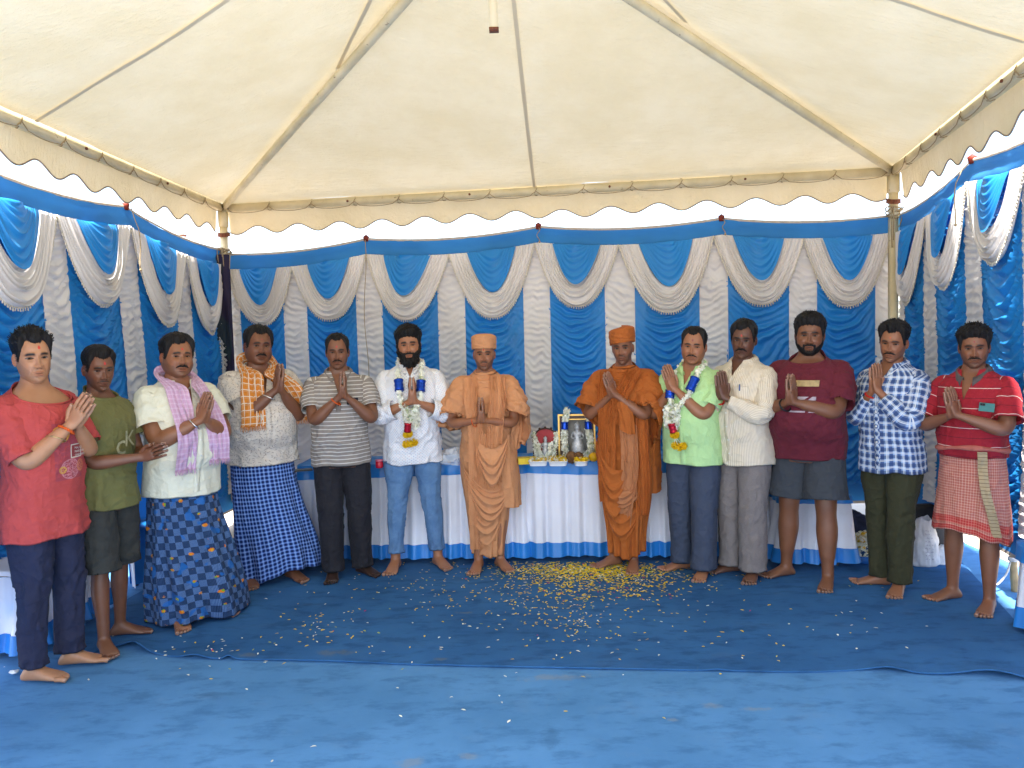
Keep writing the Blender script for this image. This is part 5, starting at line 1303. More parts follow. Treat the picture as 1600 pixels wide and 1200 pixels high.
def towel(name, p, root, mat, ends, xs, w=.115, seed=0, off=.045, fr_mat=None, neckz=1.475, zbk=1.43):
    """cloth hung round the neck: ends = (z right end, z left end), xs = (x right, x left)"""
    path, acr = [], []
    zs = [ends[0], 1.10, 1.22, 1.34, 1.41] if ends[0] < 1.08 else [ends[0], 1.22, 1.30, 1.36, 1.41]
    for i, z in enumerate(zs):
        x = -(xs[0] + (0.070 - xs[0]) * (i / 4) ** 1.3); path.append(surf(p, x, z, off)); acr.append((1, .10, 0) if i < 3 else (.9, -.5, -.1))
    path += [np.array((-.088, -.01, neckz - .012)), np.array((-.06, .060, neckz)), np.array((0, .085, neckz + .004)), np.array((.06, .060, neckz)), np.array((.088, -.01, neckz - .012))]
    acr += [(.55, -.75, -.35), (.25, -.2, -.9), (0, .15, -1), (-.25, -.2, -.9), (-.55, -.75, -.35)]
    acr2 = [tuple(-np.array(q) for q in ()) for _ in ()]
    zs2 = [1.41, 1.34, 1.22, 1.10, ends[1]] if ends[1] < 1.08 else [1.41, 1.36, 1.30, 1.22, ends[1]]
    for i, z in enumerate(zs2):
        x = xs[1] + (0.070 - xs[1]) * ((4 - i) / 4) ** 1.3; path.append(surf(p, x, z, off)); acr.append((-.9, -.5, -.1) if i < 2 else (-1, .10, 0))
    # keep the across vector turning smoothly (it flips front-left to front-right round the neck)
    P, uv = ribbon_geo(path, np.array(acr), w, 150, 22, 2.5, .009, seed)
    N = grid_normals(P); c = P - np.array((0, .0, 0)); c[..., 2] = 0; N = np.where((N * c).sum(-1, keepdims=True) < 0, -N, N)
    g = Geo(); g.grid(P, False, uv); o = g.build(name, mat, root, uv=True)
    g = Geo()                                           # fringe threads on both ends
    for row, sgn in ((0, 1), (-1, -1)):
        for j in np.linspace(0, 21, 34):
            b = P[row][int(j)] * (1 - j % 1) + P[row][min(21, int(j) + 1)] * (j % 1); L = .022 + .012 * random.random()
            g.tube([b + (0, 0, .004), b + (.003 * random.uniform(-1, 1), -.002, -L * .5), b + (.006 * random.uniform(-1, 1), -.002, -L)], np.array([.002, .0016, .001]), 4)
    tag(g.build('fringe', fr_mat or mat, o), kind='stuff'); return o
def pinkc(n, u, v, uv):
    ch = n.math('MULTIPLY', n.math('ADD', n.stripe(u, .022, .3), n.stripe(v, .03, .3)), .5); return n.mix(ch, (.60, .36, .52), (.70, .52, .66))
M_pink = cloth('pink towel cotton', pinkc, trans=.1)
towel('towel', p3, r3, M_pink, (.93, .965), (.085, .125), .125, 5)
bangle(p3, r3, M_silver, 'R', .90, .040, .0038, 'bangle', tilt=.3)

# ---------- 4: dashed cream shirt, orange towel, checked lungi
def dash4(n, u, v, uv):
    q = n.voro(uv, 42); m1 = n.mapping(uv, (1, 1, 1), (0, 0, .7)); 
    cell = n.node('ShaderNodeTexVoronoi'); n.put(cell.inputs['Vector'], uv); cell.inputs['Scale'].default_value = 44; cell.inputs['Randomness'].default_value = .8
    rel = n.node('ShaderNodeVectorMath', operation='SUBTRACT'); n.put(rel.inputs[0], n.mapping(uv, (44, 44, 44))); 
    sc = n.node('ShaderNodeVectorMath', operation='SCALE'); n.put(sc.inputs[0], cell.outputs['Position']); sc.inputs['Scale'].default_value = 44; n.put(rel.inputs[1], sc.outputs[0])
    s = n.sep(rel.outputs[0]); ang = n.math('MULTIPLY', n.sep(cell.outputs['Color'])[0], 6.28)
    lx = n.math('ADD', n.math('MULTIPLY', s[0], n.math('COSINE', ang)), n.math('MULTIPLY', s[1], n.math('SINE', ang))); ly = n.math('SUBTRACT', n.math('MULTIPLY', s[1], n.math('COSINE', ang)), n.math('MULTIPLY', s[0], n.math('SINE', ang)))
    m = n.math('MULTIPLY', n.math('LESS_THAN', n.math('ABSOLUTE', lx), .30), n.math('LESS_THAN', n.math('ABSOLUTE', ly), .075))
    return n.mix(n.math('MULTIPLY', m, .75), n.mix(n.noise(uv, 20, 3), (.60, .53, .45), (.67, .60, .52)), (.24, .19, .17))
M4 = cloth('cream dashed print cotton', dash4, dirt=.06)
def lung4(n, u, v, uv):
    a, b = n.stripe(u, .026, .5, .12), n.stripe(v, .026, .5, .12)
    c = n.mix(a, (.13, .27, .62), (.030, .085, .32)); c2 = n.mix(a, (.035, .095, .34), (.008, .014, .07)); c = n.mix(b, c, c2)
    w = n.math('MAXIMUM', n.stripe(u, .026, .12, .06, .5), n.stripe(v, .026, .12, .06, .5)); return n.mix(n.math('MULTIPLY', w, .5), c, (.42, .55, .80))
ML4 = cloth('blue checked lungi cotton', lung4)
p4, r4 = person('big man in a cream shirt with an orange checked towel and blue checked lungi', 418, 903, 1.755, 30, skin=(0.168, 0.063, 0.029), fat=.76, armr=1.25, chest=1.08,
    hc=(0.075, -0.255, 1.335), hd=(.10, -.10, .98), feet=[(-.12, -.06, -10), (.14, -.10, 18)], poleR=(-.75, .0, -.8), poleL=(.65, .0, -.9), hs=1.06,
    head=dict(yaw=2, pitch=-2, roll=3, top=.026, side=.012, strands=420, moustache=.006, mth=1.15, mw=.034, stubble=.12, eye=.7, jaw=1.18, cheek=.9, wide=1.03, tilr=.0045, tilc=(.28, .04, .02), size=1.04, hl=.004))
shirt(p4, r4, M4, .80, .020, 'shirt', sl_t=.64, sl_r=fatk(SHORT, 1.25), wr=.006, fold=.012, neck='v', vz=1.27, flare=.013, vw=.06)
collar(p4, r4, M4); front_strip(p4, r4, M4, .0, .034, .815, 1.26, .033)
lungi(p4, r4, ML4, z0=.05, z1=1.02, bot=(.09, .0, .29, .22), seed=14, folds=.014, a0=-.4, tilt=.035)
def orangec(n, u, v, uv):
    w = n.math('MAXIMUM', n.stripe(u, .040, .14, .06), n.stripe(v, .045, .14, .06)); w2 = n.math('MAXIMUM', n.stripe(u, .040, .07, .05, .25), n.stripe(v, .045, .07, .05, .25))
    c = n.mix(n.noise(uv, 30, 3), (.62, .20, .025), (.70, .26, .04)); c = n.mix(n.math('MULTIPLY', w2, .5), c, (.74, .50, .30)); return n.mix(n.math('MULTIPLY', w, .85), c, (.80, .72, .60))
M_orc = cloth('orange checked towel cotton', orangec, trans=.1)
towel('towel', p4, r4, M_orc, (1.07, 1.08), (.10, .235), .15, 8, off=.05)
bangle(p4, r4, M_silver, 'R', .80, .040, .004, 'bangle', tilt=.5)

# ---------- 5: striped polo
def str5(n, u, v, uv):
    m = n.stripe(v, .0268, .22, .10); d = n.stripe(v, .0268, .10, .08, .22); c = n.mix(n.noise(uv, 25, 4), (.24, .205, .178), (.285, .245, .215)); c = n.mix(n.math('MULTIPLY', d, .4), c, (.15, .125, .11)); return n.mix(m, c, (.60, .57, .53))
M5 = cloth('taupe striped jersey', str5)
p5, r5 = person('moustached man in a taupe polo with white stripes and black trousers', 541, 897, 1.70, 10, skin=(0.196, 0.078, 0.038), fat=.32, armr=1.06, socks=(.035, .017, .012),
    hc=(0.035, -0.230, 1.325), hd=(.03, -.14, .98), feet=[(-.085, -.05, -4), (.115, .0, 42)], poleR=(-.8, .0, -.75), poleL=(.85, .1, -.7),
    head=dict(yaw=0, pitch=2, roll=0, top=.018, side=.007, strands=420, hl=.010, moustache=.005, mth=1.05, mw=.034, stubble=.40, eye=.65, jaw=1.02, wide=.97, tilr=.0055, tilz=.042))
p5['beardmat'] = M_hairgrey
shirt(p5, r5, M5, .795, .018, 'polo_shirt', sl_t=.66, sl_r=fatk(SHORT, 1.08), wr=.006, fold=.007, neck='v', vz=1.30)
M5c = cloth('taupe rib', solid((.22, .185, .16))); collar(p5, r5, M5c)
front_strip(p5, r5, M5c, .0, .03, 1.18, 1.30, .031); buttons(p5, r5, M_black, .0, (1.22, 1.27), .033, .0045)
M_blk = cloth('black trouser cloth', solid((.016, .0155, .020), (.022, .021, .026)), .8)
STR = [(0, .108, .108), (.35, .104, .105), (.8, .092, .095), (1.0, .086, .090), (1.5, .080, .086), (1.9, .076, .084), (2.06, .076, .090)]
trousers(p5, r5, M_blk, r=STR, seed=25, wr=.006)
bangle(p5, r5, M_orange, 'R', .86, .036, .005, 'wrist_thread')
M_phone = plain('black phone glass', (.012, .013, .016), .12, .05); M_teal = plain('teal phone case', (.03, .16, .15), .45, .1)
def phone(label, p, x, z, off, mat, rot=0.0, w=.072, h=.075, cam=True):
    c = surf(p, x, z, off); wc = local_to_world(p, c); root = empty('phone', wc, p['root'].rotation_euler.z); k = p['k']; root.scale = (k, k, k); tag(root, label, 'phone')
    rx, ry, yo = sect(p, np.array(z)); sl = float(math.atan2(x, rx) * .6); M = rotz(sl) @ roty(rot); g = Geo(); g.box((0, 0, 0), (w, .009, h), M); g.build('case', mat, root, smooth=False)
    if cam:
        g = Geo(); q = M @ np.array((-w * .28, -.0055, h * .30)); g.box(q, (.026, .004, .014), M); o = g.build('camera_bump', M_black, root, smooth=False)
        for dx in (-.006, .006): g = Geo(); qq = M @ np.array((-w * .28 + dx, -.008, h * .30)); g.tube([qq, qq - M @ np.array((0, .0015, 0))], .0042, 8); g.build('lens', M_phone, root)
    return root
phone('dark phone tucked in the chest pocket of the striped taupe polo', p5, .095, 1.245, .036, M_phone, .08, .074, .05)

# ---------- 6: white dotted shirt, garland, jeans
def dots6(n, u, v, uv):
    d = n.voro(n.mapping(uv, (1, 1, 0), (0, 0, .78)), 72, rand=.0); m = n.math('SUBTRACT', 1.0, n.step(d, .13, .20)); col = n.sep(n.voro(n.mapping(uv, (1, 1, 0), (0, 0, .78)), 72, 'Color', 0.0))[0]
    return n.mix(n.math('MULTIPLY', m, .75), (.76, .76, .77), n.mix(n.math('GREATER_THAN', col, .6), (.16, .18, .42), (.50, .20, .26)))
M6 = cloth('white dotted cotton', dots6, dirt=.03)
p6, r6 = person('bearded man in a white dotted shirt, jasmine garland and blue jeans', 651, 883, 1.735, 6, skin=(0.336, 0.140, 0.067), fat=.32, armr=1.0,
    hc=(0.015, -0.230, 1.235), hd=(.0, -.10, 1), feet=[(-.145, -.06, -14), (.155, -.03, 26)], poleR=(-.9, .0, -.6), poleL=(.9, .0, -.6), hs=1.04,
    head=dict(yaw=0, pitch=0, roll=-2, top=.032, side=.012, hairline=FLATLINE, quiff=.006, qx=.5, fringe=1.0, strands=900, slen=1.2, hl=-.010, moustache=.005, mth=1.1, beard=.011, bchin=1.2, stubble=.8, eye=.7, smile=1.2, jaw=1.05, cheek=.6, tilak=False, browt=1.2, size=1.03))
LONGR = [(-.25, .088), (0, .084), (.5, .074), (1.0, .070), (1.3, .064), (1.42, .062), (1.5, .063)]
shirt(p6, r6, M6, .755, .018, 'shirt', sl_t=1.46, sl_r=LONGR, wr=.007, fold=.010, neck='v', vz=1.36, hemdrop=.02, vw=.045)
collar(p6, r6, M6, drop=.02, spread=.1, stand=.03); front_strip(p6, r6, M6, .0, .030, .78, 1.36, .031); buttons(p6, r6, M_button, 0, (.85, .95, 1.05, 1.15), .033)
def cuff(p, root, mat, k, t, r, wd=.05):
    S, E, W = p['J'][k]; d = unit(W - E); c = E + (W - E) * (t - 1); pts = np.array([c - d * wd / 2, c - d * wd / 4, c + d * wd / 4, c + d * wd / 2]); pts = cr(pts, 8)
    G, uv = tube_grid(pts, np.array([r * .99, r * 1.03, r * 1.03, r * 1.03, r * 1.03, r * 1.04, r * 1.04, r * 1.02]), 36, ref=(0, 0, 1)); a = np.linspace(0, 2 * np.pi, 36, endpoint=False)
    G = G + (G - pts[:, None]) * (.05 * np.sin(a * 3 + t * 5) + .04 * noise(a * 2, 0, 0, 5))[None, :, None]; tube_garment([(G, uv, True, (.006, .006), (.008, .02))], 'cuff', mat, root)
for kk in 'RL': cuff(p6, r6, M6, kk, 1.44, .066, .06)
def denim(n, u, v, uv):
    f = n.noise(n.mapping(uv, (1, .15, 1)), 500, 2); b = n.noise(uv, 7, 4, .6); c = n.mix(n.step(b, .3, .75), (.055, .135, .285), (.120, .235, .41)); return n.mix(n.math('MULTIPLY', f, .5), c, (.20, .32, .48))
M6j = cloth('washed blue denim', denim, .85)
SKIN = [(0, .110, .110), (.35, .100, .102), (.8, .078, .082), (1.0, .069, .072), (1.4, .063, .066), (1.8, .050, .054), (1.92, .049, .053)]
trousers(p6, r6, M6j, r=SKIN, seed=31, wr=.007, off=.010)
front_strip(p6, r6, M6j, .0, .004, .80, .90, .018, 'fly_seam')

# ---------- 9: lime shirt (garland too)
M9 = cloth('lime green linen', lambda n, u, v, uv: n.mix(n.noise(n.mapping(uv, (1, .12, 1)), 300, 3), (.40, .62, .26), (.50, .72, .35)), dirt=.05)
p9, r9 = person('grey stubbled man in a lime green shirt with a jasmine garland', 1086, 893, 1.675, -36, skin=(0.319, 0.130, 0.062), fat=.42, armr=1.05,
    hc=(-0.070, -0.205, 1.335), hd=(-.22, -.18, .95), hl=(1, -.25, 0), feet=[(-.10, .03, -38), (.09, -.06, 10)], poleR=(-.8, .1, -.7), poleL=(.75, -.1, -.85), hs=1.05,
    head=dict(yaw=16, pitch=2, roll=5, top=.020, side=.006, strands=420, hl=.008, moustache=.0038, mth=.9, stubble=.35, eye=.65, smile=1.0, jaw=1.10, cheek=.5, tilr=.006, tilc=(.22, .04, .03), tilz=.045, size=1.03))
shirt(p9, r9, M9, .775, .020, 'shirt', sl_t=.74, sl_r=fatk(SHORT, 1.12), wr=.007, fold=.012, neck='v', vz=1.32, flare=.013)
collar(p9, r9, M9, drop=.02, spread=.1, stand=.03); front_strip(p9, r9, M9, -.01, .034, .79, 1.32, .033)
M9t = cloth('slate blue trouser cloth', solid((.040, .052, .085), (.058, .072, .110)), .75)
STR9 = [(0, .108, .108), (.35, .102, .105), (.8, .090, .096), (1.0, .086, .092), (1.5, .083, .090), (1.9, .082, .092), (2.06, .082, .100)]
trousers(p9, r9, M9t, r=STR9, seed=41, wr=.005, crease=.006)

# ---------- 10: cream pin-striped shirt
def pin10(n, u, v, uv): return n.mix(n.math('MULTIPLY', n.stripe(u, .0105, .28, .14), .75), n.mix(n.noise(uv, 18, 3), (.70, .61, .47), (.76, .67, .53)), (.42, .31, .22))
M10 = cloth('cream pinstripe cotton', pin10, dirt=.05)
p10, r10 = person('man with a thick moustache in a cream pinstriped shirt and grey trousers', 1163, 897, 1.715, -50, skin=(0.118, 0.046, 0.024), fat=.28,
    hc=(-0.005, -0.230, 1.255), hd=(-.03, -.08, 1), hl=(1, -.15, 0), feet=[(-.09, .0, -30), (.09, -.03, 22)], poleR=(-.8, .1, -.75), poleL=(.8, .0, -.75), hs=1.04,
    head=dict(yaw=24, pitch=4, roll=4, top=.024, side=.008, strands=420, part=.012, quiff=.005, qx=-.4, moustache=.008, mth=1.15, mw=.038, droop=.5, stubble=.15, eye=.75, wide=.98, tilr=.0055, tilz=.036))
LONG10 = [(-.25, .088), (0, .084), (.5, .072), (1.0, .068), (1.4, .060), (1.72, .050), (1.86, .045), (1.93, .045)]
shirt(p10, r10, M10, .765, .019, 'shirt', sl_t=1.90, sl_r=LONG10, wr=.007, fold=.006, neck='v', vz=1.345, flare=.012)
collar(p10, r10, M10); front_strip(p10, r10, M10, .0, .034, .78, 1.34, .032); buttons(p10, r10, M_button, 0, (.84, .93, 1.02, 1.11, 1.30), .034)
front_strip(p10, r10, M10, .085, .10, 1.17, 1.28, .029, 'pocket')
def tweed(n, u, v, uv): return n.mix(n.noise(n.mapping(uv, (1, .25, 1)), 420, 3), (.125, .105, .100), (.27, .235, .22))
M10t = cloth('grey melange trouser cloth', tweed)
trousers(p10, r10, M10t, r=STR9, seed=51, wr=.005, crease=.004)
bangle(p10, r10, M_redth, 'R', .92, .034, .006, 'wrist_thread', lumpy=.2)
c = surf(p10, .085, 1.285, .035); g = Geo(); g.tube([c + (0, 0, -.03), c, c + (0, 0, .012)], .0042, 8); g.build('pen', plain('blue pen', (.05, .10, .25), .3), r10)

# ---------- 11: maroon t-shirt, shorts
M11 = cloth('maroon jersey', solid((.110, .014, .024), (.135, .020, .032)))
p11, r11 = person('heavyset bearded man in a maroon t-shirt and grey shorts', 1265, 905, 1.735, -36, skin=(0.185, 0.072, 0.033), fat=.78, armr=1.25, legr=1.18, chest=1.08,
    hc=(-0.030, -0.290, 1.215), hd=(.0, -.12, 1), feet=[(-.15, .01, -40), (.13, -.07, 8)], poleR=(-.9, .0, -.65), poleL=(.9, .0, -.7), hs=1.06,
    head=dict(yaw=14, pitch=2, roll=2, top=.030, side=.012, strands=700, hairline=FLATLINE, fringe=.8, slen=1.1, hl=-.004, moustache=.0035, beard=.0022, bchin=.3, beardline=[-.090, -.088, -.072, -.060, -.044, -.008, .004], stubble=.7, eye=.8, smile=1.3, jaw=1.10, cheek=.8, wide=1.02, tilak=False, browt=1.15, size=1.05))
shirt(p11, r11, M11, .80, .022, 't_shirt', sl_t=.80, sl_r=fatk([(-.25, .088), (0, .085), (.4, .082), (.8, .080)], 1.22), wr=.007, fold=.006, tight=.012, k=.8)
o = front_strip(p11, r11, M_inkgold, .025, .17, 1.268, 1.305, .0375, 'gold_print')
front_strip(p11, r11, M_inkgrey, .025, .15, 1.185, 1.207, .0375, 'grey_print'); front_strip(p11, r11, M_inkgrey, .025, .15, 1.112, 1.122, .0375, 'grey_print')
M11s = cloth('charcoal shorts jersey', solid((.040, .045, .053), (.052, .057, .066)))
SHO = [(0, .122, .122), (.4, .124, .126), (.7, .134, .134), (.86, .138, .138)]
trousers(p11, r11, M11s, 'shorts', r=SHO, seed=61, wr=.006, off=.006)
bangle(p11, r11, M_black, 'R', .90, .041, .0055, 'wristband')

# ---------- 12: blue check shirt
def check12(n, u, v, uv):
    a = n.stripe(u, .047, .44, .10); b = n.stripe(v, .047, .44, .10); c = n.mix(a, (.30, .42, .64), (.075, .13, .30)); c = n.mix(n.math('MULTIPLY', b, .65), c, (.020, .040, .125))
    w = n.math('MAXIMUM', n.math('MAXIMUM', n.stripe(u, .047, .085, .05, .5), n.stripe(v, .047, .085, .05, .5)), n.math('MAXIMUM', n.stripe(u, .047, .05, .04, .36), n.stripe(v, .047, .05, .04, .36))); return n.mix(n.math('MULTIPLY', w, .9), c, (.74, .75, .74))
M12 = cloth('blue and white check cotton', check12, dirt=.04)
p12, r12 = person('man in a blue and white checked shirt and olive track pants', 1393, 918, 1.675, -58, skin=(0.263, 0.105, 0.048), fat=.12,
    hc=(-0.005, -0.170, 1.325), hd=(.02, -.02, 1), hl=(1, -.1, 0), feet=[(-.075, .0, -48), (.075, -.04, 22)], poleR=(-.75, .1, -.8), poleL=(.75, .0, -.8), hs=1.03,
    head=dict(yaw=18, pitch=6, roll=6, top=.032, side=.006, strands=600, slen=1.1, quiff=.010, qx=-.5, moustache=.0045, mth=.95, stubble=.45, eye=.85, wide=.97, tilr=.005, tilc=(.5, .09, .02), brow=1.3))
shirt(p12, r12, M12, .765, .020, 'shirt', sl_t=1.84, sl_r=LONG10, wr=.008, fold=.012, neck='v', vz=1.34, flare=.012)
collar(p12, r12, M12); front_strip(p12, r12, cloth('bias check cotton', lambda n, u, v, uv: check12(n, n.math('ADD', u, v), n.math('SUBTRACT', v, u), uv)), 0, .034, .78, 1.33, .033); buttons(p12, r12, M_button, 0, (.86, .96, 1.06, 1.15), .035, .0065)
M12t = cloth('olive track jersey', solid((.034, .034, .016), (.046, .045, .023)))
TRK = [(0, .106, .106), (.35, .100, .102), (.8, .080, .084), (1.0, .074, .078), (1.5, .068, .072), (1.9, .062, .066), (2.04, .064, .068)]
trousers(p12, r12, M12t, r=TRK, seed=71, wr=.007)
bangle(p12, r12, M_redth, 'R', .90, .033, .0055, 'wrist_thread')

# ---------- 13: red striped polo, checked wrap
def red13(n, u, v, uv):
    c = n.mix(n.noise(uv, 30, 4), (.270, .012, .022), (.330, .020, .030)); w = n.stripe(v, .118, .030, .014, .13); d = n.stripe(v, .118, .022, .012, .62); c = n.mix(w, c, (.66, .52, .46)); return n.mix(d, c, (.05, .010, .016))
M13 = cloth('red striped jersey', red13)
p13, r13 = person('man in a red striped polo and a red checked wrap, standing at the far right', 1518, 943, 1.635, -50, skin=(0.207, 0.082, 0.040), fat=.22, legr=.98,
    hc=(-0.030, -0.235, 1.225), hd=(-.16, -.10, .98), hl=(1, -.1, 0), feet=[(-.115, .02, -30), (.115, -.05, 8)], poleR=(-.9, .05, -.6), poleL=(.95, .05, -.55), hs=1.04,
    head=dict(yaw=20, pitch=4, roll=-1, top=.034, side=.010, strands=1000, slen=1.4, stick=.7, upw=.3, hairline=FLATLINE, fringe=.6, hl=.0, moustache=.0045, mth=1.0, stubble=.62, eye=.8, jaw=1.04, tilr=.0045, tilc=(.25, .02, .02), brow=1.3, browt=1.2))
shirt(p13, r13, M13, .92, .016, 'polo_shirt', sl_t=.78, sl_r=[(-.25, .086), (0, .084), (.4, .078), (.78, .080)], wr=.006, fold=.004, neck='v', vz=1.27, tight=.010)
collar(p13, r13, cloth('grey rib collar', solid((.10, .085, .085))))
def wrap13(n, u, v, uv):
    g_ = n.math('MAXIMUM', n.stripe(u, .0165, .16, .06), n.stripe(v, .0165, .16, .06)); c = n.mix(n.noise(uv, 60, 3), (.42, .115, .085), (.50, .17, .125)); c = n.mix(n.math('MULTIPLY', g_, .7), c, (.62, .42, .33))
    dk = n.math('MAXIMUM', n.stripe(u, .0165, .10, .05, .45), n.stripe(v, .0165, .10, .05, .45)); c = n.mix(n.math('MULTIPLY', dk, .45), c, (.20, .035, .03))
    bd = n.math('MAXIMUM', rect(n, v, v, .055, .10, .055, .10), rect(n, v, v, .01, .04, .01, .04)); c = n.mix(n.math('MULTIPLY', bd, .85), c, n.mix(g_, (.42, .020, .022), (.55, .16, .12))); return c
M13w = cloth('red checked wrap cotton', wrap13)
lungi(p13, r13, M13w, 'wrap', z0=.45, z1=.985, bot=(.0, -.005, .215, .165), seed=83, folds=.005, a0=.35, tilt=-.03, n=130, m=60)
M13b = cloth('khaki border band', lambda n, u, v, uv: n.mix(n.stripe(v, .022, .16, .08), (.40, .30, .17), (.16, .10, .06)))
pts = [surf(p13, .105, z, .034) for z in (.97, .90, .86)] + [np.array((.125, -.160, .74)), np.array((.155, -.145, .60)), np.array((.175, -.120, .465))]
P, uv = ribbon_geo(pts, [(1, .35, 0)] * 6, .05, 40, 8, 1, .003, 9); g = Geo(); g.grid(P, False, uv); g.build('border_band', M13b, r13, uv=True)
rg = Geo(); zz = np.linspace(-np.pi, np.pi, 70); rx, ry, yo = sect(p13, np.array(.985)); q = np.stack([(rx + .022) * np.sin(zz), yo - (ry + .024) * np.cos(zz), .978 + .012 * np.sin(zz * 2 + 1)], 1); rg.tube(q, .014 + .004 * np.sin(zz * 5), 10, caps=False); rg.build('waist_roll', M13w, r13)
phone('teal phone in the chest pocket of the red striped polo', p13, .125, 1.235, .034, M_teal, .10, .078, .050)
# ---------- the two monks in orange robes
def saffron(name, c):
    return cloth(name, lambda n, u, v, uv: n.mix(n.noise(n.obj(), 5, 4), c, [q * .84 for q in c]), .9, trans=.08, sheen=.03, dirt=.10)
def robe_patch(name, ctrl, mat, root, nl=60, nw=40, folds=5, amp=.008, seed=0, along=False, uvs=1.0, conv=None):
    """cloth patch through a grid of control points (rows x cols); fold ridges run along the rows (or columns)"""
    Cn = np.array(ctrl, float); r_, c_ = Cn.shape[:2]
    A_ = np.stack([cr(Cn[:, j], nl) for j in range(c_)], 1); P = np.stack([cr(A_[i], nw) for i in range(nl)], 0)
    N = grid_normals(P); ref = P - np.array((0, .02, 0)); ref[..., 2] = 0; N = np.where((N * ref).sum(-1, keepdims=True) < 0, -N, N)
    u, v = np.meshgrid(np.linspace(0, 1, nw), np.linspace(0, 1, nl)); w = v if along else u; t = u if along else v
    ph = w * folds + .45 * noise(w * 3, t * 2.2, 0, seed) + .12 * noise(w * 8, t * 5, 0, seed + 1)
    f = 1 - np.abs(np.sin(ph * np.pi)) ** 1.15; k = np.floor(ph).astype(np.int64); kr = .7 + .45 * _hash(k, 0 * k, 0 * k, seed)
    env = 1.0 if conv is None else conv(t)
    P = P + N * (amp * env * (f * kr * 1.5 + .35 * fbm(w * 8, t * 5, 0, seed + 2, 2)))[..., None]
    L = np.stack([u * .3 * uvs, v * .8 * uvs], -1); g = Geo(); g.grid(P, False, L); return g.build(name, mat, root, uv=True)
def cape_sleeve(p, root, mat, k, t1, sag, r=.088, seed=0, name='shawl_sleeve'):
    s = -1 if k == 'R' else 1
    G, uv = sleeve_grid(p, k, 0, t1, [(-.25, r * 1.15), (0, r * 1.08), (.5, r * 1.02), (t1, r * 1.05)], n=64, m=50, seed=seed, wr=.010, ext=.10)
    S, E, W = p['J'][k]; m = G.shape[0]; c = G.mean(1, keepdims=True); rel = G - c; dn = np.clip(-rel[..., 2] / (np.abs(rel[..., 2]).max(1, keepdims=True) + 1e-6), 0, 1)
    tt = np.linspace(-.25, t1, m)[:, None]; sg = sag * sstep(.15, t1, tt) ** 1.1
    a = np.linspace(0, 2 * np.pi, 64, endpoint=False)[None]
    G[..., 2] -= sg * dn ** .8 * (1 + .12 * noise(a * 2, tt * 3, 0, seed + 4)); G[..., 1] += sg * dn * .15
    fold = .010 * sstep(0, .6, tt) * (1 - np.abs(np.sin(tt * 9 + a * 1.5 + 1.5 * noise(tt * 3, a, 0, seed + 5))) ** 1.2)
    G = G + rel / (np.linalg.norm(rel, axis=-1, keepdims=True) + 1e-6) * fold[..., None]
    return tube_garment([(G, uv, True, None, (.006, .03))], name, mat, root)
def turban(p, root, mat, h0=.040, h1=.128, seed=0, lean=0.0):
    X = p['X']; a = np.linspace(-np.pi, np.pi, 96, endpoint=False)[None]; v = np.linspace(0, 1, 44)[:, None]
    z = h0 + (h1 - h0) * np.minimum(v / .72, 1) + .026 * np.sin(np.clip((v - .72) / .28, 0, 1) * np.pi / 2); rr = np.where(v < .72, 1.0 + .05 * np.sin(v / .72 * np.pi * .8), (1 + .05 * math.sin(np.pi * .8)) * np.cos((v - .72) / .28 * np.pi / 2) ** .75)
    ph = (v * 3.4 + .9 * np.sin(a + .6) + .5 * noise(a * 1.2, v * 3, 0, seed)); f = 1 - np.abs(np.sin(ph * np.pi)) ** .9
    r_ = 1.04 + .028 * f * (v < .9) + .012 * noise(a * 3, v * 6, 0, seed + 1)
    x = .0845 * rr * r_ * np.sin(a); y = .004 - .1035 * rr * r_ * np.cos(a)
    zz = z - .018 * (1 - v) * (1 - np.cos(a)) * .5 + lean * np.sin(a) * .02
    P = np.stack([x, y, zz], -1); inn = P[:1] * np.array((.96, .96, 1)) + np.array((0, 0, .012)); P = np.concatenate([inn, P], 0)
    uv = np.stack([a * .1 * np.ones((45, 1)), np.concatenate([[[0]], v]) * .15 * np.ones_like(a)], -1)
    g = Geo(); g.grid(X(P), True, uv, None, False, True); g.build('turban', mat, root, uv=True)
def cowl(p, root, mat, seed=0, n_=4, zc=1.455):
    for i in range(n_):
        a = np.linspace(0, 2 * np.pi, 50); r0 = .070 + .014 * i; z = zc - .016 * i - (.012 + .010 * i) * (1 + np.cos(a - np.pi)) * .5 * 1.0
        y = .008 + r0 * .95 * np.cos(a); y = y - .020 * i * .4 * (np.cos(a) < 0); z = z - .02 * i * .3 * sstep(0, -1, np.cos(a))
        pts = np.stack([r0 * 1.05 * np.sin(a), y, z + .006 * noise(a * 2, i, 0, seed)], 1); g = Geo(); g.tube(pts, .011 + .004 * noise(a * 2, i, 1, seed), 10, caps=False); g.build('neck_fold', mat, root)
def bundle(p, root, mat, pts, w, folds, seed, amp=.010, name='pleat'):
    pth = [surf(p, x, z, o) if z > .80 else np.array((x, y_, z)) for (x, z, o, y_) in pts]
    P, uv = ribbon_geo(pth, [(1, .12 * np.sign(q[0]) if q[0] else 0, 0) for q in pth], w, 80, 44, folds, amp, seed, norm=(0, -1, 0)); N = grid_normals(P)
    g = Geo(); g.grid(P, False, uv); return g.build(name, mat, root, uv=True)
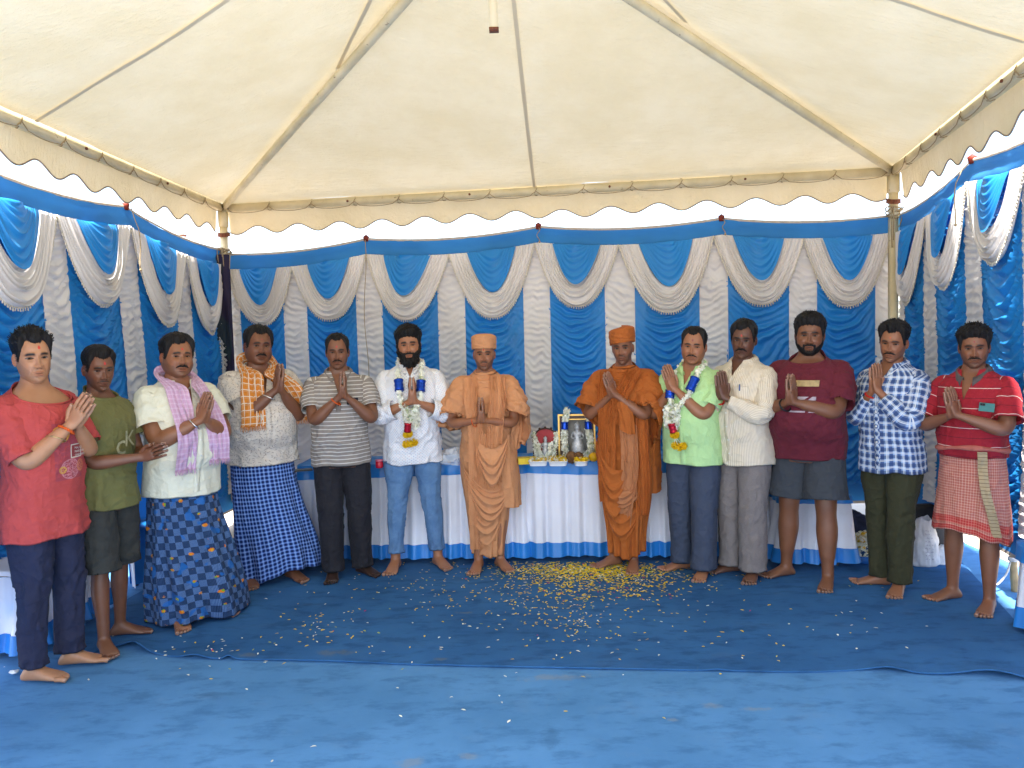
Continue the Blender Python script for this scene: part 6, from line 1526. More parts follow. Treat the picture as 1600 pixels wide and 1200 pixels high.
def swoop(p, root, mat, xl, xr, zl, zr, drop, thick, seed, off=.07, name='draped_fold', n_f=4, yb=-.13, ysh=0.0):
    """U-shaped folds hanging between two points at the front"""
    W_, T_ = np.meshgrid(np.linspace(0, 1, 40), np.linspace(0, 1, 50), indexing='ij'); c = 1 - np.abs(2 * T_ - 1) ** 1.9
    x = xl + (xr - xl) * T_ + (W_ - .5) * 0; z = zl + (zr - zl) * T_ + .03 - W_ * .10 * (1 - c) - c * (drop * (.25 + .75 * W_))
    y = yb + .055 * (2 * T_ - 1) ** 2 - off * .35 * c * np.sin(np.pi * np.clip(W_ * .85 + .1, 0, 1)) + ysh
    ph = W_ * n_f + .4 * noise(W_ * 3, T_ * 2, 0, seed); f = 1 - np.abs(np.sin(ph * np.pi)) ** 1.2; y = y - thick * f * (.35 + .65 * c)
    P = np.stack([x, y, z], -1); g = Geo(); g.grid(P, False, np.stack([T_ * .3, W_ * .3], -1)); return g.build(name, mat, root, uv=True)
def monk(label, px, py, H, yaw, mat, head, hc, hd, feet, **kw):
    p, root = person(label, px, py, H, yaw, skin=kw.pop('skin'), fat=.05, hc=hc, hd=hd, feet=feet, head=head, armr=.95, hs=1.03, **kw)
    P, uv = torso_grid(p, .80, 1.485, .028, wr=.007, seed=p['seed'], fold=.006); tube_garment([(P, uv, True, None, None)], 'robe', mat, root, [cut_plane((0, 0, 1.455), (0, -.35, 1))])
    cowl(p, root, mat, p['seed']); return p, root

M7 = saffron('light saffron cotton', (.67, .305, .140)); M8 = saffron('deep saffron cotton', (.46, .125, .026)); M8b = saffron('pale saffron lining', (.50, .20, .085))
p7, r7 = monk('monk in a light orange robe and turban, facing straight ahead beside the altar', 766, 884, 1.65, 2, M7,
    dict(yaw=-2, pitch=0, hair='none', moustache=.0008, mth=.6, stubble=.88, smile=1.5, eye=1.0, wide=.97, jaw=.98, tilmark=True, tilz=.036, tilr=.006, tilc=(.45, .03, .015)),
    (-.035, -.225, 1.155), (.0, -.25, .97), [(-.085, -.06, -14), (.075, -.04, 26)], skin=(0.297, 0.120, 0.057), poleR=(-.9, .1, -.55), poleL=(.9, .1, -.55))
turban(p7, r7, M7, .046, .128, 3)
cape_sleeve(p7, r7, M7, 'R', .93, .05, .100, 71); cape_sleeve(p7, r7, M7, 'L', .98, .15, .100, 72)
lungi(p7, r7, M7, 'dhoti', z0=.10, z1=1.0, bot=(-.01, -.01, .115, .095), seed=73, folds=.012, a0=.3, off=.03)
bundle(p7, r7, M7, [(-.105, 1.42, .035, 0), (-.10, 1.25, .05, 0), (-.075, 1.02, .06, 0), (-.085, .70, 0, -.165), (-.09, .42, 0, -.15), (-.09, .16, 0, -.12)], .11, 6, 74, .009)
bundle(p7, r7, M7, [(.085, 1.43, .035, 0), (.085, 1.27, .05, 0), (.06, 1.05, .06, 0), (.045, .85, .065, 0), (.05, .66, 0, -.17)], .12, 6, 75, .009)
bundle(p7, r7, M7, [(.02, 1.02, .055, 0), (.0, .9, .06, 0), (.01, .72, 0, -.165), (.02, .55, 0, -.16)], .17, 7, 76, .008)
swoop(p7, r7, M7, -.09, .15, .98, .96, .36, .026, 77, n_f=3, yb=-.20)
swoop(p7, r7, M7, -.17, .14, .74, .60, .32, .026, 78, n_f=4, yb=-.165)
swoop(p7, r7, M7, -.15, .09, .50, .44, .30, .022, 79, n_f=3, yb=-.135)
robe_patch('side_panel', [[(.10, -.12, .98), (.17, -.07, .99), (.205, .02, 1.0)], [(.10, -.15, .80), (.19, -.09, .80), (.22, .02, .80)], [(.095, -.155, .62), (.20, -.10, .62), (.235, .02, .62)], [(.085, -.15, .475), (.205, -.10, .455), (.24, .02, .46)]], M7, r7, folds=3, amp=.008, seed=80)
robe_patch('shawl_tail', [[(.20, -.05, 1.12), (.25, -.01, 1.14), (.28, .05, 1.12)], [(.18, -.05, 1.0), (.25, .0, 1.02), (.295, .05, 1.0)], [(.165, -.04, .86), (.225, .0, .87), (.26, .05, .92)]], M7, r7, folds=3, amp=.008, seed=81)
bangle(p7, r7, M_orange, 'R', .86, .032, .0035, 'wrist_thread')

p8, r8 = monk('monk in a deep orange robe and turban, gazing sideways beside the altar', 980, 884, 1.675, -18, M8,
    dict(yaw=2, pitch=2, roll=-2, hair='none', moustache=.0010, mth=.55, stubble=.66, eye=1.1, wide=.92, jaw=.92, tilz=.050, tilr=.005, tilc=(.45, .03, .015), gaze=.001),
    (-.055, -.205, 1.295), (-.26, -.22, .94), [(-.095, .0, -48), (.055, -.05, 6)], skin=(0.241, 0.095, 0.045), hl=(1, -.2, 0), poleR=(-.9, .15, -.6), poleL=(.9, .1, -.6))
turban(p8, r8, M8, .040, .126, 5, lean=.5)
cape_sleeve(p8, r8, M8, 'R', .80, .10, .100, 91); cape_sleeve(p8, r8, M8, 'L', 1.0, .16, .102, 92)
lungi(p8, r8, M8, 'dhoti', z0=.10, z1=1.0, bot=(.0, -.01, .120, .098), seed=93, folds=.014, a0=.2, off=.03)
bundle(p8, r8, M8, [(-.10, 1.42, .035, 0), (-.10, 1.25, .05, 0), (-.095, 1.02, .06, 0), (-.10, .75, 0, -.175), (-.095, .5, 0, -.17)], .13, 5, 94, .010)
bundle(p8, r8, M8, [(.09, 1.43, .04, 0), (.05, 1.33, .055, 0), (-.01, 1.20, .06, 0), (-.05, 1.05, .06, 0)], .12, 5, 95, .010)
bundle(p8, r8, M8b, [(.05, 1.05, .05, 0), (.06, .9, .06, 0), (.055, .7, 0, -.17), (.02, .5, 0, -.165), (-.01, .3, 0, -.13)], .12, 4, 96, .010)
bundle(p8, r8, M8, [(.135, 1.1, .05, 0), (.14, .9, .055, 0), (.145, .65, 0, -.12), (.125, .40, 0, -.10)], .10, 3, 97, .010)
swoop(p8, r8, M8, -.19, .05, .92, .74, .46, .026, 98, n_f=3, yb=-.17)
swoop(p8, r8, M8b, -.09, .11, .58, .60, .16, .020, 99, n_f=3, yb=-.165); swoop(p8, r8, M8, -.13, .11, .44, .46, .26, .022, 100, n_f=3, yb=-.14)
robe_patch('shawl_flap', [[(-.02, -.20, 1.20), (.02, -.205, 1.22), (.06, -.19, 1.22)], [(.0, -.205, 1.12), (.05, -.21, 1.12), (.09, -.185, 1.13)], [(.0, -.205, 1.02), (.06, -.21, .99), (.105, -.185, .985)]], M8, r8, folds=3, amp=.007, seed=101, nl=30, nw=24)
robe_patch('side_panel', [[(.19, -.04, 1.12), (.235, .03, 1.12), (.22, .10, 1.12)], [(.18, -.05, .90), (.235, .03, .90), (.23, .10, .90)], [(.175, -.06, .70), (.23, .03, .70), (.235, .10, .70)], [(.175, -.05, .545), (.225, .02, .54), (.235, .09, .55)]], M8, r8, folds=3, amp=.009, seed=102)

# ================================================================== FLOWERS, ALTAR, SMALL THINGS
_n = NT('jasmine flowers'); M_jas = _n.shader(_n.attr('Col'), .7)
M_foilb = plain('blue foil', (.010, .06, .42), .25, .25, 60, metal=.6); M_foilr = plain('red foil', (.45, .012, .03), .25, .25, 60, metal=.5); M_marig = NT('marigold petals'); M_marig = M_marig.shader(M_marig.attr('Col'), .75, trans=.15)
M_string = plain('white string', (.75, .72, .65), .8)
def blossom(g, c, r, rr, white=True):
    """a small six-petalled flower facing a random way"""
    n = unit(rr.normal(size=3)); x = unit(np.cross(n, rr.normal(size=3))); y = np.cross(n, x); V = [c]; F = []; base = np.array((.94, .93, .80) if white else (.78, .50, .010)) * rr.uniform(.85, 1.08)
    if white and rr.random() < .08: base = np.array((.45, .52, .25))
    for i in range(5):
        a = i * 1.2566; d = math.cos(a) * x + math.sin(a) * y; s = unit(np.cross(n, d)); V += [c + d * r * .55 + s * r * .30 + n * r * .25, c + d * r + n * r * .05, c + d * r * .55 - s * r * .30 + n * r * .25]; F.append((0, 1 + 3 * i, 2 + 3 * i, 3 + 3 * i))
    g.add(V, F, None, base)
def strand(path, rad, cnt, seed, r=.011, white=True):
    rr = np.random.default_rng(seed); C_ = cr(path, 60); g = Geo()
    for i in range(cnt):
        t = rr.uniform(0, 58.9); c = C_[int(t)] * (1 - t % 1) + C_[int(t) + 1] * (t % 1); d = unit(rr.normal(size=3)); blossom(g, c + d * rad * rr.uniform(.55, 1.0), r * rr.uniform(.8, 1.2), rr, white)
    g.tube(C_, rad * .5, 6, C=(.88, .87, .70)); return g
def marigold(c, r, seed):
    rr = np.random.default_rng(seed); g = Geo(); g.sphere(c, r * .62, 8, 6, C=(.8, .5, .01))
    for i in range(110):
        d = unit(rr.normal(size=3)); x = unit(np.cross(d, rr.normal(size=3))); y = np.cross(d, x); b = c + d * r * .5; e = c + d * r * rr.uniform(.88, 1.05); w = r * .20; col = np.array((.82, .54, .010)) * rr.uniform(.8, 1.1)
        g.add([b - x * w * .4, b + x * w * .4, e + x * w + y * w * .3, e - x * w + y * w * .3], [(0, 1, 2, 3)], None, col)
    return g
def foil(a, b, r):
    g = Geo(); pts = cr([a, (np.array(a) + b) / 2, b], 9); rad = r * (1 + .05 * np.sin(np.arange(9) * 2.1)); rad[[0, -1]] *= 1.12; g.tube(pts, rad, 14); return g
def garland(p, label, R_, L_, cl, foils, red, mar, pair, seed, off=.052):
    S_ = lambda q: surf(p, q[0], q[1], (q[2] if len(q) > 2 else off)); base = np.array((0, 0, 0)); k = p['k']
    root = empty('flower_garland', local_to_world(p, (0, -.10, 1.30)), p['root'].rotation_euler.z); root.scale = (k, k, k); tag(root, label, 'garland'); o = np.array((0, -.10, 1.30)); B = lambda g, nm, m, **kw: (setattr(g, 'V', [np.asarray(v) - o for v in g.V]), g.build(nm, m, root, **kw))[1]
    back = [np.array((-.085, .0, 1.455)), np.array((-.05, .075, 1.475)), np.array((.05, .075, 1.475)), np.array((.085, .0, 1.455))]
    up = [S_(q) for q in R_][::-1] + back + [S_(q) for q in L_]
    tag(B(strand(up, .020, 620, seed), 'flower_strand', M_jas, col=True), kind='stuff')
    for i, c in enumerate(cl): tag(B(strand([S_(q) for q in c], .030, 330, seed + 3 + i, .012), 'flower_strand', M_jas, col=True), kind='stuff')
    for (a, b) in foils: B(foil(S_(a), S_(b), .031), 'blue_foil', M_foilb)
    B(foil(S_(red[0]), S_(red[1]), .024), 'red_foil', M_foilr)
    for i, m_ in enumerate(mar): B(marigold(S_(m_), .026, seed + 20 + i), 'marigold', M_marig, col=True)
    for i, m_ in enumerate(pair):
        B(marigold(S_(m_), .028, seed + 30 + i), 'marigold', M_marig, col=True); g = Geo(); g.tube([S_(mar[0]), (S_(mar[0]) + S_(m_)) / 2, S_(m_)], .0022, 5); B(g, 'string', M_string)
garland(p6, 'white jasmine garland with two blue foil bands on the white shirted man', [(-.055, 1.17, .06), (-.070, 1.24), (-.080, 1.34), (-.080, 1.42)], [(.08, 1.42), (.080, 1.34), (.070, 1.24), (.055, 1.17, .06)],
    [[(-.035, 1.16, .075), (-.025, 1.10, .07), (-.015, 1.05, .065)], [(.035, 1.16, .075), (.035, 1.10, .07), (.03, 1.03, .065)]], [((-.077, 1.345), (-.072, 1.275)), ((.077, 1.335), (.072, 1.265))], ((-.02, 1.055, .085), (-.025, .995, .075)), [(-.035, .975, .07), (-.015, .978, .075)], [(-.040, .905, .06), (-.010, .908, .062), (.018, .915, .06)], 611)
garland(p9, 'white jasmine garland with a large blue foil band on the lime shirted man', [(-.065, 1.20, .055), (-.075, 1.28), (-.08, 1.36), (-.075, 1.42)], [(.088, 1.425), (.085, 1.36), (.055, 1.27), (-.005, 1.18, .06)],
    [[(-.085, 1.17, .06), (-.085, 1.10, .06), (-.075, 1.05, .06)], [(-.02, 1.18, .065), (-.025, 1.11, .065), (-.03, 1.05, .06)]], [((.078, 1.37), (.060, 1.29)), ((-.082, 1.29), (-.082, 1.235))], ((-.045, 1.07, .085), (-.035, 1.01, .075)), [(-.04, .99, .07), (-.02, .995, .075)], [(-.045, .915, .062), (-.015, .905, .065), (.015, .915, .062)], 641)

# ---------- altar on the right-hand long table
TZ = .752
def on_table(px, py): q = at_z(px, py, TZ); return np.array(q)
M_gold = plain('gold frame', (.50, .33, .10), .35, .15, metal=.7); M_dkwood = plain('dark frame wood', (.06, .025, .015), .4); M_silv = plain('silver idol', (.42, .42, .42), .45, .35, 60, metal=.35); M_greybg = plain('grey backing', (.20, .195, .18), .7); M_redbg = plain('red backing', (.36, .035, .04), .6)
M_coco = plain('coconut husk', (.16, .075, .03), .9, .4, 60); M_wplast = plain('white plastic', (.78, .78, .77), .35, .04); M_yelbox = plain('yellow card', (.66, .48, .03), .6); M_yfruit = plain('yellow fruit skin', (.70, .38, .01), .4, .1)
def idol(g, c, h, C=None):
    """small standing figure with crown, shoulders, flared garment"""
    K = [(0, .20, .12), (.05, .22, .13), (.25, .19, .11), (.45, .13, .09), (.52, .12, .085), (.62, .17, .09), (.68, .15, .08), (.72, .06, .06), (.75, .075, .075), (.82, .085, .08), (.86, .06, .06), (.88, .09, .085), (.93, .075, .07), (.97, .03, .03), (1.0, .012, .012)]
    z = np.linspace(0, 1, 40); k = interp_keys(z, K) * h; a = np.linspace(0, 2 * np.pi, 18, endpoint=False); P = np.stack([k[:, :1] * np.cos(a), k[:, 1:] * np.sin(a), z[:, None] * h * np.ones(18)], -1); P = P + np.array(c); g.grid(P, True, capA=True, capB=True)
    for s in (-1, 1): g.tube(cr([np.array(c) + (s * .15 * h, 0, .63 * h), np.array(c) + (s * .185 * h, -.05 * h, .50 * h), np.array(c) + (s * .07 * h, -.12 * h, .47 * h)], 9), .028 * h, 7)
def wreath(root, path, rad, cnt, seed, r=.008):
    tag(strand(path, rad, cnt, seed, r).build('flower_strand', M_jas, root, col=True), kind='stuff')
# arched shrine board
q = on_table(853, 717); root = empty('shrine_board', (*q[:2], TZ), R(-4)); tag(root, 'small arched red shrine board with a silver idol and flower strings', 'shrine')
g = Geo(); a = np.linspace(0, np.pi, 26); prof = [(-.088, 0), (-.092, .14)] + [(-.092 * math.cos(t), .14 + .09 * math.sin(t)) for t in a[1:-1]] + [(.092, .14), (.088, 0)]
pr = np.array(prof); F_ = np.stack([pr[:, 0], np.full(len(pr), .0), pr[:, 1]], 1); Bk = F_ + (0, .015, 0); g.grid(np.stack([F_ * (0, 1, 1) * 1 + F_ * (1, 0, 0) * 0 + np.array((0, 0, 0)), F_], 0)); g.grid(np.stack([F_, Bk], 0)); g.build('board', M_redbg, root)
g = Geo(); g.tube(F_ + (0, -.004, 0), .006, 6); g.build('rim', M_dkwood, root)
for i, t in enumerate(np.linspace(.25, np.pi - .25, 7)): g = Geo(); g.sphere((-.098 * math.cos(t), -.002, .14 + .096 * math.sin(t)), .010, 8, 6); g.build('knob', M_dkwood, root)
g = Geo(); idol(g, (0, -.035, .012), .165); g.build('idol', M_silv, root); g = Geo(); g.box((0, -.035, .006), (.13, .06, .012)); g.build('plinth', M_dkwood, root)
wreath(root, [(-.085, -.01, .20), (-.075, -.03, .13), (-.07, -.04, .06), (-.05, -.05, .0)], .021, 330, 701, .010); wreath(root, [(.085, -.01, .20), (.08, -.03, .13), (.06, -.04, .06), (.045, -.05, .0)], .021, 330, 702, .010); wreath(root, [(-.055, -.055, .12), (-.045, -.075, .06), (-.01, -.08, .015), (.03, -.075, .06), (.04, -.055, .13)], .017, 380, 703, .010)
# framed picture
q = on_table(902, 717); root = empty('framed_picture', (*q[:2], TZ), R(-6)); tag(root, 'gold and black framed silver deity picture hung with a jasmine garland', 'picture')
Wf, Hf = .275, .335
for nm, m, ins, dy, wd in (('outer_frame', M_gold, 0, 0, .012), ('frame', M_dkwood, .012, .003, .022), ('inner_frame', M_gold, .034, -.003, .008)):
    g = Geo(); x, z0, z1 = Wf / 2 - ins - wd / 2, ins + wd / 2, Hf - ins - wd / 2
    g.box((-x, dy, Hf / 2), (wd, .022, Hf - 2 * ins)); g.box((x, dy, Hf / 2), (wd, .022, Hf - 2 * ins)); g.box((0, dy, z0), (2 * x - wd, .0215, wd)); g.box((0, dy, z1), (2 * x - wd, .0215, wd)); tag(g.build(nm, m, root, smooth=False))
g = Geo(); g.box((0, .008, Hf / 2), (Wf - .08, .006, Hf - .08)); g.build('backing', M_greybg, root)
g = Geo(); idol(g, (.005, -.004, .045), .235); g.build('figure', M_silv, root)
wreath(root, [(-.07, -.015, Hf + .035), (-.075, -.025, Hf - .01), (-.085, -.03, Hf - .05)], .024, 260, 711, .011); wreath(root, [(-.085, -.03, .22), (-.09, -.035, .15), (-.085, -.04, .06)], .026, 420, 712, .011); wreath(root, [(.085, -.02, Hf + .03), (.085, -.03, Hf - .05)], .02, 100, 713, .0095); wreath(root, [(.085, -.03, .22), (.10, -.035, .14), (.09, -.04, .05), (.03, -.05, .015)], .026, 480, 714, .011)
for sx in (-1, 1): foil(np.array((sx * .086, -.03, Hf - .055)), np.array((sx * .088, -.034, .225)), .026).build('blue_foil', M_foilb, root)
# coconut, trays, fruit, flowers
q = on_table(897, 722)
for i, (dx, dy, r_) in enumerate(((-.02, .0, .042), (.03, .015, .038))):
    o = empty('coconut', (q[0] + dx, q[1] + dy - .03, TZ + r_ * .95)); tag(o, ('brown coconut in front of the framed deity picture' if i == 0 else 'smaller brown coconut tucked behind the other coconut'), 'coconut'); g = Geo(); g.sphere((0, 0, 0), (r_, r_, r_ * 1.05), 16, 12); g.V = [v * (1 + .05 * noise(v[:, 0:1] * 60, v[:, 1:2] * 60, v[:, 2:3] * 60, i)) for v in g.V]; g.build('shell', M_coco, o)
    g = Geo(); rr = np.random.default_rng(i)
    for _ in range(40): d = unit(rr.normal(size=3)); g.tube([d * r_ * .98, d * r_ * 1.0 + rr.normal(size=3) * .006, d * r_ * 1.02 + rr.normal(size=3) * .012], .0012, 4)
    tag(g.build('husk_fibre', M_coco, o), kind='stuff')
def tray(label, px, w, d, h, round_=False, fill=None, seed=0):
    q = on_table(px, 727); o = empty('plastic_tray', (*q[:2], TZ), R(-5)); tag(o, label, 'tray'); g = Geo(); a = np.linspace(0, 2 * np.pi, 40, endpoint=False); e = 2.0 if round_ else 5.0
    f = lambda k, z: np.stack([w / 2 * k * np.sign(np.cos(a)) * np.abs(np.cos(a)) ** (2 / e), d / 2 * k * np.sign(np.sin(a)) * np.abs(np.sin(a)) ** (2 / e), np.full(40, z)], 1)
    g.grid(np.array([f(.01, .002), f(.80, .002), f(.84, .006), f(.96, h), f(1.04, h + .001), f(1.04, h - .003), f(.98, h - .003), f(.86, 0)]), True); g.build('tub', M_wplast, o)
    if fill is not None:
        g = Geo(); rr = np.random.default_rng(seed)
        for _ in range(150): x, y = rr.uniform(-.42, .42, 2) * (w, d); blossom(g, np.array((x, y, h * .9 + rr.uniform(0, .022))), .010, rr, rr.random() < fill)
        tag(g.build('flower_filling', M_jas, o, col=True), kind='stuff')
tray('white rectangular tub of petals, leftmost of the three before the altar', 841, .135, .09, .034, fill=.5, seed=1); tray('white rectangular tub of petals between the two others before the altar', 872, .135, .09, .034, fill=.3, seed=2); tray('small white tub of marigolds beside the deep orange robe', 908, .10, .09, .032, True, .05, 3)
def heap(label, px, py, w, d, h, cnt, seed, white=.2, r=.012, nm='flower_heap'):
    q = on_table(px, py); o = empty(nm, (*q[:2], TZ)); g = Geo(); rr = np.random.default_rng(seed); tag(o, label, 'flowers')
    for _ in range(cnt): a, k = rr.uniform(0, 6.28), math.sqrt(rr.random()); blossom(g, np.array((w / 2 * k * math.cos(a), d / 2 * k * math.sin(a), .006 + h * (1 - k * k) * rr.uniform(.3, 1))), r, rr, rr.random() < white)
    tag(g.build('blossoms', M_jas, o, col=True), kind='stuff')
heap('loose yellow petals heaped round the altar tubs', 880, 720, .42, .14, .035, 420, 5, .3)
heap('pile of yellow marigolds on the table behind the pinstriped man', 1124, 722, .16, .14, .10, 420, 6, .0, .018)
heap('string of yellow marigolds lying by the small tub', 918, 716, .13, .08, .05, 220, 8, .0, .015)
for i, (px, py, dz) in enumerate(((928, 722, 0), (933, 716, .05))):
    q = on_table(px, py); o = empty('yellow_fruit', (q[0], q[1] + .02, TZ + .034 + dz)); tag(o, 'yellow fruit %s beside the deep orange robe' % ('lying on the table' if i == 0 else 'stacked on top of another'), 'fruit'); g = Geo(); g.sphere((0, 0, 0), (.037, .037, .034), 14, 10); g.build('flesh', M_yfruit, o); g = Geo(); g.tube([(0, 0, .03), (0, 0, .04)], .004, 6); g.build('stalk', M_coco, o)
q = on_table(822, 724); o = empty('sweet_box', (*q[:2], TZ), R(6)); tag(o, 'flat yellow card box on the table beside the light orange robe', 'box'); g = Geo(); g.box((0, 0, .018), (.12, .09, .036)); g.build('box', M_yelbox, o, smooth=False); g = Geo(); g.box((0, 0, .038), (.124, .094, .012)); g.build('lid', M_yelbox, o, smooth=False)
# crumpled clear plastic bag
q = on_table(713, 724); o = empty('plastic_bag', (q[0], q[1], TZ)); tag(o, 'crumpled clear plastic bag on the table left of the light orange monk', 'bag')
_n = NT('clear plastic film'); b_ = _n.node('ShaderNodeBsdfPrincipled'); b_.inputs['Base Color'].default_value = (.9, .92, .95, 1); b_.inputs['Roughness'].default_value = .12; b_.inputs['Alpha'].default_value = .38; _n.t.links.new(b_.outputs[0], _n.out.inputs[0]); M_film = _n.m
g = Geo(); v, u = np.meshgrid(np.linspace(.02, np.pi / 2 + .25, 46), np.linspace(0, 2 * np.pi, 80, endpoint=False), indexing='ij'); P = np.stack([np.sin(v) * np.cos(u) * .13, np.sin(v) * np.sin(u) * .09, np.cos(v) * .085 + .02], -1); N = P / np.linalg.norm(P, axis=-1, keepdims=True)
d = 1 - np.abs(fbm(P[..., 0] * 22, P[..., 1] * 22, P[..., 2] * 22, 5)) * 1.6; P = P + N * (.035 * d)[..., None] * .8; P[..., 2] = np.maximum(P[..., 2] - .01, .002); g.grid(P, True); g.build('film', M_film, o)
# red cup, black phone on the left-hand table
q = on_table(593, 731); o = empty('red_jar', (q[0], q[1], TZ)); tag(o, 'small red jar with a lid on the table between the striped and white shirts', 'jar'); g = Geo(); P, _ = tube_grid(cr([(0, 0, 0), (0, 0, .02), (0, 0, .05)], 8), np.array([.024, .027, .028, .028, .028, .028, .027, .025]), 20); g.grid(P, True, capA=True, capB=True); g.build('jar', plain('red glass', (.40, .01, .03), .15), o); g = Geo(); P, _ = tube_grid(np.array([(0, 0, .049), (0, 0, .060)]), .0285, 20); g.grid(P, True, capA=True, capB=True); g.build('lid', plain('pink lid', (.55, .12, .18), .4), o)
q = on_table(470, 736); o = empty('phone', (q[0], q[1], TZ + .006), R(20)); tag(o, 'black phone lying flat on the left end of the table', 'phone'); g = Geo(); g.box((0, 0, 0), (.16, .078, .009)); g.build('case', M_black, o, smooth=False); g = Geo(); g.box((0, 0, .0055), (.15, .07, .002)); g.build('screen', M_phone, o, smooth=False)

# ---------- bags and flowers in the right corner
def sack(label, px, py, w, d, h, seed, text=None, lean=0.0, nm='carrier_bag', rz=0.0):
    q = at_z(px, py, .008); o = empty(nm, q, rz); tag(o, label, 'bag'); v = np.linspace(0, 1, 40)[:, None]; u = np.linspace(0, 2 * np.pi, 72, endpoint=False)[None]
    k = np.interp(v, [0, .06, .5, .8, .92, 1], [.80, 1, .96, .72, .5, .42]); kk = 1 + .10 * fbm(np.cos(u) * 2.2, np.sin(u) * 2.2, v * 3, seed) + .05 * (1 - np.abs(fbm(np.cos(u) * 5 + v * 3, np.sin(u) * 5, v * 5, seed + 2)) * 2)
    P = np.stack([w / 2 * k * kk * np.cos(u) + lean * v ** 1.3, d / 2 * k * kk * np.sin(u), h * v * (1 + .06 * noise(u * 1.5, 0, 0, seed + 4))], -1); g = Geo(); g.grid(P, True, capA=True); g.build('bag', plain('white bag plastic %d' % seed, (.74, .74, .76), .4, .06, trans=.15), o)
    if text:
        j0 = 54; m_ink = plain('violet print %d' % seed, (.16, .10, .26), .6)
        for i in range(9):
            ln = text[i % len(text)]; cu = bpy.data.curves.new('t', 'FONT'); cu.body = ln; cu.size = .019; cu.align_x = 'CENTER'; cu.resolution_u = 1; t_ = bpy.data.objects.new('t', cu); COL.objects.link(t_); dg = bpy.context.evaluated_depsgraph_get(); me = t_.evaluated_get(dg).to_mesh(); V = np.zeros(len(me.vertices) * 3, np.float32); me.vertices.foreach_get('co', V); V = V.reshape(-1, 3); F = [tuple(f.vertices) for f in me.polygons]; bpy.data.objects.remove(t_)
            zc = h * (.78 - i * .075); out = []
            for (x, y, _z) in V:
                vv = np.clip((zc + y) / h, 0.02, .95); a = -np.pi / 2 + x / (w * .55); fi, fj = vv * 39, ((a % (2 * np.pi)) / (2 * np.pi)) * 72; i0, j0_ = int(fi), int(fj) % 72; wi, wj = fi - int(fi), fj - int(fj); pt = (P[i0, j0_] * (1 - wi) + P[min(39, i0 + 1), j0_] * wi) * (1 - wj) + (P[i0, (j0_ + 1) % 72] * (1 - wi) + P[min(39, i0 + 1), (j0_ + 1) % 72] * wi) * wj
                nn = np.array((math.cos(a), math.sin(a), 0)); out.append(pt + nn * .004)
            link('lettering', make_mesh('lettering', np.array(out), F, smooth=False), m_ink, o)
    return o
sack('white carrier bag with violet print standing nearest the red checked wrap', 1443, 883, .21, .15, .33, 21, ['-= --  =', '=-- =  --', '--=-  -=', '= -=-  -'], .0)
sack('white printed carrier bag seen between the olive trouser legs', 1402, 876, .20, .15, .31, 22, ['-= --  =', '=-- =  --'])
sack('small slumped white plastic bag on the carpet by the corner curtain', 1466, 880, .16, .13, .13, 23, None, .05)
q = at_z(1448, 858, .0); o = empty('handbag', q); tag(o, 'black handbag with a loop handle behind the white carrier bags', 'handbag'); g = Geo(); v, u = np.meshgrid(np.linspace(0, 1, 14), np.linspace(0, 2 * np.pi, 32, endpoint=False), indexing='ij'); k = np.interp(v, [0, .1, .8, 1], [.85, 1, .9, .55]); P = np.stack([.15 * k * np.sign(np.cos(u)) * np.abs(np.cos(u)) ** .6, .06 * k * np.sin(u), .34 * v], -1); g.grid(P, True, capA=True, capB=True); g.build('bag', plain('black bag nylon', (.015, .015, .017), .6), o)
for s in (-1, 1): g = Geo(); g.tube(cr([(.10, s * .05, .28), (.17, s * .06, .30), (.20, s * .06, .20), (.16, s * .05, .08)], 16), .008, 6); g.build('handle', M_black, o)
q = at_z(1352, 876, .0); o = empty('flower_basin', q); tag(o, 'blue basin heaped with garland flowers beside the low skirted stool', 'basin'); g = Geo(); a = np.linspace(0, 2 * np.pi, 40, endpoint=False); f = lambda r_, z: np.stack([r_ * np.cos(a), r_ * .8 * np.sin(a), np.full(40, z)], 1); g.grid(np.array([f(.01, .004), f(.14, .004), f(.19, .07), f(.20, .07), f(.15, .0)]), True); g.build('basin', plain('blue plastic', (.02, .13, .42), .4), o)
g = Geo(); rr = np.random.default_rng(77)
for _ in range(900): a_, k = rr.uniform(0, 6.28), math.sqrt(rr.random()); blossom(g, np.array((.19 * k * math.cos(a_), .15 * k * math.sin(a_), .05 + .17 * (1 - k * k) * rr.uniform(.5, 1))), .014, rr, rr.random() < .85)
tag(g.build('blossoms', M_jas, o, col=True), kind='stuff')
q = at_z(1352, 858, .0); o = empty('cloth_bundle', (q.x + .03, q.y + .25, 0)); tag(o, 'dark blue cloth bundle behind the basin of flowers', 'cloth'); g = Geo(); v, u = np.meshgrid(np.linspace(.02, np.pi / 2 + .2, 24), np.linspace(0, 2 * np.pi, 48, endpoint=False), indexing='ij'); P = np.stack([np.sin(v) * np.cos(u) * .16, np.sin(v) * np.sin(u) * .12, np.cos(v) * .20 + .03], -1); P = P * (1 + .16 * fbm(P[..., 0] * 12, P[..., 1] * 12, P[..., 2] * 12, 4))[..., None]; P[..., 2] = np.maximum(P[..., 2], .002); g.grid(P, True, flip=True); g.build('cloth', plain('dark blue bundle cloth', (.012, .018, .05), .85, .5, 12), o)
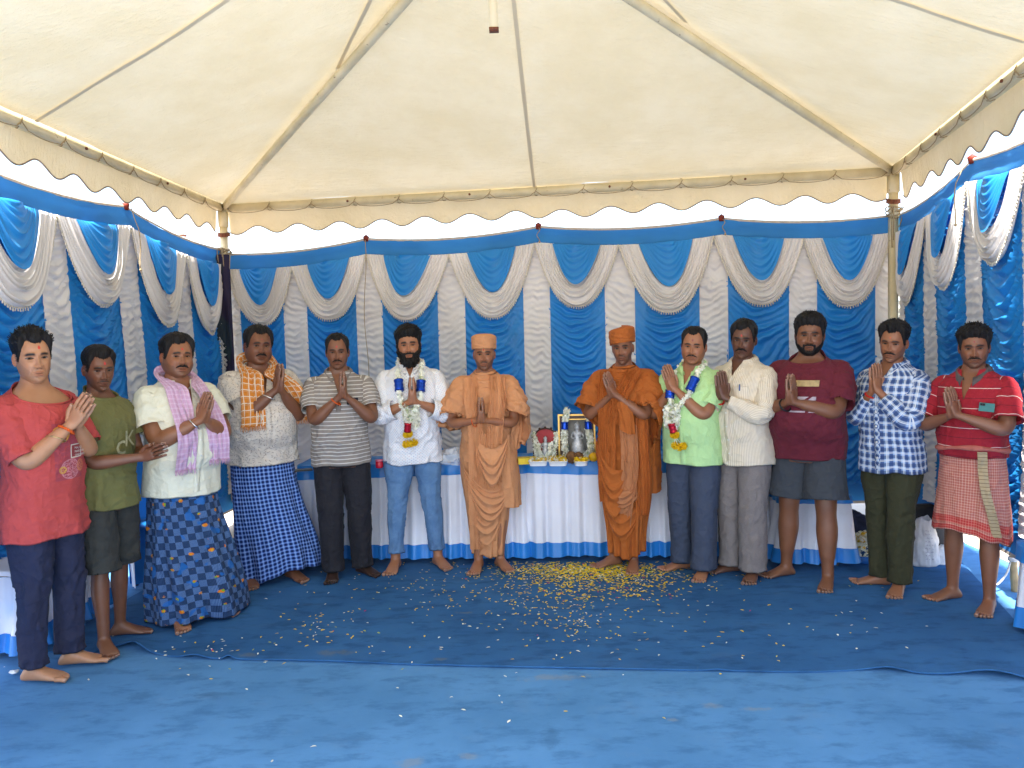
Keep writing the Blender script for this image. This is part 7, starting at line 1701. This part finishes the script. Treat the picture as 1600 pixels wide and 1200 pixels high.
# bamboo prop by the right edge
q = at_z(1586, 925, 0); o = empty('bamboo_prop', q); tag(o, 'short bamboo prop tied with rope under the right curtain', 'prop'); g = Geo(); zz = np.linspace(0, .52, 30); rr_ = .022 + .003 * np.exp(-((zz % .17 - .085) / .012) ** 2); g.tube(np.stack([-.05 * zz, .02 * zz, zz], 1), rr_, 12); g.build('cane', plain('bamboo', (.48, .34, .17), .5, .2, 20), o)
g = Geo(); a = np.linspace(0, 2 * np.pi, 18)
for z in (.20, .208, .216): g.tube(np.stack([-.05 * z + .027 * np.cos(a), .02 * z + .027 * np.sin(a), z + 0 * a], 1), .005, 5, caps=False)
g.tube(cr([(-.03, 0, .2), (-.06, -.01, .12), (-.12, -.02, .06), (-.15, -.03, .07)], 12), .006, 5); g.build('rope', M_string, o)
# covered chair at the left
q = at_z(232, 915, 0); o = empty('covered_chair', (q.x + .13, q.y + .10, 0), R(60)); tag(o, 'blue covered chair with a white sash, between the olive and cream shirted men', 'chair')
ctrl = lambda y: [[(-.21, y, .86), (0, y, .90), (.21, y, .86)], [(-.225, y - .01, .65), (0, y - .015, .66), (.225, y - .01, .65)], [(-.23, y - .04, .35), (0, y - .05, .36), (.23, y - .04, .35)], [(-.245, y - .07, .03), (0, y - .08, .03), (.245, y - .07, .03)]]
robe_patch('back_cover', ctrl(.20), M_tblue, o, 30, 30, 3, .006, 5); robe_patch('front_cover', ctrl(.14), M_tblue, o, 30, 30, 3, .006, 6)
g = Geo(); g.grid(np.array([[(x, y, z) for x in np.linspace(-.22, .22, 9)] for (y, z) in ((.20, .875), (.17, .885), (.14, .875))])); g.build('top_cover', M_tblue, o)
g = Geo(); g.box((0, -.08, .45), (.44, .42, .03)); g.build('seat', M_tblue, o)
for s in (-1, 1):
    P, uv = ribbon_geo([(s * .225, .12, .85), (s * .24, .115, .6), (s * .25, .09, .3), (s * .26, .06, .02)], [(s * .3, -1, 0)] * 4, .06, 40, 10, 1, .006, 3); g = Geo(); g.grid(P, False, uv); g.build('sash', M_twhite, o)
    for y in (-.25, .15): g = Geo(); g.bar((s * .19, y, 0), (s * .19, y, .44), .028, up=(0, 1, 0)); g.build('leg', M_iron, o)
# scrap of paper on the carpet by the near left table
q = at_z(22, 1052, .012); o = empty('paper_scrap', q); tag(o, 'crumpled scrap of white tissue on the carpet at the far left', 'paper'); g = Geo(); g.sphere((0, 0, .008), (.022, .016, .010), 14, 8); g.V = [v * (1 + .35 * fbm(v[:, 0:1] * 70, v[:, 1:2] * 70, v[:, 2:3] * 70, 3)) for v in g.V]; g.build('tissue', M_wplast, o)
